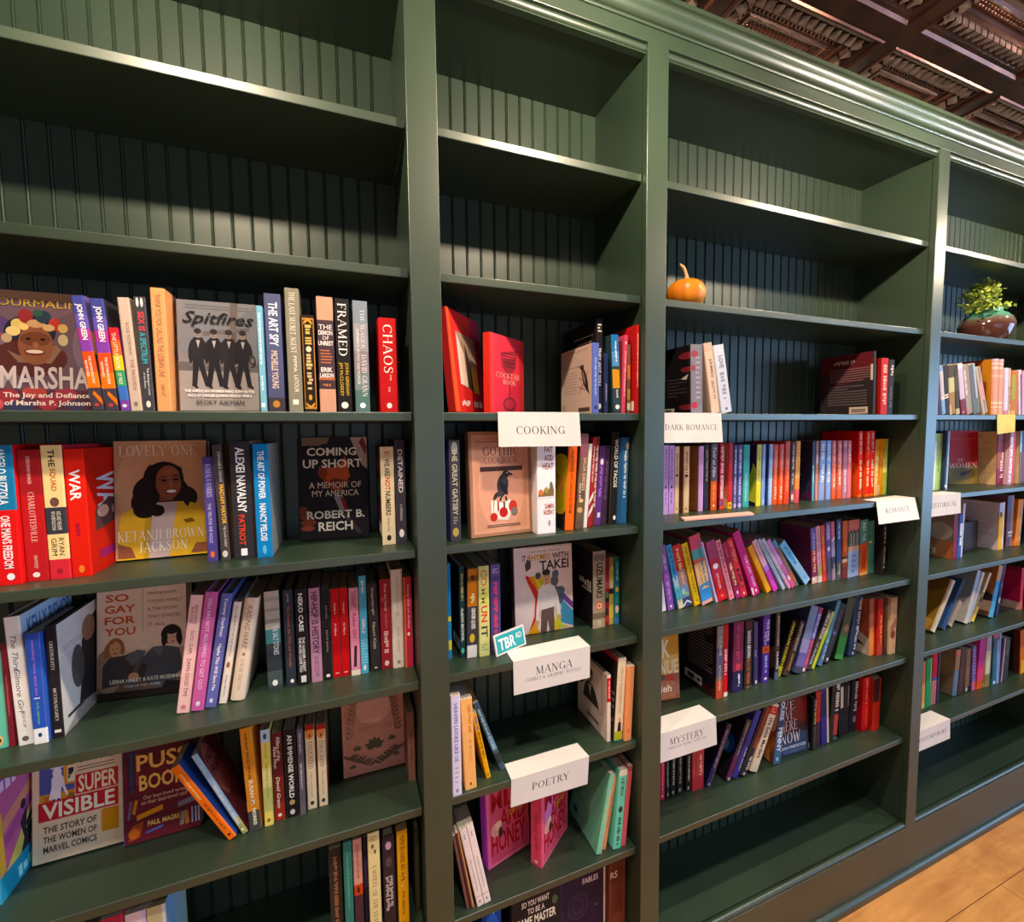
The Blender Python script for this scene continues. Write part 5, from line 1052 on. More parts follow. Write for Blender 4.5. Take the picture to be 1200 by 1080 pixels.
('h', (0.4162, 0.0394, 1.3774), 0.0, 0.0, 0.0485, 0.2461, 0.1624, '#ccc8cc', 'D .45 .45 .55 .46 #ccc8cc .;X .3 .86 .85 .92 #7a3c30 SALT;X .4 .78 .85 .84 #7a3c30 FAT;X .4 .7 .85 .76 #7a3c30 ACID;X .3 .62 .88 .68 #7a3c30 HEAT;P .05 .36 .9 .36 .9 .42 .8 .5 .7 .45 .5 .4 .4 .44 .3 .38 .1 .42 #6a5a3a;E .2 .4 .12 .03 #b0662a;E .5 .42 .1 .03 #8a7a3a;E .75 .46 .08 .04 #5a5a48;R .0 .345 1 .35 #b8b0b4;X .4 .24 .9 .29 #9a4a34 SAMIN;X .35 .18 .9 .23 #9a4a34 NOSRAT;E .65 .1 .06 .03 #8a8088', 'thick white spine directly under the cooking sign', 6, '', '', None),
('h', (0.5165, 0.0464, 1.3774), 0.0, 3.2, 0.0242, 0.2111, 0.1393, '#c85a12', 'K .35 .2 .65 .92 #7a2c08 ROSE WATER AND ORANGE BLOSSOM', 'orange spine with yellow disc on black back cover', 6, '', 'R 0 0 1 1 #1c1718;E .75 .52 .5 .36 #a08a1c;E .8 .5 .12 .1 #b8782a;E .65 .6 .03 .03 #a83a1c', None),
('p', (0.5427, 0.0471, 1.3774), 0.0, 4.2, 0.0209, 0.235, 0.1504, '#564036', 'R .75 1 #7a4a50;R .4 .75 #6a5140;R .1 .3 #5a4a34;D .5 .4 .9 .75 #d0b08a SALSA DADDY;D .15 .3 .4 .5 #d8d0c4 RICK M;E .4 .2 .35 .03 #b08a5a;E .5 .3 .3 .02 #c0a070', 'brown spine with mauve top, leaning right', 6, '', '', None),
('p', (0.5595, 0.0561, 1.3774), 0.0, 4.4, 0.0104, 0.2097, 0.1342, '#d6cfc8', '', 'thin white leaning spine', 6, '', '', None),
('p', (0.5747, 0.0602, 1.3774), 0.0, 4.0, 0.0115, 0.2255, 0.1443, '#96242a', 'P 0 .1 1 .2 1 .26 0 .16 #d8c8c0;P 0 .24 1 .34 1 .4 0 .3 #d8c8c0;R .72 .86 #7a2a30;W .3 .5 .7 .9 #d8b0a8', 'slim red spine with white diagonal stripes', 6, '', '', None),
('p', (0.5885, 0.0662, 1.3774), 0.0, 3.7, 0.0118, 0.2268, 0.1452, '#6e2a24', 'W .25 .2 .75 .9 #d0bcb0', 'slim rust spine with white lettering', 6, '', '', None),
('p', (0.6049, 0.0676, 1.3774), 0.0, 4.5, 0.0157, 0.2034, 0.1302, '#56307e', 'R .86 1 #4a2a6a;E .5 .8 .3 .04 #d8ccd8;W .25 .36 .75 .74 #9a6ac0;R .3 .1 .8 .16 #c8bcd0', 'purple spine with pale oval', 6, '', '', None),
('p', (0.6243, 0.0716, 1.3774), 0.0, 3.8, 0.0161, 0.2042, 0.1307, '#382440', 'W .3 .3 .7 .8 #5a4468', 'dark aubergine spine', 6, '', '', None),
('p', (0.6516, 0.0658, 1.3774), 0.0, 2.2, 0.021, 0.2386, 0.1527, '#1d1b1c', 'K .4 .4 .9 .92 #d4d0cc WORLD OF TACOS;E .7 .07 .2 .025 #d4d0cc', 'tall black spine left of blue one', 6, '', '', None),
('p', (0.6786, 0.0586, 1.3774), 0.0, 1.8, 0.0246, 0.2233, 0.1429, '#2a5c8c', 'W .45 .3 .75 .85 #c8d8e0;R 0 0 .2 1 #234a74;E .8 .9 .2 .04 #b8a890', 'medium blue spine at the right end', 6, '', '', None),
('p', (0.2079, 0.0834, 1.0924), 0.0, 0.0, 0.0086, 0.2272, 0.1431, '#1d6fa0', 'R .1 .45 #b0a83a;R .2 .4 #1d6fa0', 'thin bright blue spine against left upright', 7, '', '', None),
('p', (0.2358, 0.0789, 1.0924), 0.0, 0.0, 0.0118, 0.2177, 0.1393, '#1a3a3c', 'W .3 .62 .75 .92 #b8a860;K .25 .18 .75 .55 #d0d0cc ALISON BECHDEL;E .5 .08 .3 .03 #4ab090', 'dark teal spine with black back cover', 7, '', 'R 0 0 1 1 #16171a;R .5 .08 .95 .18 #a8a4a4;R .6 .1 .9 .16 #5a5858', None),
('p', (0.2738, 0.0719, 1.0924), 0.0, 1.3, 0.0245, 0.2112, 0.1352, '#37343a', 'R .58 1 #a86418;R 0 .14 #c4c0bc;R .86 .92 #7a4a14;W .3 .62 .7 .72 #e0c088;K .35 .32 .8 .56 #d0ccc8 GENDER QUEER;E .5 .22 .25 .05 #b8a030;E .5 .9 .2 .03 #3a2a14', 'spine orange above, charcoal and white below', 7, '', '', None),
('p', (0.2786, 0.068, 1.0924), 0.0, 0.0, 0.0258, 0.2159, 0.1382, '#b4b476', 'K .2 .78 .8 .96 #c06a1c CO;K .2 .58 .8 .76 #a8a23c MM;K .2 .38 .8 .56 #b83a24 UN;K .2 .18 .8 .36 #3a3c34 IT;L .2 .06 .8 .14 3 #6a8a5a', 'pale lime comic spine with jumbled letters', 7, '', '', None),
('p', (0.31, 0.074, 1.0924), 0.0, 0.0, 0.0242, 0.2145, 0.1373, '#43386e', 'R .86 1 #5a4a80;L .2 .9 .8 .96 3 #a8a0c0;W .3 .2 .7 .8 #b83a54', 'purple spine with crimson letters, behind teal sign', 7, '', '', None),
('h', (0.3922, 0.1533, 1.0924), -91.8, -3.0, 0.024, 0.2263, 0.1665, '#6a5452', 'R 0 1 #5a4644;K .3 .5 .7 .75 #2a2224 TAKEI', 'face-out white comic cover with figure and rainbow cape', 7, 'R 0 0 1 1 #cbb6ae;P .2 .98 .2 1 .98 1 .98 .98 #b8a49c;P 0 0 1 0 1 .02 0 .02 #c0a898;T .26 .93 .78 .955 #7a5a48 GEORGE TAKEI;X .14 .84 .2 .91 #3a3436 IT;X .23 .84 .62 .91 #b0742c RHYMES;X .65 .84 .94 .91 #3a3436 WITH;X .43 .72 .94 .83 #2a2628 TAKEI;P .22 .02 .32 .2 .34 .4 .24 .56 .18 .66 .22 .68 .32 .58 .4 .46 .42 .2 .34 .0 #b02c20;P .24 .66 .3 .58 .4 .48 .44 .56 .34 .66 #c07a1c;P .4 .5 .46 .52 .44 .62 .34 .64 #c8a828;P .62 .6 .66 .56 1 .3 1 .22 .7 .44 #5a3a78;P .7 .44 1 .2 1 .02 .72 .1 #3a7a9a;P .68 .3 .8 .06 .92 .02 .7 .02 #a8b03a;P .2 0 .34 .14 .4 0 #c88a1c;P .6 0 .66 .16 .76 0 #c0a428;P .2 .72 .18 .8 .22 .86 .28 .84 .28 .76 #4a3434;E .4 .66 .05 .04 #3a4048;E .7 .66 .06 .05 #4a5864;E .68 .58 .07 .06 #5a5458;E .78 .46 .08 .05 #4a5a60;E .76 .36 .07 .06 #3a4a58;E .73 .26 .06 .06 #a8a49a;E .46 .6 .05 .05 #a89a30;P .4 .5 .36 .3 .34 .14 .4 .14 .42 .34 .44 .24 .66 .26 .68 .34 .72 .16 .78 .18 .74 .4 .68 .52 .56 .56 .48 .55 #c9c0ba;P .44 .26 .66 .28 .66 .0 .58 .0 .55 .14 .52 .0 .42 .0 #5a4640;E .36 .12 .04 .03 #b88a68;E .75 .15 .04 .03 #b88a68;P .5 .54 .6 .56 .58 .6 .52 .6 #b88a68;E .54 .64 .075 .065 #b88e6a;E .54 .69 .07 .035 #2a2424;E .515 .645 .01 .006 #2a2020;E .57 .65 .01 .006 #2a2020;E .545 .605 .025 .006 #8a4a3a', '', None),
('h', (0.601, 0.0953, 1.0924), 0.0, 0.0, 0.0384, 0.2088, 0.1312, '#8f8272', 'R .86 1 #8a8078;E .3 .92 .25 .05 #6a625c;E .7 .92 .25 .05 #6a625c;R 0 .2 #9a8c78;R .12 .2 #6a5c4c;K .25 .4 .75 .85 #2c2624 UZUMAKI;E .5 .29 .3 .06 #b0603c;E .5 .29 .2 .04 #d0a890;E .5 .29 .1 .02 #a84a30;R .35 .03 .65 .1 #b0a48c', 'grey-tan spine with black letters and red spiral', 7, '', 'R 0 0 1 1 #1c1718;W .45 .5 .95 .6 #c8c0b8;E .25 .7 .12 .06 #5a2424;R .55 .46 .95 .49 #a89c94;E .3 .45 .1 .04 #4a2020', None),
('p', (0.6403, 0.101, 1.0924), 0.0, 0.0, 0.0147, 0.1856, 0.1188, '#8a2830', 'R .8 1 #6a2028;R .35 .48 #24201f;R .55 .65 #b04a54;E .5 .2 .35 .06 #3a2824;E .5 .45 .3 .05 #4a7a4a;E .5 .1 .3 .05 #c03a30', 'slim red patterned comic spine', 7, '', '', None),
('p', (0.6556, 0.1018, 1.0924), 0.0, 0.0, 0.0136, 0.1846, 0.1182, '#b49a4c', 'R .84 1 #8a6a34;E .5 .85 .3 .03 #c0a878;R .46 .54 #2a2422;R .1 .3 #c8a84a;E .5 .6 .35 .06 #c0b8a0', 'slim yellow comic spine', 7, '', '', None),
('p', (0.67, 0.0984, 1.0924), 0.0, 0.0, 0.0149, 0.1862, 0.1192, '#1f6e70', 'R .6 1 #1c5c60;W .3 .64 .7 .92 #6ab8b0;E .5 .52 .35 .04 #c8a03a;E .5 .38 .35 .06 #2a8a80;E .5 .22 .35 .06 #d0b0a0;R 0 .1 #3a6aa0', 'slim teal comic spine with characters, right end', 7, '', '', None),
('p', (0.1973, 0.0203, 0.8099), 0.0, 0.0, 0.0214, 0.232, 0.1485, '#c9c0d4', 'K .3 .34 .7 .92 #5a5a98 HEAVEN LOOKS LIKE US;L .3 .12 .7 .3 4 #a89cb0;E .5 .05 .16 .02 #8a84a0', 'white spine with tall blue letters, against left upright', 8, '', '', None),
('p', (0.2281, 0.0261, 0.8099), 0.0, -2.1, 0.0268, 0.2144, 0.1372, '#d39c5e', 'W .55 .6 .8 .93 #b06a30;W .5 .3 .75 .55 #c08048;E .5 .06 .08 .02 #6a3c1c', 'apricot spine beside the white one', 8, '', '', None),
('p', (0.283, 0.0415, 0.8099), 0.0, -11.3, 0.011, 0.1679, 0.1074, '#c8921c', 'W .3 .75 .8 .95 #3a5a9a;W .25 .3 .8 .72 #7a4a14;E .5 .06 .2 .015 #7a5a14', 'mustard spine tipped to the left', 8, '', '', None),
('p', (0.3215, 0.0522, 0.8099), 0.0, -19.7, 0.0128, 0.1935, 0.15, '#3a4c5c', 'R .3 .5 #54788c;R .1 .25 #2a3034;W .3 .3 .7 .9 #8ab0c0', 'tipped slate spine with blue and orange cover', 8, 'R 0 0 1 1 #4a4a44;E .5 .3 .35 .15 #a86a28;E .5 .7 .4 .2 #3a6a88', '', None),
('p', (0.6121, 0.0434, 0.8099), 0.0, 0.0, 0.0112, 0.1786, 0.155, '#cdbcb2', 'R .6 .96 #b01c20;W .3 .64 .7 .92 #e0b0a8', 'slim white and red spine with photo on back cover', 8, '', 'R 0 0 1 1 #c8b4a8;R .1 .3 .85 .97 #8a7a74;R .12 .31 .83 .95 #cdb9ae;P .2 .34 .76 .34 .66 .52 .54 .63 .4 .66 .28 .58 #35302f;P .38 .6 .5 .62 .46 .42 #b0a49c;E .42 .76 .13 .11 #7a6a64;E .4 .83 .15 .06 #3a3432;F .28 .84 .3 .68 .05 #3a3432;E .38 .77 .012 .007 #2a2422;E .47 .77 .012 .007 #2a2422;E .43 .7 .03 .008 #4a3632;P .12 .48 .3 .62 .3 .72 .14 .7 #4a4442;R .35 .1 .75 .15 #6a5a58', None),
('p', (0.6516, 0.0345, 0.8099), 0.0, 3.3, 0.0242, 0.2209, 0.16, '#cfbea4', 'R 0 .12 #9aa030;R 0 .02 #1c6a6a;P .3 .12 .8 .12 .7 .24 .4 .24 #2a2224;E .55 .26 .15 .03 #b88a68;K .3 .34 .7 .9 #a89478 VIRGO DIGRESSIONS', 'cream spine with lime foot and black back cover', 8, '', 'R 0 0 1 1 #1e1918;R .92 0 1 1 #2c2422;R .3 .95 1 1 #a82030;L .8 .2 .95 .6 5 #6a625c', None),
('p', (0.6762, 0.028, 0.8099), 0.0, 2.7, 0.0217, 0.1991, 0.1274, '#d38a5c', 'R .3 .1 .6 .16 #b8703c', 'plain peach spine at the right end', 8, '', '', None),
('p', (0.2276, 0.0328, 0.5149), 0.0, -9.1, 0.0072, 0.192, 0.13, '#6e4a40', '', 'thin cocoa spine at the bottom of leaning pile', 9, '', '', None),
('p', (0.2373, 0.0306, 0.5149), 0.0, -9.6, 0.0082, 0.199, 0.13, '#ad7a4c', 'R 0 0 .5 1 #4a2c28', 'thin tan spine in leaning pile', 9, '', '', None),
('p', (0.2519, 0.0276, 0.5149), 0.0, -11.1, 0.0162, 0.2071, 0.14, '#cdbcb8', 'W .4 .86 .6 .92 #6a5c5c;W .45 .2 .6 .6 #8a7a7a;E .5 .06 .08 .02 #3a3434;R .0 .12 1 .13 #a89a98', 'left one of two leaning white spines', 9, '', '', None),
('p', (0.2691, 0.0287, 0.5149), 0.0, -11.1, 0.0165, 0.2108, 0.14, '#cfc0bc', 'W .4 .86 .6 .92 #6a5c5c;W .45 .2 .6 .6 #8a7a7a;E .5 .06 .08 .02 #3a3434;R .0 .12 1 .13 #a89a98', 'right one of two leaning white spines', 9, '', '', None),
('h', (0.2937, 0.1283, 0.5149), -76.3, -3.0, 0.03, 0.1965, 0.1307, '#a8307c', 'R 0 1 #a23a90;D .35 .35 .65 .85 #5a2468 MILK AND HONEY', 'pink-red cover standing behind its twin, violet spine', 9, 'R 0 0 1 1 #c45a72;R .06 .04 .95 .97 #b4445c;K .5 .5 .51 .51 #9e2238 .;X .1 .7 .46 .96 #8e1418 MI;X .45 .7 .92 .95 #a01c1c LK;X .3 .44 .9 .68 #8e1418 AND;X .08 .14 .9 .42 #8e1418 HONEY;E .2 .46 .12 .09 #c88a7a;E .26 .5 .08 .06 #d8a890;E .3 .4 .05 .07 #3a2420;I .48 .52 .92 .66 #c08a1c rupi kaur;R .04 .04 .96 .05 #c04a5a', '', None),
('h', (0.4101, 0.083, 0.5149), -54.5, 0, 0.033, 0.1957, 0.144, '#c8445a', 'R 0 1 #c8445c;D .35 .2 .65 .7 #6a1c30 MILK AND HONEY;E .5 .05 .12 .02 #e8c090', 'pink-red cover with coral spine, in front of its twin', 9, 'R 0 0 1 1 #c45a72;R .06 .04 .95 .97 #b84860;R .1 .5 .4 .97 #b86aa4;K .5 .5 .51 .51 #9e2238 .;X .1 .7 .46 .96 #8e1418 MI;X .45 .7 .92 .95 #a01c1c LK;X .3 .44 .9 .68 #8e1418 AND;X .08 .14 .9 .42 #8e1418 HONEY;E .2 .46 .12 .09 #c88a7a;E .26 .5 .08 .06 #d8a890;E .3 .4 .05 .07 #3a2420;I .48 .52 .92 .66 #c08a1c rupi kaur;R .04 .04 .96 .05 #c04a5a', '', None),
('p', (0.5912, 0.0359, 0.5149), 0.0, 11.3, 0.0157, 0.2113, 0.15, '#6fae90', 'W .4 .4 .7 .8 #c8a070;R .8 0 1 1 #b89070', 'mint green cover and spine, leaning right', 9, '', 'R 0 0 1 1 #3c6a58;P 0 0 1 0 1 1 .8 1 0 .4 #5a947a;L .1 .3 .5 .7 5 #4c7c68;E .2 .12 .08 .04 #2a4a3e', None),
('p', (0.6087, 0.042, 0.5149), 0.0, 9.8, 0.0114, 0.1934, 0.13, '#c0845c', 'W .3 .3 .7 .8 #8a5a3c', 'thin apricot spine beside mint cover', 9, '', '', None),
('p', (0.6491, 0.0324, 0.5149), 0.0, 5.4, 0.0247, 0.2132, 0.14, '#62b5a0', 'R .93 1 #c8c0b4;K .3 .68 .7 .9 #24443e A BIT MUCH;E .5 .5 .25 .04 #2c3c38;W .3 .1 .7 .4 #24443e;E .5 .06 .08 .02 #24443e', 'aqua spine with dark lettering, leaning right', 9, '', '', None),
('p', (0.664, 0.0328, 0.5149), 0.0, 5.7, 0.0141, 0.2177, 0.14, '#b2505a', 'R .94 1 #8a3a44', 'coral red spine at the right end', 9, '', '', None),
('h', (0.271, 0.06, 0.2004), 0.0, 0.0, 0.0496, 0.2711, 0.16, '#1c3f86', 'R .0 .0 .2 1 #16305f;E .6 .9 .05 .01 #6a90c8;E .5 .7 .4 .2 #2a5cb0', 'blue spine, leftmost in its row', 10, '', '', None),
('h', (0.3424, 0.068, 0.2004), -90.0, 0.0, 0.018, 0.2691, 0.1328, '#1c1718', '', 'face-out black cover with bold white title and fire', 10, 'R 0 0 1 1 #201a1a;P 0 .96 1 .975 1 1 0 1 #4a3c34;E .12 .7 .06 .04 #5a6a3a;E .9 .84 .06 .045 #4a5a44;X .2 .87 .78 .93 #d8c4b0 SO YOU WANT;X .32 .79 .68 .85 #d8c4b0 TO BE A;X .08 .68 .92 .77 #e0c8b0 GAME MASTER;P .35 .5 .42 .6 .5 .66 .55 .58 .66 .62 .7 .5 .6 .44 .45 .44 #b0481c;E .54 .54 .1 .06 #d87a2c;R .8 .5 .95 .6 #4a4a4c;P .1 .3 .9 .3 .8 .44 .2 .44 #4a3a30;L .15 .1 .85 .25 3 #8a7a6a', '', None),
('h', (0.4839, 0.093, 0.2004), -90.0, 0.0, 0.018, 0.2335, 0.144, '#2a1c30', '', 'face-out dark violet cover with swirling line art', 10, 'R 0 0 1 1 #2a1b2e;R .96 0 1 1 #cdbcae;R .05 .03 .06 .97 #4a344c;X .5 .86 .84 .93 #c0acb0 FABLES;E .4 .62 .22 .16 #3a2840;E .4 .62 .19 .135 #2a1b2e;E .4 .62 .12 .1 #3c2a42;E .4 .62 .1 .08 #2a1b2e;E .8 .55 .02 .015 #6a5468;L .2 .2 .8 .4 5 #3a2840', '', None),
('h', (0.6288, 0.06, 0.2004), 0.0, 0.0, 0.0561, 0.2438, 0.16, '#5c2a1e', 'R .1 .02 .12 .98 #8a5a48;X .1 .82 .5 .9 #c8b0a8 RS;R .85 .02 .87 .98 #7a4a3a;E .5 .3 .3 .1 #6a3426', 'wide russet spine at the right end', 10, '', '', None),
('p', (0.864, 0.035, 1.6616), 0.0, -1.6, 0.0385, 0.1818, 0.15, '#6e6a78', 'E .3 .86 .3 .05 #8a3440;E .2 .66 .2 .04 #8a3440;E .25 .12 .3 .05 #9a2c3c;L .4 .2 .8 .85 9 #8a8894', 'grey floral spine with black back cover', 11, '', 'R 0 0 1 1 #171316;E .9 .85 .2 .05 #7a2430;E .9 .65 .15 .04 #7a2430;E .9 .1 .2 .04 #7a2430;L .4 .25 .9 .55 6 #3a3438;R .18 .01 .58 .09 #c8bcb4;R .25 .025 .5 .075 #5a5250;P .75 .52 .95 .58 .9 .5 #c8c0c0', None),
('p', (0.9342, 0.035, 1.6616), 0.0, -10.1, 0.0291, 0.1891, 0.121, '#bda592', 'K .35 .5 .75 .78 #6a4a40 JAMES;W .35 .2 .7 .46 #8a6e60;R .88 1 #b49a88', 'beige spine leaning left on the grey floral book', 11, '', 'R 0 0 1 1 #8a7c70;L .2 .1 .8 .9 10 #6a5e56', None),
('p', (0.9697, 0.035, 1.6616), 0.0, -11.3, 0.0373, 0.1854, 0.1186, '#b3b8c6', 'K .35 .66 .75 .84 #4a5468 LOVE;W .3 .2 .7 .6 #7a8498;E .5 .06 .12 .02 #5a6478', 'pale blue-white spine leaning left', 11, '', '', None),
('h', (1.6008, 0.03, 1.6616), 0.0, -2.1, 0.0112, 0.2025, 0.17, '#2c2426', '', 'maroon and black back cover with barcode', 11, '', 'R 0 0 1 1 #2b2326;R 0 .66 1 1 #5c1a24;P 0 .4 1 .62 1 .7 0 .7 #43202a;W .28 .84 .7 .9 #b89a98;L .2 .55 .95 .78 6 #7a5a5c;L .15 .16 .9 .5 8 #5c5052;R .58 .02 .92 .13 #c8b4a4;R .62 .04 .88 .1 #8a7468;R .96 .55 1 .8 #c8bcb4', None),
('p', (1.6285, 0.05, 1.6616), 0.0, -1.3, 0.0191, 0.1658, 0.12, '#1f4a4c', 'W .3 .1 .75 .8 #b8c0bc', 'thin teal spine beside the maroon cover', 11, '', '', None),
('p', (1.6484, 0.035, 1.6616), 0.0, -1.3, 0.0334, 0.1834, 0.13, '#a81c1c', 'W .25 .12 .75 .88 #d0a090', 'bright red spine between teal and black', 11, '', '', None),
('p', (1.6826, 0.035, 1.6616), 0.0, 0.0, 0.0273, 0.1799, 0.13, '#241f20', 'W .3 .66 .8 .9 #b8b0ac;W .3 .1 .7 .5 #5a5250', 'dark spine at the right end', 11, '', '', None),
('p', (0.8413, 0.115, 1.3774), 0.0, 0.0, 0.0181, 0.1982, 0.1115, '#b08cc0', 'W .35 .5 .65 .95 #7a5a90;P .3 .38 .7 .38 .6 .42 .4 .42 #2c2030;W .35 .14 .65 .32 #6a4a80', 'left one of two lavender twin spines at the left end', 12, '', '', None),
('p', (0.8607, 0.115, 1.3774), 0.0, 0.0, 0.0196, 0.1974, 0.1115, '#ac88be', 'W .35 .5 .65 .95 #7a5a90;P .3 .38 .7 .38 .6 .42 .4 .42 #2c2030;W .35 .14 .65 .32 #6a4a80', 'right one of two lavender twin spines at the left end', 12, '', '', None),
('p', (0.8813, 0.115, 1.3774), 0.0, 0.0, 0.0165, 0.1941, 0.1115, '#c2a184', 'W .3 .6 .7 .9 #8a6a50;E .5 .57 .3 .02 #4a3428;E .5 .07 .14 .015 #6a4a34', 'beige spine beside the lavender twins', 12, '', '', None),
('p', (0.9138, 0.115, 1.3774), 0.0, 0.0, 0.021, 0.1932, 0.1115, '#c6a07a', 'W .3 .6 .7 .92 #7a5a40;E .5 .56 .3 .025 #4a3428;R .35 .1 .65 .5 #cca884;E .5 .06 .14 .015 #6a4a34', 'tan spine with brown back cover', 12, '', 'R 0 0 1 1 #6a4a34;E .5 .15 .3 .1 #4a302a', None),
('p', (0.9685, 0.115, 1.3774), 0.0, 0.0, 0.0187, 0.1933, 0.1115, '#b892bc', 'W .4 .2 .65 .9 #a880ac', 'lilac spine with plain kraft brown back cover', 12, '', 'R 0 0 1 1 #8a5c40;L .1 .1 .9 .9 20 #7c5036', None),
('p', (0.99, 0.115, 1.3774), 0.0, 0.0, 0.0168, 0.1972, 0.1115, '#2a2230', 'W .35 .45 .75 .92 #a09070;R .0 .0 .4 .9 #242436', 'dark plum spine with straw script', 12, '', '', None),
('p', (1.015, 0.1147, 1.3774), 0.0, 0.0, 0.0244, 0.1987, 0.1118, '#4a4a58', 'I .25 .5 .75 .95 #d0d4d8 Told to Him;R 0 .44 #c8541c;W .35 .14 .65 .4 #e08a50;E .5 .07 .14 .02 #e8d0b0;R .9 .44 1 1 #6a2c2c', 'slate spine with orange lower half', 12, '', 'R 0 0 1 1 #7a3a24', None),
('p', (1.0492, 0.1146, 1.3774), 0.0, 0.0, 0.017, 0.1983, 0.1119, '#9c2434', 'W .2 .55 .85 .95 #d0a0a8;K .2 .16 .85 .52 #dcd4d0 BODYGUARD;E .3 .1 .3 .04 #5a4a78;E .5 .03 .4 .02 #b8502c', 'crimson spine with white block letters', 12, '', '', None),
('p', (1.0818, 0.1135, 1.3774), 0.0, 0.0, 0.0172, 0.2001, 0.113, '#a8222a', 'R .0 .1 #c89a1c;R .6 1 #96283c;E .5 .05 .2 .02 #8a2c1c;W .3 .2 .7 .9 #a8303a', 'red spine with yellow foot and peach back cover', 12, '', 'R 0 0 1 1 #b8785c;R 0 0 1 .15 #c8a880', None),
('p', (1.1035, 0.1143, 1.3774), 0.0, 0.0, 0.014, 0.1933, 0.1122, '#454a78', 'W .3 .55 .7 .93 #b0b8d4;W .3 .2 .7 .5 #b8a0bc;E .5 .04 .35 .04 #a89ac0;W .4 .1 .6 .17 #c0c0d8', 'left one of two indigo twin spines', 12, '', '', None),
('p', (1.1206, 0.1141, 1.3774), 0.0, 0.0, 0.0176, 0.1939, 0.1124, '#4a4c80', 'W .3 .55 .7 .93 #b0b8d4;W .3 .2 .7 .5 #b8a0bc;E .5 .04 .35 .04 #a89ac0;W .4 .1 .6 .17 #c0c0d8', 'right one of two indigo twin spines', 12, '', '', None),
('p', (1.1418, 0.114, 1.3774), 0.0, 0.0, 0.0249, 0.1934, 0.1125, '#3a8e8c', 'D .35 .1 .65 .55 #b8dcd4 WILDFIRE HANNAH;R .95 .0 1 1 #4aa09a;R 0 0 .08 1 #2c7474', 'turquoise spine with pale lettering', 12, '', '', None),
('p', (1.1969, 0.1127, 1.3774), 0.0, 0.0, 0.0191, 0.1932, 0.1138, '#b0ae62', 'W .3 .35 .7 .95 #8a8850;R 0 .4 #c4bc3a;W .4 .1 .6 .35 #8a8430', 'lemon spine with plum back cover and yellow splash', 12, '', 'R 0 0 1 1 #2c1a38;P .55 .1 1 .05 1 .6 .9 .7 .8 .5 .7 .55 .75 .4 .55 .4 .7 .3 .55 .2 #c0b43c;R .05 .02 .6 .12 #9a8890;R .15 .04 .5 .1 #5a4a58', None),
('p', (1.222, 0.1145, 1.3774), 0.0, 0.0, 0.0137, 0.1929, 0.112, '#7a94c4', 'W .3 .1 .7 .5 #5a74ac;R .3 .03 .7 .1 #a8a8c0', 'sky blue spine right of the yellow splash', 12, '', '', None),
('p', (1.2469, 0.1108, 1.3774), 0.0, 0.0, 0.0159, 0.1933, 0.1157, '#7f98cc', 'W .3 .1 .7 .6 #a8b8e0;R .3 .03 .7 .1 #a898b0', 'sky blue spine with navy back cover', 12, '', 'R 0 0 1 1 #2f4678;R .05 .03 .4 .13 #c0b8c0;E .6 .6 .3 .2 #243a68', None),
('p', (1.2661, 0.111, 1.3774), 0.0, 0.0, 0.0195, 0.1915, 0.1155, '#dc4c22', 'R .6 1 #b04c44;W .35 .32 .65 .9 #d09880;W .3 .08 .7 .3 #e8b8a0', 'left one of two orange-red twin spines', 12, '', '', None),
('p', (1.2905, 0.1098, 1.3774), 0.0, 0.0, 0.0192, 0.1923, 0.1167, '#dc4c22', 'R .6 1 #b04c44;W .35 .32 .65 .9 #d09880;W .3 .08 .7 .3 #e8b8a0', 'right one of two orange-red twin spines', 12, '', '', None),
('p', (1.3151, 0.1088, 1.3774), 0.0, 0.0, 0.0207, 0.2012, 0.1177, '#bb4438', 'R .55 1 #a8504c;R .0 .55 #c4452c;W .35 .2 .65 .7 #d88a70;E .5 .05 .1 .02 #7a2820', 'coral red spine', 12, '', '', None),
('p', (1.3441, 0.1101, 1.3774), 0.0, 0.0, 0.0154, 0.1979, 0.1164, '#3a383c', 'W .3 .55 .7 .95 #c8b8b0;W .3 .28 .7 .5 #a89890;R 0 .2 #56444a;E .5 .1 .35 .06 #c0a8a0;E .5 .17 .3 .03 #a83040', 'charcoal spine with white letters', 12, '', '', None),
('p', (1.3622, 0.1081, 1.3774), 0.0, 0.0, 0.0191, 0.2007, 0.1184, '#c08a50', 'R 0 .22 #b04450;R .22 .4 #c8743c;W .35 .1 .65 .7 #a86a38', 'sandy spine fading to pink foot', 12, '', '', None),
('p', (1.4446, 0.1094, 1.3774), 0.0, -1.5, 0.0089, 0.1984, 0.1171, '#4a8aa8', 'R .6 1 #3c4a70;W .3 .3 .7 .6 #b8d4dc', 'slim pale blue spine with navy back cover', 12, '', 'R 0 0 1 1 #231f36;L .3 .4 .7 .7 5 #4a4a5c;R .0 0 1 .14 #3a1c34;E .4 .2 .3 .03 #5a4a58', None),
('p', (1.4621, 0.1105, 1.3774), 0.0, -1.4, 0.0118, 0.1985, 0.116, '#8a7078', 'E .5 .7 .4 .1 #a8a0b0;R 0 .6 #a8786c', 'thin mauve spine right of navy cover', 12, '', '', None),
('p', (1.4749, 0.1079, 1.3774), 0.0, 0.0, 0.0257, 0.2002, 0.1186, '#7088b8', 'W .25 .66 .75 .94 #b0bcd8;W .25 .3 .75 .6 #d0d4e4;W .3 .08 .7 .26 #8a84a8', 'left one of two blue twins with orange edges', 12, 'R 0 0 1 1 #5c4a68', 'R 0 0 1 1 #b07040', None),
('p', (1.5109, 0.1085, 1.3774), 0.0, -1.6, 0.0224, 0.1999, 0.118, '#6a8cc4', 'W .25 .66 .75 .94 #b0bcd8;W .25 .3 .75 .6 #d0d4e4;W .3 .08 .7 .26 #8a84a8', 'right one of two blue twins with orange edges', 12, 'R 0 0 1 1 #5c4a68', 'R 0 0 1 1 #b07c50', None),
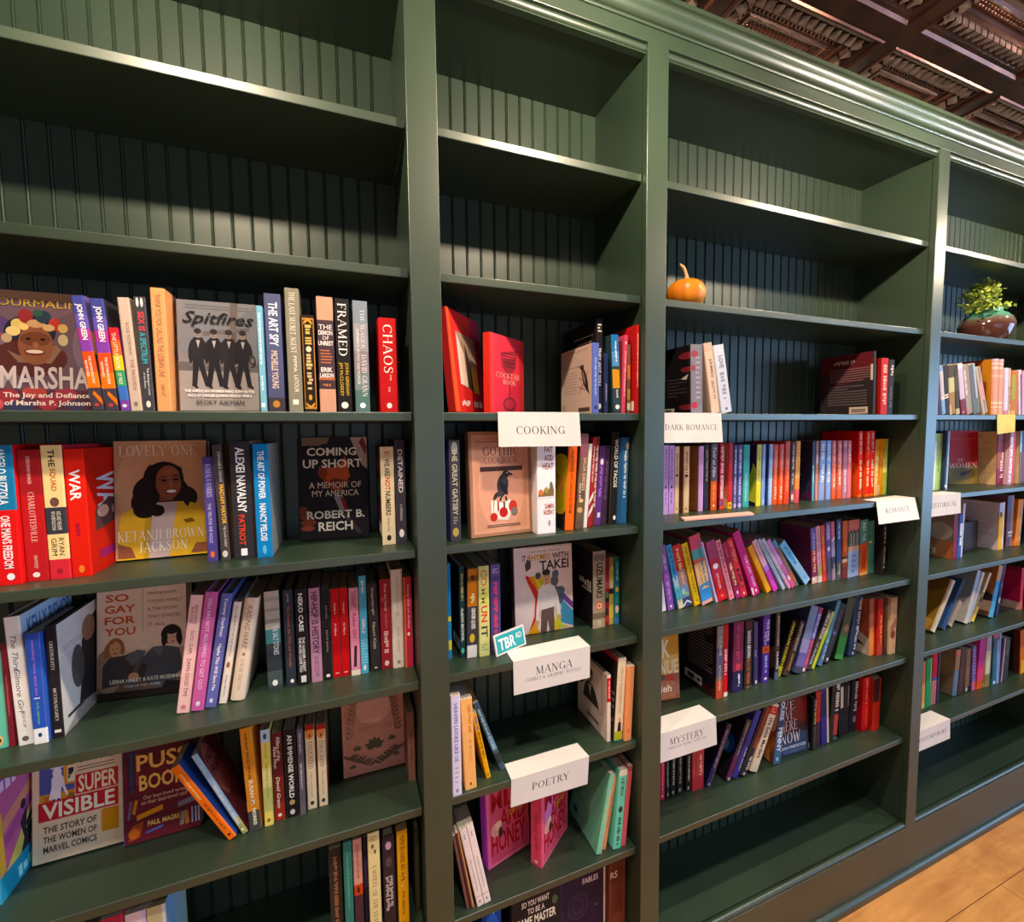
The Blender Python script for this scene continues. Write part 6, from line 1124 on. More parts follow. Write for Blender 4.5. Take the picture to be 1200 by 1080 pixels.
('p', (1.5385, 0.1081, 1.3774), 0.0, -2.2, 0.0208, 0.199, 0.1184, '#b4585a', 'R 0 .16 #d0502c;R .6 1 #a85a60;R .16 .6 #c45a40;W .3 .4 .7 .94 #dca898;W .3 .2 .7 .38 #f0d0b0', 'left one of two salmon twins with orange feet', 12, '', '', None),
('p', (1.5637, 0.1062, 1.3774), 0.0, -2.0, 0.021, 0.1983, 0.1203, '#b4585a', 'R 0 .16 #d0502c;R .6 1 #a85a60;R .16 .6 #c45a40;W .3 .4 .7 .94 #dca898;W .3 .2 .7 .38 #f0d0b0', 'right one of two salmon twins with orange feet', 12, '', '', None),
('p', (1.588, 0.1038, 1.3774), 0.0, -1.9, 0.0203, 0.1982, 0.1227, '#a06a80', 'W .3 .1 .7 .94 #d8b8c0;R .5 .9 #98627a', 'dusky pink spine left of the tall red trio', 12, '', '', None),
('p', (1.6106, 0.1029, 1.3774), 0.0, -2.3, 0.0185, 0.1981, 0.1236, '#b0606a', 'W .3 .1 .7 .94 #dcb0a8;R 0 .6 #bc6468', 'rosy spine touching the tall red trio', 12, '', '', None),
('h', (1.6607, 0.0998, 1.3774), 0.0, -2.2, 0.0205, 0.2291, 0.1267, '#d8301a', 'W .3 .66 .8 .97 #cc9c90;W .3 .12 .8 .56 #e8b090;R .0 .04 #e86020', 'leftmost of three tall flame red spines', 12, '', 'R 0 0 1 1 #b82418;P 0 .1 1 .0 1 .5 .5 .6 0 .4 #e04c20;P .2 .5 .8 .6 .9 .7 .4 .75 #8a1416', None),
('h', (1.6979, 0.1004, 1.3774), 0.0, -1.2, 0.021, 0.2286, 0.1261, '#d8301a', 'W .3 .66 .8 .97 #cc9c90;W .3 .12 .8 .56 #e8b090;R .0 .04 #e86020', 'middle one of three tall flame red spines', 12, '', 'R 0 0 1 1 #c8321a;P 0 .1 1 .0 1 .5 .5 .6 0 .4 #e05a20', None),
('h', (1.7225, 0.1007, 1.3774), 0.0, -1.9, 0.0233, 0.2304, 0.1258, '#d8301a', 'W .3 .66 .8 .97 #cc9c90;W .3 .12 .8 .56 #e8b090;R .0 .04 #e86020;R .85 0 1 1 #8a1c50', 'rightmost of three tall flame red spines', 12, '', 'R 0 0 1 1 #c8321a', None),
('p', (1.7465, 0.1014, 1.3774), 0.0, 0.0, 0.021, 0.1991, 0.1251, '#cf9a58', 'R .0 .5 #dc9a60;R .7 1 #b88440;W .3 .2 .7 .7 #e8c0a0', 'peach yellow spine with magenta back', 12, '', 'R 0 0 1 1 #7a1c58', None),
('p', (1.7972, 0.1056, 1.3774), 0.0, 1.7, 0.0283, 0.201, 0.1209, '#c8781c', 'R .1 .0 .5 .18 #c8a080;W .4 .3 .7 .8 #d89850', 'bright orange spine near the right end', 12, '', '', None),
('p', (1.8032, 0.1065, 1.3774), 0.0, 0.0, 0.0222, 0.2004, 0.12, '#92943c', 'R .4 .65 #c4bc70;R .8 0 1 1 #6a8a3c;W .3 .4 .7 .9 #b8b070', 'olive yellow spine at the right end', 12, '', '', None),
('p', (0.8319, 0.1141, 1.0924), 0.0, -8.7, 0.0253, 0.1972, 0.1124, '#c2bcc8', 'W .4 .2 .6 .5 #8a8490', 'white spine leaning at the left upright', 13, '', '', None),
('p', (0.8649, 0.1142, 1.0924), 0.0, -10.6, 0.0219, 0.1986, 0.1123, '#7a4a90', 'W .3 .62 .7 .85 #b898cc;R .3 .5 .7 .56 #8a5aa0;W .3 .16 .7 .44 #a888bc;E .5 .06 .15 .02 #e0d0e0', 'violet spine leaning left', 13, '', '', None),
('p', (0.9021, 0.1133, 1.0924), 0.0, -14.6, 0.0191, 0.2004, 0.1132, '#3c84a8', 'R 0 .14 #c0b490;R .14 .34 #58a0a8;R .34 .5 #8aa8b4;W .3 .45 .75 .96 #1c4a68;W .3 .1 .7 .3 #3a7a80', 'cyan spine leaning left', 13, '', '', None),
('p', (0.9226, 0.115, 1.0924), 0.0, -14.0, 0.0296, 0.1956, 0.1115, '#b02c2c', 'R .0 .15 #3a3c5c;R .15 .35 #6a7a98;R .35 .6 #8a6a6c;W .3 .58 .7 .88 #d0a458;W .4 .36 .65 .56 #c0a468;E .3 .25 .25 .05 #8ab0a8;E .65 .2 .2 .03 #7aa858;P 0 .02 .5 .08 1 .02 1 .05 .5 .11 0 .05 #b8bcd0;E .5 .92 .12 .02 #d8b8a0', 'spine red above and blue-grey below', 13, '', '', None),
('p', (0.9603, 0.1125, 1.0924), 0.0, -15.8, 0.0235, 0.2006, 0.114, '#cc9c14', 'W .3 .5 .7 .95 #8a6a10;W .3 .2 .7 .48 #8a6a10;E .5 .08 .12 .015 #6a5010', 'solid yellow spine leaning left', 13, '', '', None),
('h', (0.9853, 0.1082, 1.0924), 0.0, -14.9, 0.042, 0.2206, 0.1183, '#c8a070', 'R 0 .05 #c09080;R .05 .22 #3a7ab0;P 0 .2 .5 .26 1 .22 1 .3 .4 .3 0 .28 #4a7a9a;R .3 .6 #cda078;R .6 .66 #b05040;R .66 .8 #4a8a88;R .8 1 #b04458;W .6 .3 .8 .9 #3c5a70;W .3 .3 .5 .55 #b8743c', 'fat multicoloured spine with painted stripes', 13, '', 'R 0 0 1 1 #7a3a4a', None),
('p', (1.0416, 0.1106, 1.0924), 0.0, -18.2, 0.0072, 0.2024, 0.1159, '#a8a0d0', '', 'very thin lilac spine', 13, '', '', None),
('p', (1.0499, 0.109, 1.0924), 0.0, -16.6, 0.0352, 0.1975, 0.1175, '#a02a40', 'R 0 .4 #aa2228;I .3 .72 .8 .95 #d8a0b0 Daniel;E .5 .58 .28 .045 #d8ccd4;K .35 .2 .6 .46 #d8a8a8 KATE GOLDEN;E .5 .08 .12 .025 #d86a50;R .7 1 #8e3a5c', 'cherry spine with pale blossom emblem', 13, '', '', None),
('p', (1.0941, 0.1085, 1.0924), 0.0, -18.4, 0.0194, 0.2015, 0.118, '#c07480', 'W .25 .45 .75 .96 #7a3448;W .35 .15 .65 .42 #a85a68;E .5 .06 .12 .02 #8a3444', 'rose pink spine leaning left', 13, '', '', None),
('p', (1.121, 0.1087, 1.0924), 0.0, -20.0, 0.0206, 0.1918, 0.1178, '#8a2244', 'W .4 .72 .6 .9 #b05a70;W .3 .22 .8 .62 #d0b070;R 0 .12 #84285c;E .5 .1 .15 .03 #d8b8c8', 'burgundy spine with gold letters', 13, '', '', None),
('p', (1.1436, 0.108, 1.0924), 0.0, -20.0, 0.024, 0.2029, 0.1185, '#b02c38', 'W .25 .55 .8 .95 #c86a58;E .5 .46 .25 .03 #3a1418;P .3 .42 .7 .36 .5 .3 #3a1418;P .35 .34 .7 .3 .65 .16 .4 .16 .5 .24 #3a1418;P .5 .28 .65 .22 .55 .18 #b88a68;E .5 .06 .12 .02 #e0b0a8', 'scarlet spine with dark corset figure', 13, '', '', None),
('h', (1.1857, 0.1041, 1.0924), 0.0, -23.9, 0.0291, 0.2285, 0.1224, '#a82a6c', 'K .45 .12 .8 .62 #d4a0b8 THE LAST VOW;E .6 .06 .12 .02 #e0c0d0;P 0 .03 .2 .02 .3 .12 .05 .14 #c8b0a8', 'fat magenta spine, tallest of the leaning row', 13, '', 'R 0 0 1 1 #8a2458', None),
('p', (1.2505, 0.1087, 1.0924), 0.0, -29.4, 0.0208, 0.1808, 0.1157, '#c8820e', 'W .4 .2 .6 .8 #d89a30', 'orange-yellow spine right of the fat magenta one', 13, '', '', None),
('p', (1.2787, 0.1072, 1.0924), 0.0, -30.1, 0.0206, 0.2013, 0.1193, '#b03a98', 'R .5 1 #b89aa4;R .4 .5 #9a6ab8;W .3 .55 .7 .95 #c06070;W .4 .1 .6 .4 #c860b0', 'spine fading white to hot pink', 13, '', '', None),
('p', (1.3197, 0.1072, 1.0924), 0.0, -33.9, 0.0136, 0.2134, 0.1193, '#8c98a8', 'W .3 .3 .7 .9 #6a788c', 'blue-grey spine leaning far left', 13, '', '', None),
('p', (1.3463, 0.1068, 1.0924), 0.0, -35.9, 0.0125, 0.2186, 0.1197, '#a9a5b4', 'R 0 .2 #b87a94;W .3 .3 .7 .9 #8a6a88', 'pale grey spine with pink foot', 13, '', '', None),
('p', (1.3631, 0.1082, 1.0924), 0.0, -36.0, 0.0173, 0.2088, 0.1183, '#a474a4', 'R 0 .3 #b04c7c;R .3 .5 #a85a8a;E .5 .2 .3 .05 #d8b0b8;W .3 .5 .7 .9 #b88ab8', 'orchid spine with pink foot', 13, '', '', None),
('p', (1.387, 0.1128, 1.0924), 0.0, -35.0, 0.0149, 0.2008, 0.1137, '#7a5a50', 'R .1 .3 #a8602c;R 0 .1 #5a5a50;R .85 1 #4a7a9a', 'thin brown spine with blue top', 13, '', '', None),
('p', (1.4331, 0.1136, 1.0924), 0.0, -41.0, 0.0293, 0.1951, 0.1129, '#84a8cc', 'R .55 1 #6aa4d4;W .3 .45 .7 .9 #3a6aa0;E .5 .12 .15 .02 #5a84b0', 'light blue book tipped furthest to the left', 13, '', 'R 0 0 1 1 #3a6484', None),
('p', (1.4659, 0.1128, 1.0924), 0.0, -5.8, 0.0252, 0.1925, 0.1137, '#7a2a48', 'R .6 1 #5c4a84;R .2 .6 #8a2c44;R 0 .12 #c09a90;E .3 .08 .25 .03 #d8c0b8;W .3 .16 .7 .6 #d8a078;W .3 .62 .7 .9 #9a90b8', 'purple to red spine with maroon back cover', 13, '', 'R 0 0 1 1 #541c34;E .6 .4 .3 .2 #5e2430;L .2 .6 .9 .9 5 #48182c', None),
('p', (1.4948, 0.1129, 1.0924), 0.0, -6.5, 0.0199, 0.1975, 0.1136, '#c08898', 'R 0 .12 #d4b0a8;R .12 .3 #a0945c;W .3 .3 .7 .95 #7a4a58', 'dusty pink spine left of orange-red one', 13, '', '', None),
('p', (1.5156, 0.1116, 1.0924), 0.0, -6.5, 0.0206, 0.1992, 0.1149, '#b83c1c', 'R .7 1 #a84a24;R 0 .3 #c8401c;W .3 .2 .6 .8 #d8883c;R .8 0 1 1 #7a1c34', 'orange-red spine', 13, '', '', None),
('p', (1.5372, 0.1115, 1.0924), 0.0, -5.0, 0.0214, 0.2065, 0.115, '#5a4a84', 'R .7 .9 #7a6aa8;E .5 .55 .3 .04 #b8a8d8;R 0 .3 #6a5a64;R .0 .4 #4a4254;W .3 .7 .7 .95 #b8a0b0', 'purple galaxy spine', 13, '', '', None),
('p', (1.5627, 0.1115, 1.0924), 0.0, -4.9, 0.0177, 0.2075, 0.115, '#8a707c', 'R .7 1 #a8586a;P .1 .68 .9 .74 .9 .7 .1 .66 #d8c8c8;R .2 .4 #3c3a4a;R .4 .66 #8a8098;W .4 .04 .7 .28 #b0a098', 'grey-pink spine with white streak', 13, '', '', None),
('p', (1.5817, 0.109, 1.0924), 0.0, -3.2, 0.0234, 0.2128, 0.1175, '#2c3c64', 'W .3 .65 .7 .95 #90a0c0;R 0 .3 #4a4a50;W .3 .06 .7 .26 #a09888', 'navy spine left of the russet one', 13, '', '', None),
('p', (1.61, 0.1086, 1.0924), 0.0, -2.6, 0.0257, 0.2048, 0.1179, '#8a3c20', 'R .7 1 #a85024;R .4 .7 #9a4020;R .28 .34 #c89a78;R .34 .38 #2a1c1c;E .5 .6 .3 .15 #b05a24;R 0 .2 #6a3028', 'russet patterned spine', 13, '', '', None),
('h', (1.6392, 0.1079, 1.0924), 0.0, -2.0, 0.0556, 0.2045, 0.1186, '#8c98b0', 'R .8 1 #a85a4a;R .5 .8 #4a4a3a;R .2 .5 .24 .8 #c8a890;R .45 .5 .49 .8 #c8a890;R .78 .5 .82 .8 #c8a890;R .46 .54 #b08870;E .2 .8 .08 .03 #2c2420;E .5 .8 .08 .03 #2c2420;E .85 .8 .08 .03 #2c2420;L .3 .06 .7 .42 4 #6a7a9a', 'wide spine with row of drawn reeds', 13, '', '', None),
('h', (1.6976, 0.1064, 1.0924), 0.0, -2.2, 0.0439, 0.2009, 0.1201, '#4a7068', 'R 0 .55 #c0581c;R .4 .58 #b0481c;R .2 .12 .7 .5 #a83e18;R .0 .0 .9 .06 #c88a50;W .3 .62 .7 .95 #8aa898', 'spine teal above and orange below', 13, '', '', None),
('h', (1.7442, 0.1097, 1.0924), 0.0, -2.6, 0.0388, 0.193, 0.1168, '#3c6a58', 'R .4 .05 .6 .95 #487662;E .4 .6 .3 .02 #b8a868', 'plain sea green spine', 13, '', '', None),
('p', (1.7838, 0.085, 1.0924), 0.0, 0.0, 0.0169, 0.181, 0.1159, '#1c191b', 'W .3 .7 .7 .95 #a89890;E .5 .65 .25 .025 #a08878;W .3 .2 .7 .55 #a89890;E .5 .15 .25 .025 #a08878', 'black spine with pale beads', 13, '', '', None),
('p', (0.786, 0.1687, 0.8099), -95.8, -4, 0.03, 0.1917, 0.1381, '#8a6a3c', '', 'face-out golden cover with huge cream capitals, cut by upright', 14, 'R 0 0 1 1 #b08a50;R 0 .38 1 .75 #c09a5c;R .7 .7 1 1 #b07c30;R 0 .4 .4 .72 #c8b498;R 0 0 1 .4 #8a5a48;E .7 .33 .2 .07 #a84434;E .5 .36 .15 .06 #5a4a44;E .5 .25 .4 .06 #a86a50;X .04 .66 .78 .94 #d8c8a4 PARK;X .04 .4 .98 .62 #d8c8a4 AVENUE;X .1 .12 .8 .24 #d8b8a0 Ahdieh;E .5 .05 .5 .05 #8a4a34;L .1 .02 .9 .1 3 #b07a50', '', None),
('p', (1.015, 0.0785, 0.8099), 0.0, 0.0, 0.0247, 0.2251, 0.148, '#6a5048', 'R .7 1 #7a7068;R .3 .7 #54506a;R 0 .25 #a8442c;K .3 .5 .7 .95 #c0b090 C.J. BOX;D .35 .12 .65 .46 #c8b8b0 BATTLE MOUNTAIN', 'mountain spine with black text-filled back cover', 14, '', 'R 0 0 1 1 #191517;L .2 .3 .9 .96 14 #5a5250;R .5 0 1 .12 #401a1a;R .12 .05 .62 .17 #c0b8b4;R .2 .07 .4 .14 #3a3434;R .48 .09 .58 .13 #3a3434', None),
('p', (1.0438, 0.0807, 0.8099), 0.0, 0.0, 0.0175, 0.2238, 0.1432, '#b01c20', 'W .2 .3 .75 .66 #d8b0a8;R .2 0 1 .06 #d8c8b8', 'bright red spine touching the mountain spine', 14, 'R 0 0 1 1 #4a2a4a', '', None),
('h', (1.086, 0.0844, 0.8099), 0.0, 0.0, 0.041, 0.2226, 0.1421, '#4a2450', 'R 0 .3 #242344;R .3 .45 #7a2a44;R .45 1 #6a2848;W .3 .46 .6 .95 #a8384c;E .5 .36 .25 .05 #c04050;W .5 .08 .7 .26 #d0c8d0', 'dark magenta spine with red spaced letters', 14, 'R 0 0 1 1 #4a4a78', '', None),
('p', (1.1355, 0.0844, 0.8099), 0.0, 0.0, 0.028, 0.218, 0.1395, '#2a2022', 'R .88 1 #4a1c20;K .25 .46 .75 .86 #d0ccc8 SANDRA BROWN;K .25 .08 .75 .44 #b8642c BLOOD MOON;R .2 .01 .8 .05 #6a5034', 'dark brown spine with white and orange letters', 14, '', '', None),
('p', (1.1842, 0.0918, 0.8099), 0.0, -1.8, 0.0164, 0.2057, 0.1316, '#37355c', 'R .6 1 #4a4068;E .5 .5 .3 .05 #8a90b0;E .6 .5 .25 .04 #37355c;R .3 .02 .7 .07 #c8c4c8', 'indigo spine with crescent moon', 14, '', '', None),
('h', (1.2154, 0.0901, 0.8099), 0.0, 0.0, 0.0297, 0.2224, 0.1364, '#45297a', 'R .62 .94 #5a3a88;W .5 .6 .9 .92 #b0a4c8;W .2 .56 .48 .75 #b0a4c8;R .44 .54 #a84818;E .5 .49 .2 .02 #7a2010;W .35 .14 .7 .4 #9aa0d8;E .5 .06 .2 .02 #c8c0e0', 'purple spine with orange band', 14, '', '', None),
('p', (1.2696, 0.0883, 0.8099), 0.0, 0.0, 0.018, 0.2242, 0.1382, '#2a2426', 'R .45 1 #40302e;K .35 .5 .8 .94 #a8988c EXECUTIONERS;K .3 .16 .75 .42 #d0ccc8 CLARKE;R 0 .12 #4a5468', 'black spine with brown leafy back cover', 14, '', 'R 0 0 1 1 #1c1616;P .1 .1 .6 .0 1 .2 1 .5 .5 .3 #4a3220;E .5 .08 .12 .08 #a8703c', None),
('h', (1.3065, 0.0971, 0.8099), 0.0, 21.3, 0.0184, 0.1866, 0.1231, '#3a3020', 'K .25 .2 .85 .95 #c4b428 HARLAN COBEN;R 0 .18 #b8b428;R .3 .03 .6 .1 #8a8a30', 'black spine with big yellow letters, leaning right', 14, '', 'R 0 0 1 1 #17141a;E .45 .4 .35 .3 #5c4440;E .45 .36 .3 .24 #50403c;R .3 .12 .5 .22 #a89890;P .1 0 .9 0 .9 .16 .5 .22 #3a5a90', None),
('p', (1.3314, 0.0879, 0.8099), 0.0, 22.9, 0.0225, 0.1854, 0.1186, '#3a2a28', 'K .25 .45 .8 .96 #a09080 ANTHONY;K .3 .1 .75 .4 #b87a2c HOROWITZ', 'brown spine with tan and amber letters', 14, '', '', None),
('p', (1.3866, 0.0832, 0.8099), 0.0, 18.4, 0.037, 0.2272, 0.1433, '#605a94', 'R .5 1 #6a7898;R .3 .5 #8a84b0;R 0 .1 #3a3c50', 'misty blue-lilac spine leaning right', 14, '', 'R 0 0 1 1 #303a5a', None),
('h', (1.4095, 0.0865, 0.8099), 0.0, 20.4, 0.0208, 0.2192, 0.14, '#9a4464', 'R .5 1 #5a5a94;R .9 1 #8a3a5c;K .25 .48 .8 .94 #b0a8c8 SIMONE;K .25 .08 .8 .5 #c86a80 ST. JAMES;R .2 .0 .6 .05 #d8d0d0', 'spine blending indigo into raspberry', 14, '', '', None),
('p', (1.4332, 0.0861, 0.8099), 0.0, 27.3, 0.0216, 0.2122, 0.1358, '#37302f', "K .2 .5 .85 .95 #c8c4b4 MINA'S BOOK;D .2 .08 .6 .45 #d0ccc0 OF MURDER", 'charcoal spine with white letters leaning right', 14, '', '', None),
('p', (1.4503, 0.0866, 0.8099), 0.0, 27.6, 0.0144, 0.2044, 0.1308, '#aab02c', 'R .6 1 #a8ac64', 'lime green sliver of a spine', 14, '', '', None),
('p', (1.4922, 0.0895, 0.8099), 0.0, 21.9, 0.0178, 0.232, 0.137, '#45688a', 'R .5 1 #4a7a8c;R .35 .5 #4a8a80;W .3 .1 .8 .4 #98a8bc', 'steel blue spine with teal top', 14, '', '', None),
('p', (1.53, 0.093, 0.8099), 0.0, 23.5, 0.0342, 0.2126, 0.1335, '#2d2830', 'E .5 .5 .25 .03 #4a5a98;W .4 .55 .6 .9 #5a4c48;R .5 .04 .75 .09 #c0b8b8;W .4 .12 .6 .45 #4a4450', 'black-violet spine with blue dot', 14, '', '', None),
('h', (1.604, 0.0938, 0.8099), 0.0, 15.5, 0.0408, 0.2198, 0.1327, '#34562c', 'R .4 1 #42422c;R .05 .35 #2f6a30;E .6 .5 .3 .06 #6a5444;R 0 .08 #3a7a3c', 'forest green spine with darker top', 14, '', 'R 0 0 1 1 #1c2c1a', None),
('h', (1.6777, 0.0967, 0.8099), 0.0, 7.7, 0.0423, 0.2147, 0.1298, '#27324a', 'W .65 .35 .95 .96 #b0b0b0;W .6 .08 .85 .36 #a8a8b0;R .5 .02 .7 .06 #a8a8b0', 'slate navy spine with light letters on its edge', 14, '', '', None),
('p', (1.7152, 0.075, 0.8099), 0.0, -2.6, 0.0266, 0.2074, 0.14, '#b8683c', 'R .5 1 #8a4a38;R .0 .42 #c4763c', 'amber spine with red-black pictured back cover', 14, '', 'R 0 0 1 1 #7a1a1c;R .55 0 1 1 #8a4434;P 0 0 1 0 1 .3 .6 .45 .2 .4 #a8948c;P .3 .2 .9 .15 .5 .35 #1c1416;R .2 .02 .9 .14 #b8a490', None),
('p', (1.7429, 0.065, 0.8099), 0.0, -1.7, 0.0283, 0.206, 0.1319, '#a0241c', 'R .75 1 #8e201c;W .35 .1 .75 .7 #d07850;R 0 .2 #a43a30', 'red spine with orange lettering', 14, '', '', None),
('p', (1.7919, 0.055, 0.8099), 0.0, 0.0, 0.0335, 0.2072, 0.1326, '#b89a80', 'R .6 1 #a88a74;E .4 .35 .4 .08 #7a4438;R 0 .25 #c0a488;P 0 .5 1 .66 1 .5 0 .36 #946858', 'cream spine with brown photograph', 14, '', '', None),
('p', (1.7752, 0.062, 0.8099), 0.0, -2.6, 0.0159, 0.2061, 0.1319, '#3a2820', 'R .3 .1 .6 .9 #5a4028', 'dark coffee spine at the right end', 14, '', '', None),
('p', (0.8434, 0.115, 0.5149), 0.0, 0.0, 0.0168, 0.2081, 0.1115, '#a8243c', 'R .6 1 #b83820;W .4 .1 .65 .6 #d08a90;E .5 .06 .15 .02 #d8a8a8', 'raspberry spine against the left upright', 15, '', '', None),
('p', (0.8664, 0.115, 0.5149), 0.0, -1.5, 0.012, 0.2041, 0.1115, '#1e2224', 'W .35 .15 .7 .55 #8a9898;R .25 .03 .65 .08 #8a8068', 'first black spine right of the raspberry one', 15, '', '', None),
('p', (0.8846, 0.115, 0.5149), 0.0, 0.0, 0.0154, 0.205, 0.1115, '#1b1a1c', 'W .35 .15 .7 .55 #b0a8a4;R .25 .03 .65 .08 #8a8068;R .3 .5 .8 .75 #6a666a', 'second black spine, grey label', 15, '', '', None),
('p', (0.9078, 0.115, 0.5149), 0.0, 0.0, 0.0192, 0.2091, 0.1115, '#1c1a1a', 'W .35 .15 .7 .55 #8a8468;R .25 .03 .65 .08 #8a8068;R .3 .57 .7 .62 #a09a50', 'third black spine, olive letters', 15, '', '', None),
('p', (0.9387, 0.1112, 0.5149), 0.0, 0.0, 0.0162, 0.2065, 0.1153, '#1d1a1b', 'W .35 .15 .7 .55 #b0a8a0;R .25 .03 .65 .08 #8a8068;R .2 .6 .8 .66 #7a7674', 'fourth black spine, beside the thick red one', 15, '', '', None),
('h', (0.9565, 0.1066, 0.5149), 0.0, 0.0, 0.045, 0.2194, 0.1199, '#a83c38', 'R .2 .02 .4 .96 #963434;W .6 .1 .82 .5 #d8a090;E .7 .06 .15 .02 #e0b8a8;R 0 .2 #9a2c34', 'thick brick red spine under the mystery sign', 15, '', '', None),
('h', (1.0199, 0.101, 0.5149), 0.0, 25.1, 0.0179, 0.1987, 0.1255, '#2b2450', 'R .5 1 #38283a;R .8 0 1 1 #6a4440;W .3 .3 .6 .9 #a89088;R .4 .02 .8 .06 #8a7a90', 'dark indigo and brown spine leaning right', 15, '', 'R 0 0 1 1 #191632', None),
('h', (1.0992, 0.0955, 0.5149), 0.0, 25.5, 0.0216, 0.196, 0.13, '#392c48', 'R .8 1 #4a3c34;R .0 .4 #5a2440;W .4 .4 .65 .95 #a8884c;R .3 .0 .7 .05 #a89888', 'plum spine with blue-flamed black back cover', 15, '', 'R 0 0 1 1 #151117;E .6 .5 .35 .18 #1f3f7a;E .65 .46 .15 .1 #5a84b8;R .1 .08 .45 .2 #b8a8a0;L .1 .3 .5 .42 3 #5a5052', None),
('p', (1.1258, 0.0947, 0.5149), 0.0, 25.5, 0.0208, 0.2217, 0.1318, '#352f78', 'R .6 1 #343a80;W .6 .1 .85 .45 #b0a878;R .8 .5 1 1 #5a3a88', 'royal violet spine leaning right', 15, '', '', None),
('h', (1.1582, 0.0918, 0.5149), 0.0, 26.6, 0.0284, 0.2284, 0.1347, '#2c2426', 'R .45 .4 .9 1 #8a3420;W .6 .08 .9 .28 #c0b8a8;E .6 .03 .2 .02 #a8a098', 'black spine with ember stripe leaning right', 15, '', '', None),
('p', (1.2065, 0.091, 0.5149), 0.0, 24.1, 0.0334, 0.2243, 0.1355, '#cdb498', 'R .84 .96 #b03428;L .2 .86 .8 .94 2 #d0806a;K .25 .2 .78 .8 #2c2424 We Solve Murders', 'cream spine with black title leaning right', 15, '', '', None),
('h', (1.3121, 0.0919, 0.5149), 0.0, 5.8, 0.0323, 0.2222, 0.12, '#415878', 'R .5 1 #3a3e58;K .25 .66 .8 .99 #c8ccd8 LOUISE;K .25 .18 .8 .55 #d0d4e0 PENNY;R .3 .05 .6 .1 #90b8d8', 'upright blue spine with white capitals', 15, '', 'R 0 0 1 1 #6a3424;E .7 .7 .35 .3 #a87c64;E .7 .3 .3 .2 #8a4a20;P .3 .05 .9 .0 .8 .3 #a86a3c', None),
('p', (1.3324, 0.1338, 0.5149), -92.8, -4, 0.026, 0.1913, 0.1275, '#2a3046', '', 'face-out dark blue cover with large white serif title', 15, 'R 0 0 1 1 #232638;R 0 .45 1 1 #4a1c1c;P 0 .3 1 .4 1 .6 .4 .66 0 .5 #3c2028;R 0 0 1 .36 #2c3850;P .5 .6 .9 .5 1 .9 .6 1 #6a2018;S .02 .8 .55 .94 #c8a8a0 WE;S .02 .62 .5 .78 #c8a8a0 LIVE;S .02 .42 .62 .6 #c8a8a4 HERE;S .02 .2 .72 .4 #d0b8b8 NOW;X .02 .1 .9 .16 #a8b0c0 SARAH PINBOROUGH;L .1 .03 .9 .08 2 #5a688a', '', None),
('h', (1.4612, 0.0928, 0.5149), 0.0, 0.0, 0.0173, 0.1868, 0.12, '#191617', 'W .5 .5 .9 .95 #b0a060;R .6 .03 .9 .45 #4a4438', 'black spine with gold letters and pictured back cover', 15, '', 'R 0 0 1 1 #161214;L .1 .75 .9 .9 3 #3a3438;L .1 .4 .9 .68 3 #4a4244;E .5 .45 .3 .08 #7a5a3a;R .5 .02 .95 .12 #b0a898', None),
('p', (1.4844, 0.0959, 0.5149), 0.0, -1.5, 0.0233, 0.2034, 0.1302, '#30202a', 'R .46 1 #a82c20;W .4 .1 .6 .4 #5a3438', 'spine red above and dark below', 15, '', '', None),
('h', (1.5175, 0.0977, 0.5149), 0.0, -4.0, 0.0384, 0.2154, 0.1288, '#30286a', 'R .75 0 1 1 #b8a884;R .75 .1 1 .5 #c09a8a;R .1 .5 .7 .9 #27204a;E .1 .9 .1 .02 #7a4030', 'deep blue spine with cream edge strip', 15, '', '', None),
('p', (1.5973, 0.0979, 0.5149), 0.0, 2.7, 0.0401, 0.2143, 0.1286, '#29211f', 'R .45 .1 .95 .45 #a03830;W .5 .5 .9 .97 #c8bcb4;R .5 .02 .9 .06 #4a5a64', 'black spine with red patch and white letters', 15, '', '', None),
('p', (1.6151, 0.1016, 0.5149), 0.0, -2.5, 0.0218, 0.1963, 0.1249, '#17141a', 'R .3 .55 .95 .95 #b8a88c', 'black spine with cream label', 15, '', '', None),
('p', (1.6377, 0.1037, 0.5149), 0.0, 0.0, 0.0128, 0.1883, 0.1205, '#1e1417', 'R .4 .5 .7 .95 #3c3438', 'narrow black spine right of the cream label', 15, '', '', None),
('p', (1.6513, 0.1041, 0.5149), 0.0, 0.0, 0.0161, 0.1918, 0.1224, '#1d1518', 'R .4 .55 .8 .95 #6a625c', 'narrow black spine with grey streak', 15, '', '', None),
('h', (1.7082, 0.1048, 0.5149), 0.0, 3.4, 0.0393, 0.1934, 0.1217, '#17121a', 'W .5 .35 .9 .96 #a09894;R .5 .18 .9 .3 #5c565c', 'wide black spine left of the first red one', 15, '', '', None),
('h', (1.7197, 0.092, 0.5149), 0.0, 0.0, 0.0399, 0.2035, 0.1343, '#b01c22', 'W .4 .5 .7 .97 #d07868;R .45 .1 .7 .45 #c84024;R 0 .03 #8a1418', 'vivid red spine, brighter of the two reds', 15, '', '', None),
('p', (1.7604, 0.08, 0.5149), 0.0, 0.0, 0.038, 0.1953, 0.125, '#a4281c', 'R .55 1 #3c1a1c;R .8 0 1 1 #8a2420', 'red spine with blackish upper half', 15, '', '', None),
('p', (1.814, 0.092, 0.5149), 0.0, -4.3, 0.0115, 0.1966, 0.1258, '#201a1a', 'R .3 .4 .7 .95 #4a3c38', 'thin dark spine at the right end', 15, '', '', None),
('p', (1.94, 0.035, 1.6616), 0.0, -1.5, 0.0228, 0.1602, 0.1025, '#c084a4', 'R .6 1 #b87898', 'pink spine at the left upright', 16, '', '', None),
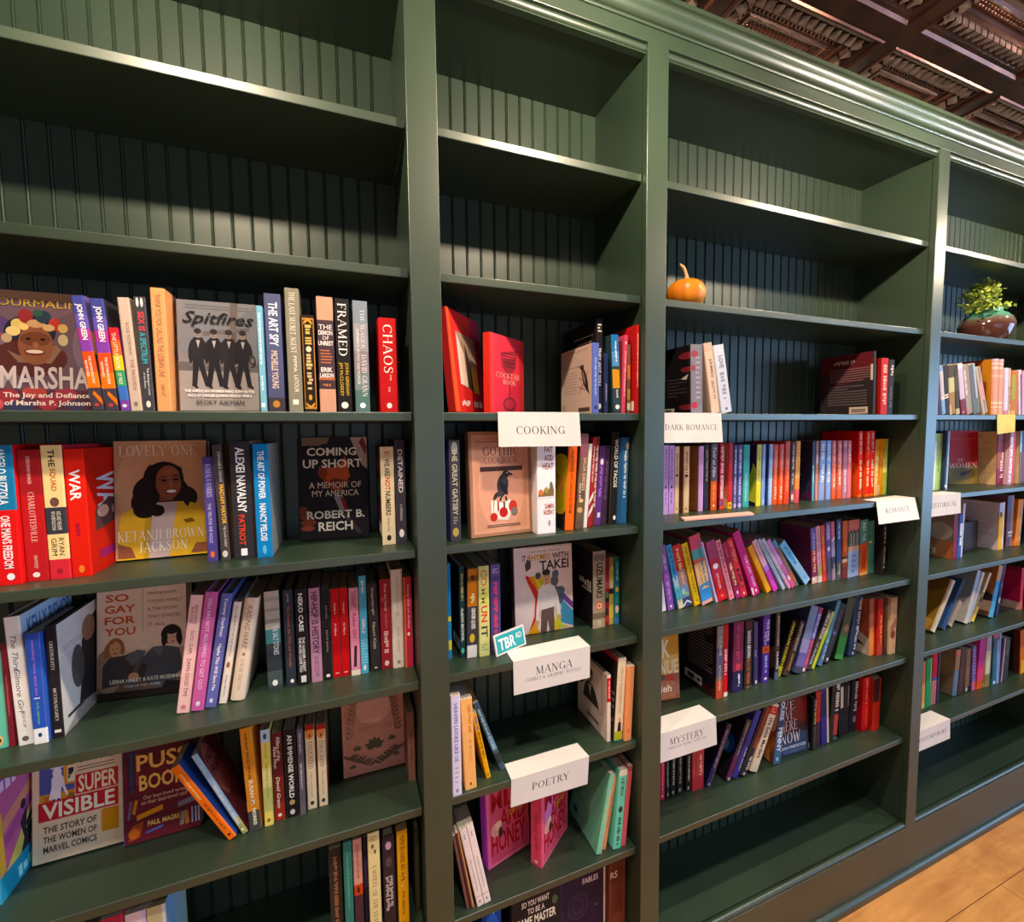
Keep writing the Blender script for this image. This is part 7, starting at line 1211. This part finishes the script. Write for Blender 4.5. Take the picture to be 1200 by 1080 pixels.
('p', (1.9909, 0.035, 1.6616), 0.0, -11.1, 0.0209, 0.1716, 0.1099, '#7a9ac4', 'R .36 .9 #b8b4bc;R .3 .36 #d8c8b8', 'white and light blue spine, leaning left', 16, '', '', None),
('p', (2.0129, 0.035, 1.6616), 0.0, -10.8, 0.0239, 0.176, 0.1127, '#2c2a30', 'R .33 .36 #d0c4b8;R .38 .41 #d0c4b8', 'black spine with two white stripes', 16, '', '', None),
('p', (2.0378, 0.035, 1.6616), 0.0, -8.5, 0.0332, 0.1754, 0.1122, '#8a6a3c', 'R .75 1 #4a4030;R .45 .75 #b4ac80;R .0 .45 #94703c;R 0 0 .2 .2 #d0b8a0', 'kraft spine with pale green label', 16, '', '', None),
('p', (2.0771, 0.035, 1.6616), 0.0, -10.1, 0.0224, 0.177, 0.1133, '#3a3424', 'R .5 .8 #4a4430;R 0 0 1 .12 #a8a080', 'dark olive spine', 16, '', '', None),
('p', (2.1107, 0.035, 1.6616), 0.0, -13.2, 0.0289, 0.1858, 0.1189, '#6a2438', 'R .3 1 #b8a8c0;R .9 1 #d0c8d8;E .4 .04 .1 .02 #d8c8c8', 'lilac and wine spine leaning left', 16, 'R 0 0 1 1 #3a2a48', '', None),
('p', (2.1458, 0.035, 1.6616), 0.0, -14.6, 0.0342, 0.1813, 0.1161, '#9a8a80', 'R .0 .12 #b07078;R .12 .4 #8a8a80;R .5 .0 1 1 #8a7a70;W .1 .4 .4 .9 #d0c8c0', 'grey-taupe spine with pink foot', 16, '', '', None),
('p', (2.1876, 0.035, 1.6616), 0.0, -16.3, 0.0396, 0.1865, 0.1194, '#5a5e64', 'R .7 0 1 1 #9aa4b0;R 0 .3 #56625e', 'cool grey spine leaning left', 16, '', '', None),
('p', (2.2503, 0.035, 1.6616), 0.0, -22.6, 0.0327, 0.1807, 0.1157, '#a49488', 'R .5 0 .7 1 #6a5450;R .3 .7 #b08a80', 'stone coloured spine tipped against orange books', 16, '', '', None),
('h', (2.3147, 0.035, 1.6616), 0.0, -3.6, 0.0351, 0.2115, 0.1396, '#c08a74', 'R .82 .86 #d0b0a0;R .9 .93 #c8b8b8;R .68 .72 #d0a088;R .2 .23 #dcb8a4;R .13 .15 #dcb8a4;R .96 1 #b0a0b0', 'left one of two ribbed salmon spines', 16, '', 'R 0 0 1 1 #8a4a1c;R .8 0 1 1 #b0701c;P .1 .1 .9 .1 .9 .6 .4 .7 #7a3c18', 0.006),
('h', (2.3527, 0.035, 1.6616), 0.0, -2.8, 0.0306, 0.212, 0.1399, '#c08a74', 'R .82 .86 #d0b0a0;R .9 .93 #c8b8b8;R .68 .72 #d0a088;R .2 .23 #dcb8a4;R .13 .15 #dcb8a4;R .96 1 #b0a0b0', 'right one of two ribbed salmon spines', 16, '', '', 0.006),
('p', (2.3958, 0.035, 1.6616), 0.0, -4.2, 0.0249, 0.1806, 0.1156, '#c0b4cc', 'R 0 .1 #a8707c', 'white spine beside the ribbed pair', 16, '', '', None),
('p', (2.4241, 0.035, 1.6616), 0.0, -5.0, 0.0171, 0.1801, 0.1153, '#b09a84', 'W .2 .1 .8 .6 #5a5048', 'thin greige spine', 16, '', '', None),
('h', (2.442, 0.035, 1.6616), 0.0, -3.4, 0.0488, 0.1716, 0.1133, '#a8601c', 'R .1 .35 .6 .9 #8a8a24;R .0 0 .6 .1 #c8943c', 'rust orange spine with olive panel', 16, '', '', None),
('p', (2.5079, 0.035, 1.6616), 0.0, -8.7, 0.0181, 0.1774, 0.1136, '#c4bccc', 'R .5 0 1 .9 #4a3a6a', 'white and purple spine leaning slightly', 16, '', '', None),
('p', (2.5267, 0.035, 1.6616), 0.0, -3.3, 0.0197, 0.1762, 0.1128, '#c890b0', '', 'soft pink spine at the right edge', 16, '', '', None),
('p', (2.0945, 0.1022, 1.3774), 0.0, 0.0, 0.05, 0.2163, 0.1243, '#88a860', 'R 0 0 .3 .85 #c0bcb4;R .3 .6 1 1 #7a8a54;W .5 .3 .7 .6 #5a7a44', 'light green spine at the left upright', 17, '', '', None),
('p', (2.1452, 0.0896, 1.3774), 0.0, 0.0, 0.0186, 0.225, 0.1369, '#30405c', 'R .5 0 1 1 #8a9ab0;R .0 .4 .5 .9 #1c2a3a;E .5 .06 .4 .03 #c0c8d0', 'blue-grey mosaic spine', 17, '', '', None),
('p', (2.3469, 0.1888, 1.3774), -103.2, -3, 0.02, 0.2249, 0.1481, '#7a1c20', '', 'face-out crimson cover with white capitals and olive foot', 17, 'R 0 0 1 1 #8e1c20;R 0 0 1 .34 #6a5a2c;E .5 .2 .4 .12 #5a4a28;P .4 .14 .7 .2 .8 .26 .4 .22 #2a2420;S .3 .42 .5 .48 #c8a8a0 THE;S .02 .3 .95 .4 #d0b0a8 WOMEN;R .1 .84 .9 .85 #a8483c', '', None),
('h', (2.5016, 0.0871, 1.3774), 0.0, -1.8, 0.0506, 0.2199, 0.1394, '#6a1c30', 'R .3 .6 #8a4438;W .5 .1 .9 .6 #c8b0b8', 'wine spine with beige text-filled back cover', 17, '', 'R 0 0 1 1 #c0a078;L .15 .88 .7 .96 2 #a87c64;L .1 .2 .9 .82 14 #b0926e;R .06 .05 .5 .13 #6a5a44;R .1 .06 .3 .12 #3a3024', None),
('p', (2.553, 0.0727, 1.3774), 0.0, 0.0, 0.0372, 0.2165, 0.1386, '#a88a98', 'R .6 0 1 1 #b8405c;W .1 .05 .6 .9 #c8c0d0', 'white and magenta spine', 17, '', '', None),
('p', (2.636, 0.07, 1.3774), 0.0, -4.4, 0.0378, 0.2197, 0.14, '#2c3a58', 'R 0 0 .3 1 #90a4c0;R 0 .6 #5a4048', 'blue spine with cream back cover at the right edge', 17, '', 'R 0 0 1 1 #b89a74', None),
('p', (2.2387, 0.0956, 1.0924), 0.0, -1.4, 0.0326, 0.181, 0.1309, '#6a2030', 'R .8 0 1 1 #3a2438', 'wine spine with hazy tan back cover', 18, '', 'R 0 0 1 1 #9a8474;R 0 .3 1 1 #8a7a70;E .7 .6 .3 .2 #b0a498;R .1 0 1 .4 #a0704c;R .02 .06 .6 .2 #b8a490;R .1 .08 .5 .17 #5a4c44;R .85 0 1 .4 #b0683c', None),
('p', (2.2722, 0.0952, 1.0924), 0.0, 0.0, 0.0236, 0.1775, 0.1136, '#2c4a90', 'R .4 .3 .9 .8 #c0c8d8;E .5 .5 .3 .02 #1c2a50', 'cobalt spine with white streak', 18, '', '', None),
('p', (2.3194, 0.1011, 1.0924), 0.0, 1.4, 0.0152, 0.2188, 0.08, '#b0a8b4', '', 'thin whitish spine left of dark block', 18, '', '', None),
('h', (2.427, 0.1758, 1.0924), -87.0, -1, 0.03, 0.1202, 0.1173, '#2a2020', '', 'small blackish brown book standing as a bookend', 18, 'R 0 0 1 1 #2c2120;R .05 .03 .95 .97 #302422', '', None),
('h', (2.5806, 0.1006, 1.0924), 0.0, -1.3, 0.0384, 0.2034, 0.1259, '#c48a1c', 'R .78 1 #a8a0b8;R .0 .78 #c8901c;R .8 0 1 1 #c8c0c0;R .1 .7 .5 .8 #3a2c20', 'amber spine with pale text-filled back cover', 18, '', 'R 0 0 1 1 #bcaeb0;L .1 .3 .9 .95 16 #a8989c', None),
('p', (2.6745, 0.1124, 1.0924), 0.0, -1.8, 0.0496, 0.2248, 0.1141, '#54384a', 'R .7 1 #4a4468;R .6 .0 1 1 #7a5a5c;R .2 .26 .9 .3 #b8a8a8;R .2 .2 .9 .23 #a89898', 'plum spine with pale stripes', 18, '', '', None),
('h', (2.7673, 0.105, 1.0924), 0.0, 2.8, 0.0418, 0.2057, 0.1215, '#c8701c', 'R .9 0 1 1 #8a9a98;R .0 .1 #b0601c', 'orange spine at the right edge', 18, '', '', None),
('h', (2.1428, 0.0916, 0.8099), 0.0, 32.6, 0.0227, 0.2258, 0.1349, '#c8b498', 'R .8 1 #c0a8a0', 'thick gold-covered book leaning right at the upright', 19, '', 'R 0 0 1 1 #94702c;E .5 .9 .5 .2 #7a5a2c;R .1 .2 .6 .7 #9a8478;E .45 .5 .2 .1 #2a2430;P .1 .02 .9 .0 1 .2 .3 .25 #b88434', 0.008),
('p', (2.2115, 0.0953, 0.8099), 0.0, 35.7, 0.0235, 0.2203, 0.1312, '#28446c', 'R .5 1 #1c2238;R .6 0 1 .6 #34587c', 'dark navy spine leaning right', 19, '', '', None),
('p', (2.2657, 0.0977, 0.8099), 0.0, 36.3, 0.0255, 0.1146, 0.0733, '#a08470', 'R .0 .1 #b8a080', 'short tan spine leaning right', 19, '', '', None),
('p', (2.3659, 0.092, 0.8099), 0.0, 20.0, 0.0254, 0.2257, 0.1345, '#b8b2a8', 'R .6 1 #8a98ac', 'ash spine with grey-blue back cover, leaning', 19, '', 'R 0 0 1 1 #6a7274;R .0 .0 1 .4 #a89e90;R .5 .4 1 1 #7c8890;E .6 .3 .2 .1 #988a8c;P .3 0 1 0 1 .5 .6 .35 #c0b8a8', None),
('p', (2.3872, 0.0937, 0.8099), 0.0, 24.1, 0.0185, 0.2171, 0.1328, '#b4aab0', 'R .5 0 1 .8 #8a96a8;R 0 .1 #a8a088', 'silver grey spine leaning right', 19, '', '', None),
('p', (2.4057, 0.0902, 0.8099), 0.0, 30.6, 0.0161, 0.2222, 0.1363, '#a8924c', 'R .3 .8 #6a5a50;R .6 1 #c0a898;E .5 .45 .4 .05 #2a2624;R 0 .15 #c8a434', 'mottled yellow-black spine', 19, '', '', None),
('p', (2.5421, 0.0869, 0.8099), 0.0, 14.6, 0.0325, 0.2235, 0.1396, '#3a78a8', 'R .7 1 #a87c60;R 0 .3 #4a94b8', 'blue spine with brown pictured back cover', 19, '', 'R 0 0 1 1 #7a4a34;R .0 .5 1 1 #945c3c;E .6 .35 .5 .12 #241c1e;P .3 .1 1 .05 1 .3 .6 .28 #a88878;R .2 0 1 .1 #5a3c34', None),
('p', (2.5855, 0.0878, 0.8099), 0.0, 9.3, 0.0214, 0.225, 0.1387, '#232a4c', 'E .5 .3 .4 .06 #8a90a8;E .5 .6 .4 .05 #4a5478;R .5 .8 1 1 #3a3c58', 'dark blue speckled spine', 19, '', '', None),
('h', (2.7541, 0.0877, 0.8099), 0.0, 0.0, 0.0244, 0.1873, 0.1388, '#a8283c', 'R 0 .2 #b84c40', 'crimson book at the right edge of the frame', 19, '', 'R 0 0 1 1 #9c1c44;R .0 0 1 .18 #b08a80;R .1 .04 .6 .16 #4a3034;R .0 .9 1 1 #7a1c3a', None),
('p', (2.0805, 0.0922, 0.5149), 0.0, -1.8, 0.0187, 0.1932, 0.1236, '#a8643c', 'R 0 .5 #b8844a;R 0 .12 #c0a468', 'terracotta spine at the left upright', 20, '', '', None),
('p', (2.1001, 0.0906, 0.5149), 0.0, -1.6, 0.0336, 0.1989, 0.1273, '#1c7a48', 'R .85 .4 1 1 #b0a878;R .75 0 1 .5 #2a8a54', 'emerald green spine', 20, '', '', None),
('p', (2.1445, 0.0938, 0.5149), 0.0, 0.0, 0.0303, 0.2238, 0.1327, '#b06a68', 'R .5 1 #a81c30;R .44 .5 #3a4a80;L .2 .02 .8 .42 12 #8a3c40', 'spine red above, pink stripes below', 20, '', '', None),
('p', (2.1936, 0.0983, 0.5149), 0.0, 0.0, 0.0092, 0.2248, 0.1282, '#4a3a58', '', 'thin violet spine', 20, '', '', None),
('h', (2.3247, 0.0952, 0.5149), 0.0, 4.1, 0.0325, 0.1932, 0.1313, '#5a6a80', 'R .55 1 #8a6a48;R .85 1 #a86450', 'grey-blue spine with olive-brown back cover', 20, '', 'R 0 0 1 1 #7a6850;E .7 .6 .3 .2 #86764e;L .1 .06 .8 .1 1 #6a5068', None),
('p', (2.3648, 0.093, 0.5149), 0.0, 3.0, 0.0356, 0.1917, 0.1227, '#4a3028', 'R .6 0 .8 1 #3a2420', 'chocolate spine', 20, '', '', None),
('p', (2.3746, 0.0925, 0.5149), 0.0, 0.0, 0.0308, 0.1851, 0.1185, '#70543e', 'R 0 .12 #1c1a18;R .1 .02 .6 .11 #b8a480', 'taupe spine with white foot label', 20, '', '', None),
('p', (2.4168, 0.0882, 0.5149), 0.0, -3.1, 0.0269, 0.1931, 0.1236, '#5c4c80', 'L .1 .2 .9 .95 10 #8a6a98;R 0 .2 #c05868', 'speckled violet spine with pink foot', 20, '', '', None),
('h', (2.4882, 0.0857, 0.5149), 0.0, 2.3, 0.0432, 0.2176, 0.1408, '#b03068', 'R .5 1 #982c74;R 0 .16 #c8501c;R .16 .4 #c83c5c', 'magenta spine with orange foot', 20, '', '', None),
('p', (2.497, 0.0825, 0.5149), 0.0, 0.0, 0.038, 0.2232, 0.1428, '#b0a484', 'R 0 .25 #7a6a34;R .7 1 #8a7c8a;R .2 .25 .7 .5 #c0b898', 'cream and olive spine', 20, '', '', None),
('p', (2.5471, 0.0776, 0.5149), 0.0, -2.9, 0.0391, 0.2434, 0.1489, '#2c5a70', 'R .86 1 #a84458;R .7 .84 #3a4a50;R .7 0 1 .8 #7a88ac;E .3 .05 .2 .03 #c0c8cc', 'teal spine with coral top', 20, '', '', None),
('p', (2.5869, 0.08, 0.5149), 0.0, 0.0, 0.0167, 0.2286, 0.1, '#7a7aa4', '', 'lavender grey spine', 20, '', '', None),
('p', (2.6273, 0.08, 0.5149), 0.0, 4.0, 0.0224, 0.1929, 0.1, '#2a2434', 'R .6 0 1 1 #a88a98', 'black spine with pink edge', 20, '', '', None),
('p', (2.6709, 0.08, 0.5149), 0.0, 2.3, 0.0372, 0.1868, 0.1, '#2c2c28', 'R .2 .6 .8 .95 #44443c', 'dark spine', 20, '', '', None),
('h', (2.7763, 0.08, 0.5149), 0.0, -5.4, 0.0322, 0.2039, 0.1, '#c06414', 'R .3 .0 1 .3 #d09a2c;R .6 1 #a84c20', 'orange spine with black back cover at the right edge', 20, '', 'R 0 0 1 1 #221a1a;R .8 0 1 1 #4a241c', None)]
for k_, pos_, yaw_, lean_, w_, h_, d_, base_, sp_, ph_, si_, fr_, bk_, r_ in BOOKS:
    SHADE_GAIN = 1.1 if pos_[2] > 1.6 else 1.32  # lower rows get brighter inks to make up for shelf shade
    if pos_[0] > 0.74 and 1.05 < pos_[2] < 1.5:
        SHADE_GAIN = 1.55  # extra light put into the ink colours of these right-hand rows
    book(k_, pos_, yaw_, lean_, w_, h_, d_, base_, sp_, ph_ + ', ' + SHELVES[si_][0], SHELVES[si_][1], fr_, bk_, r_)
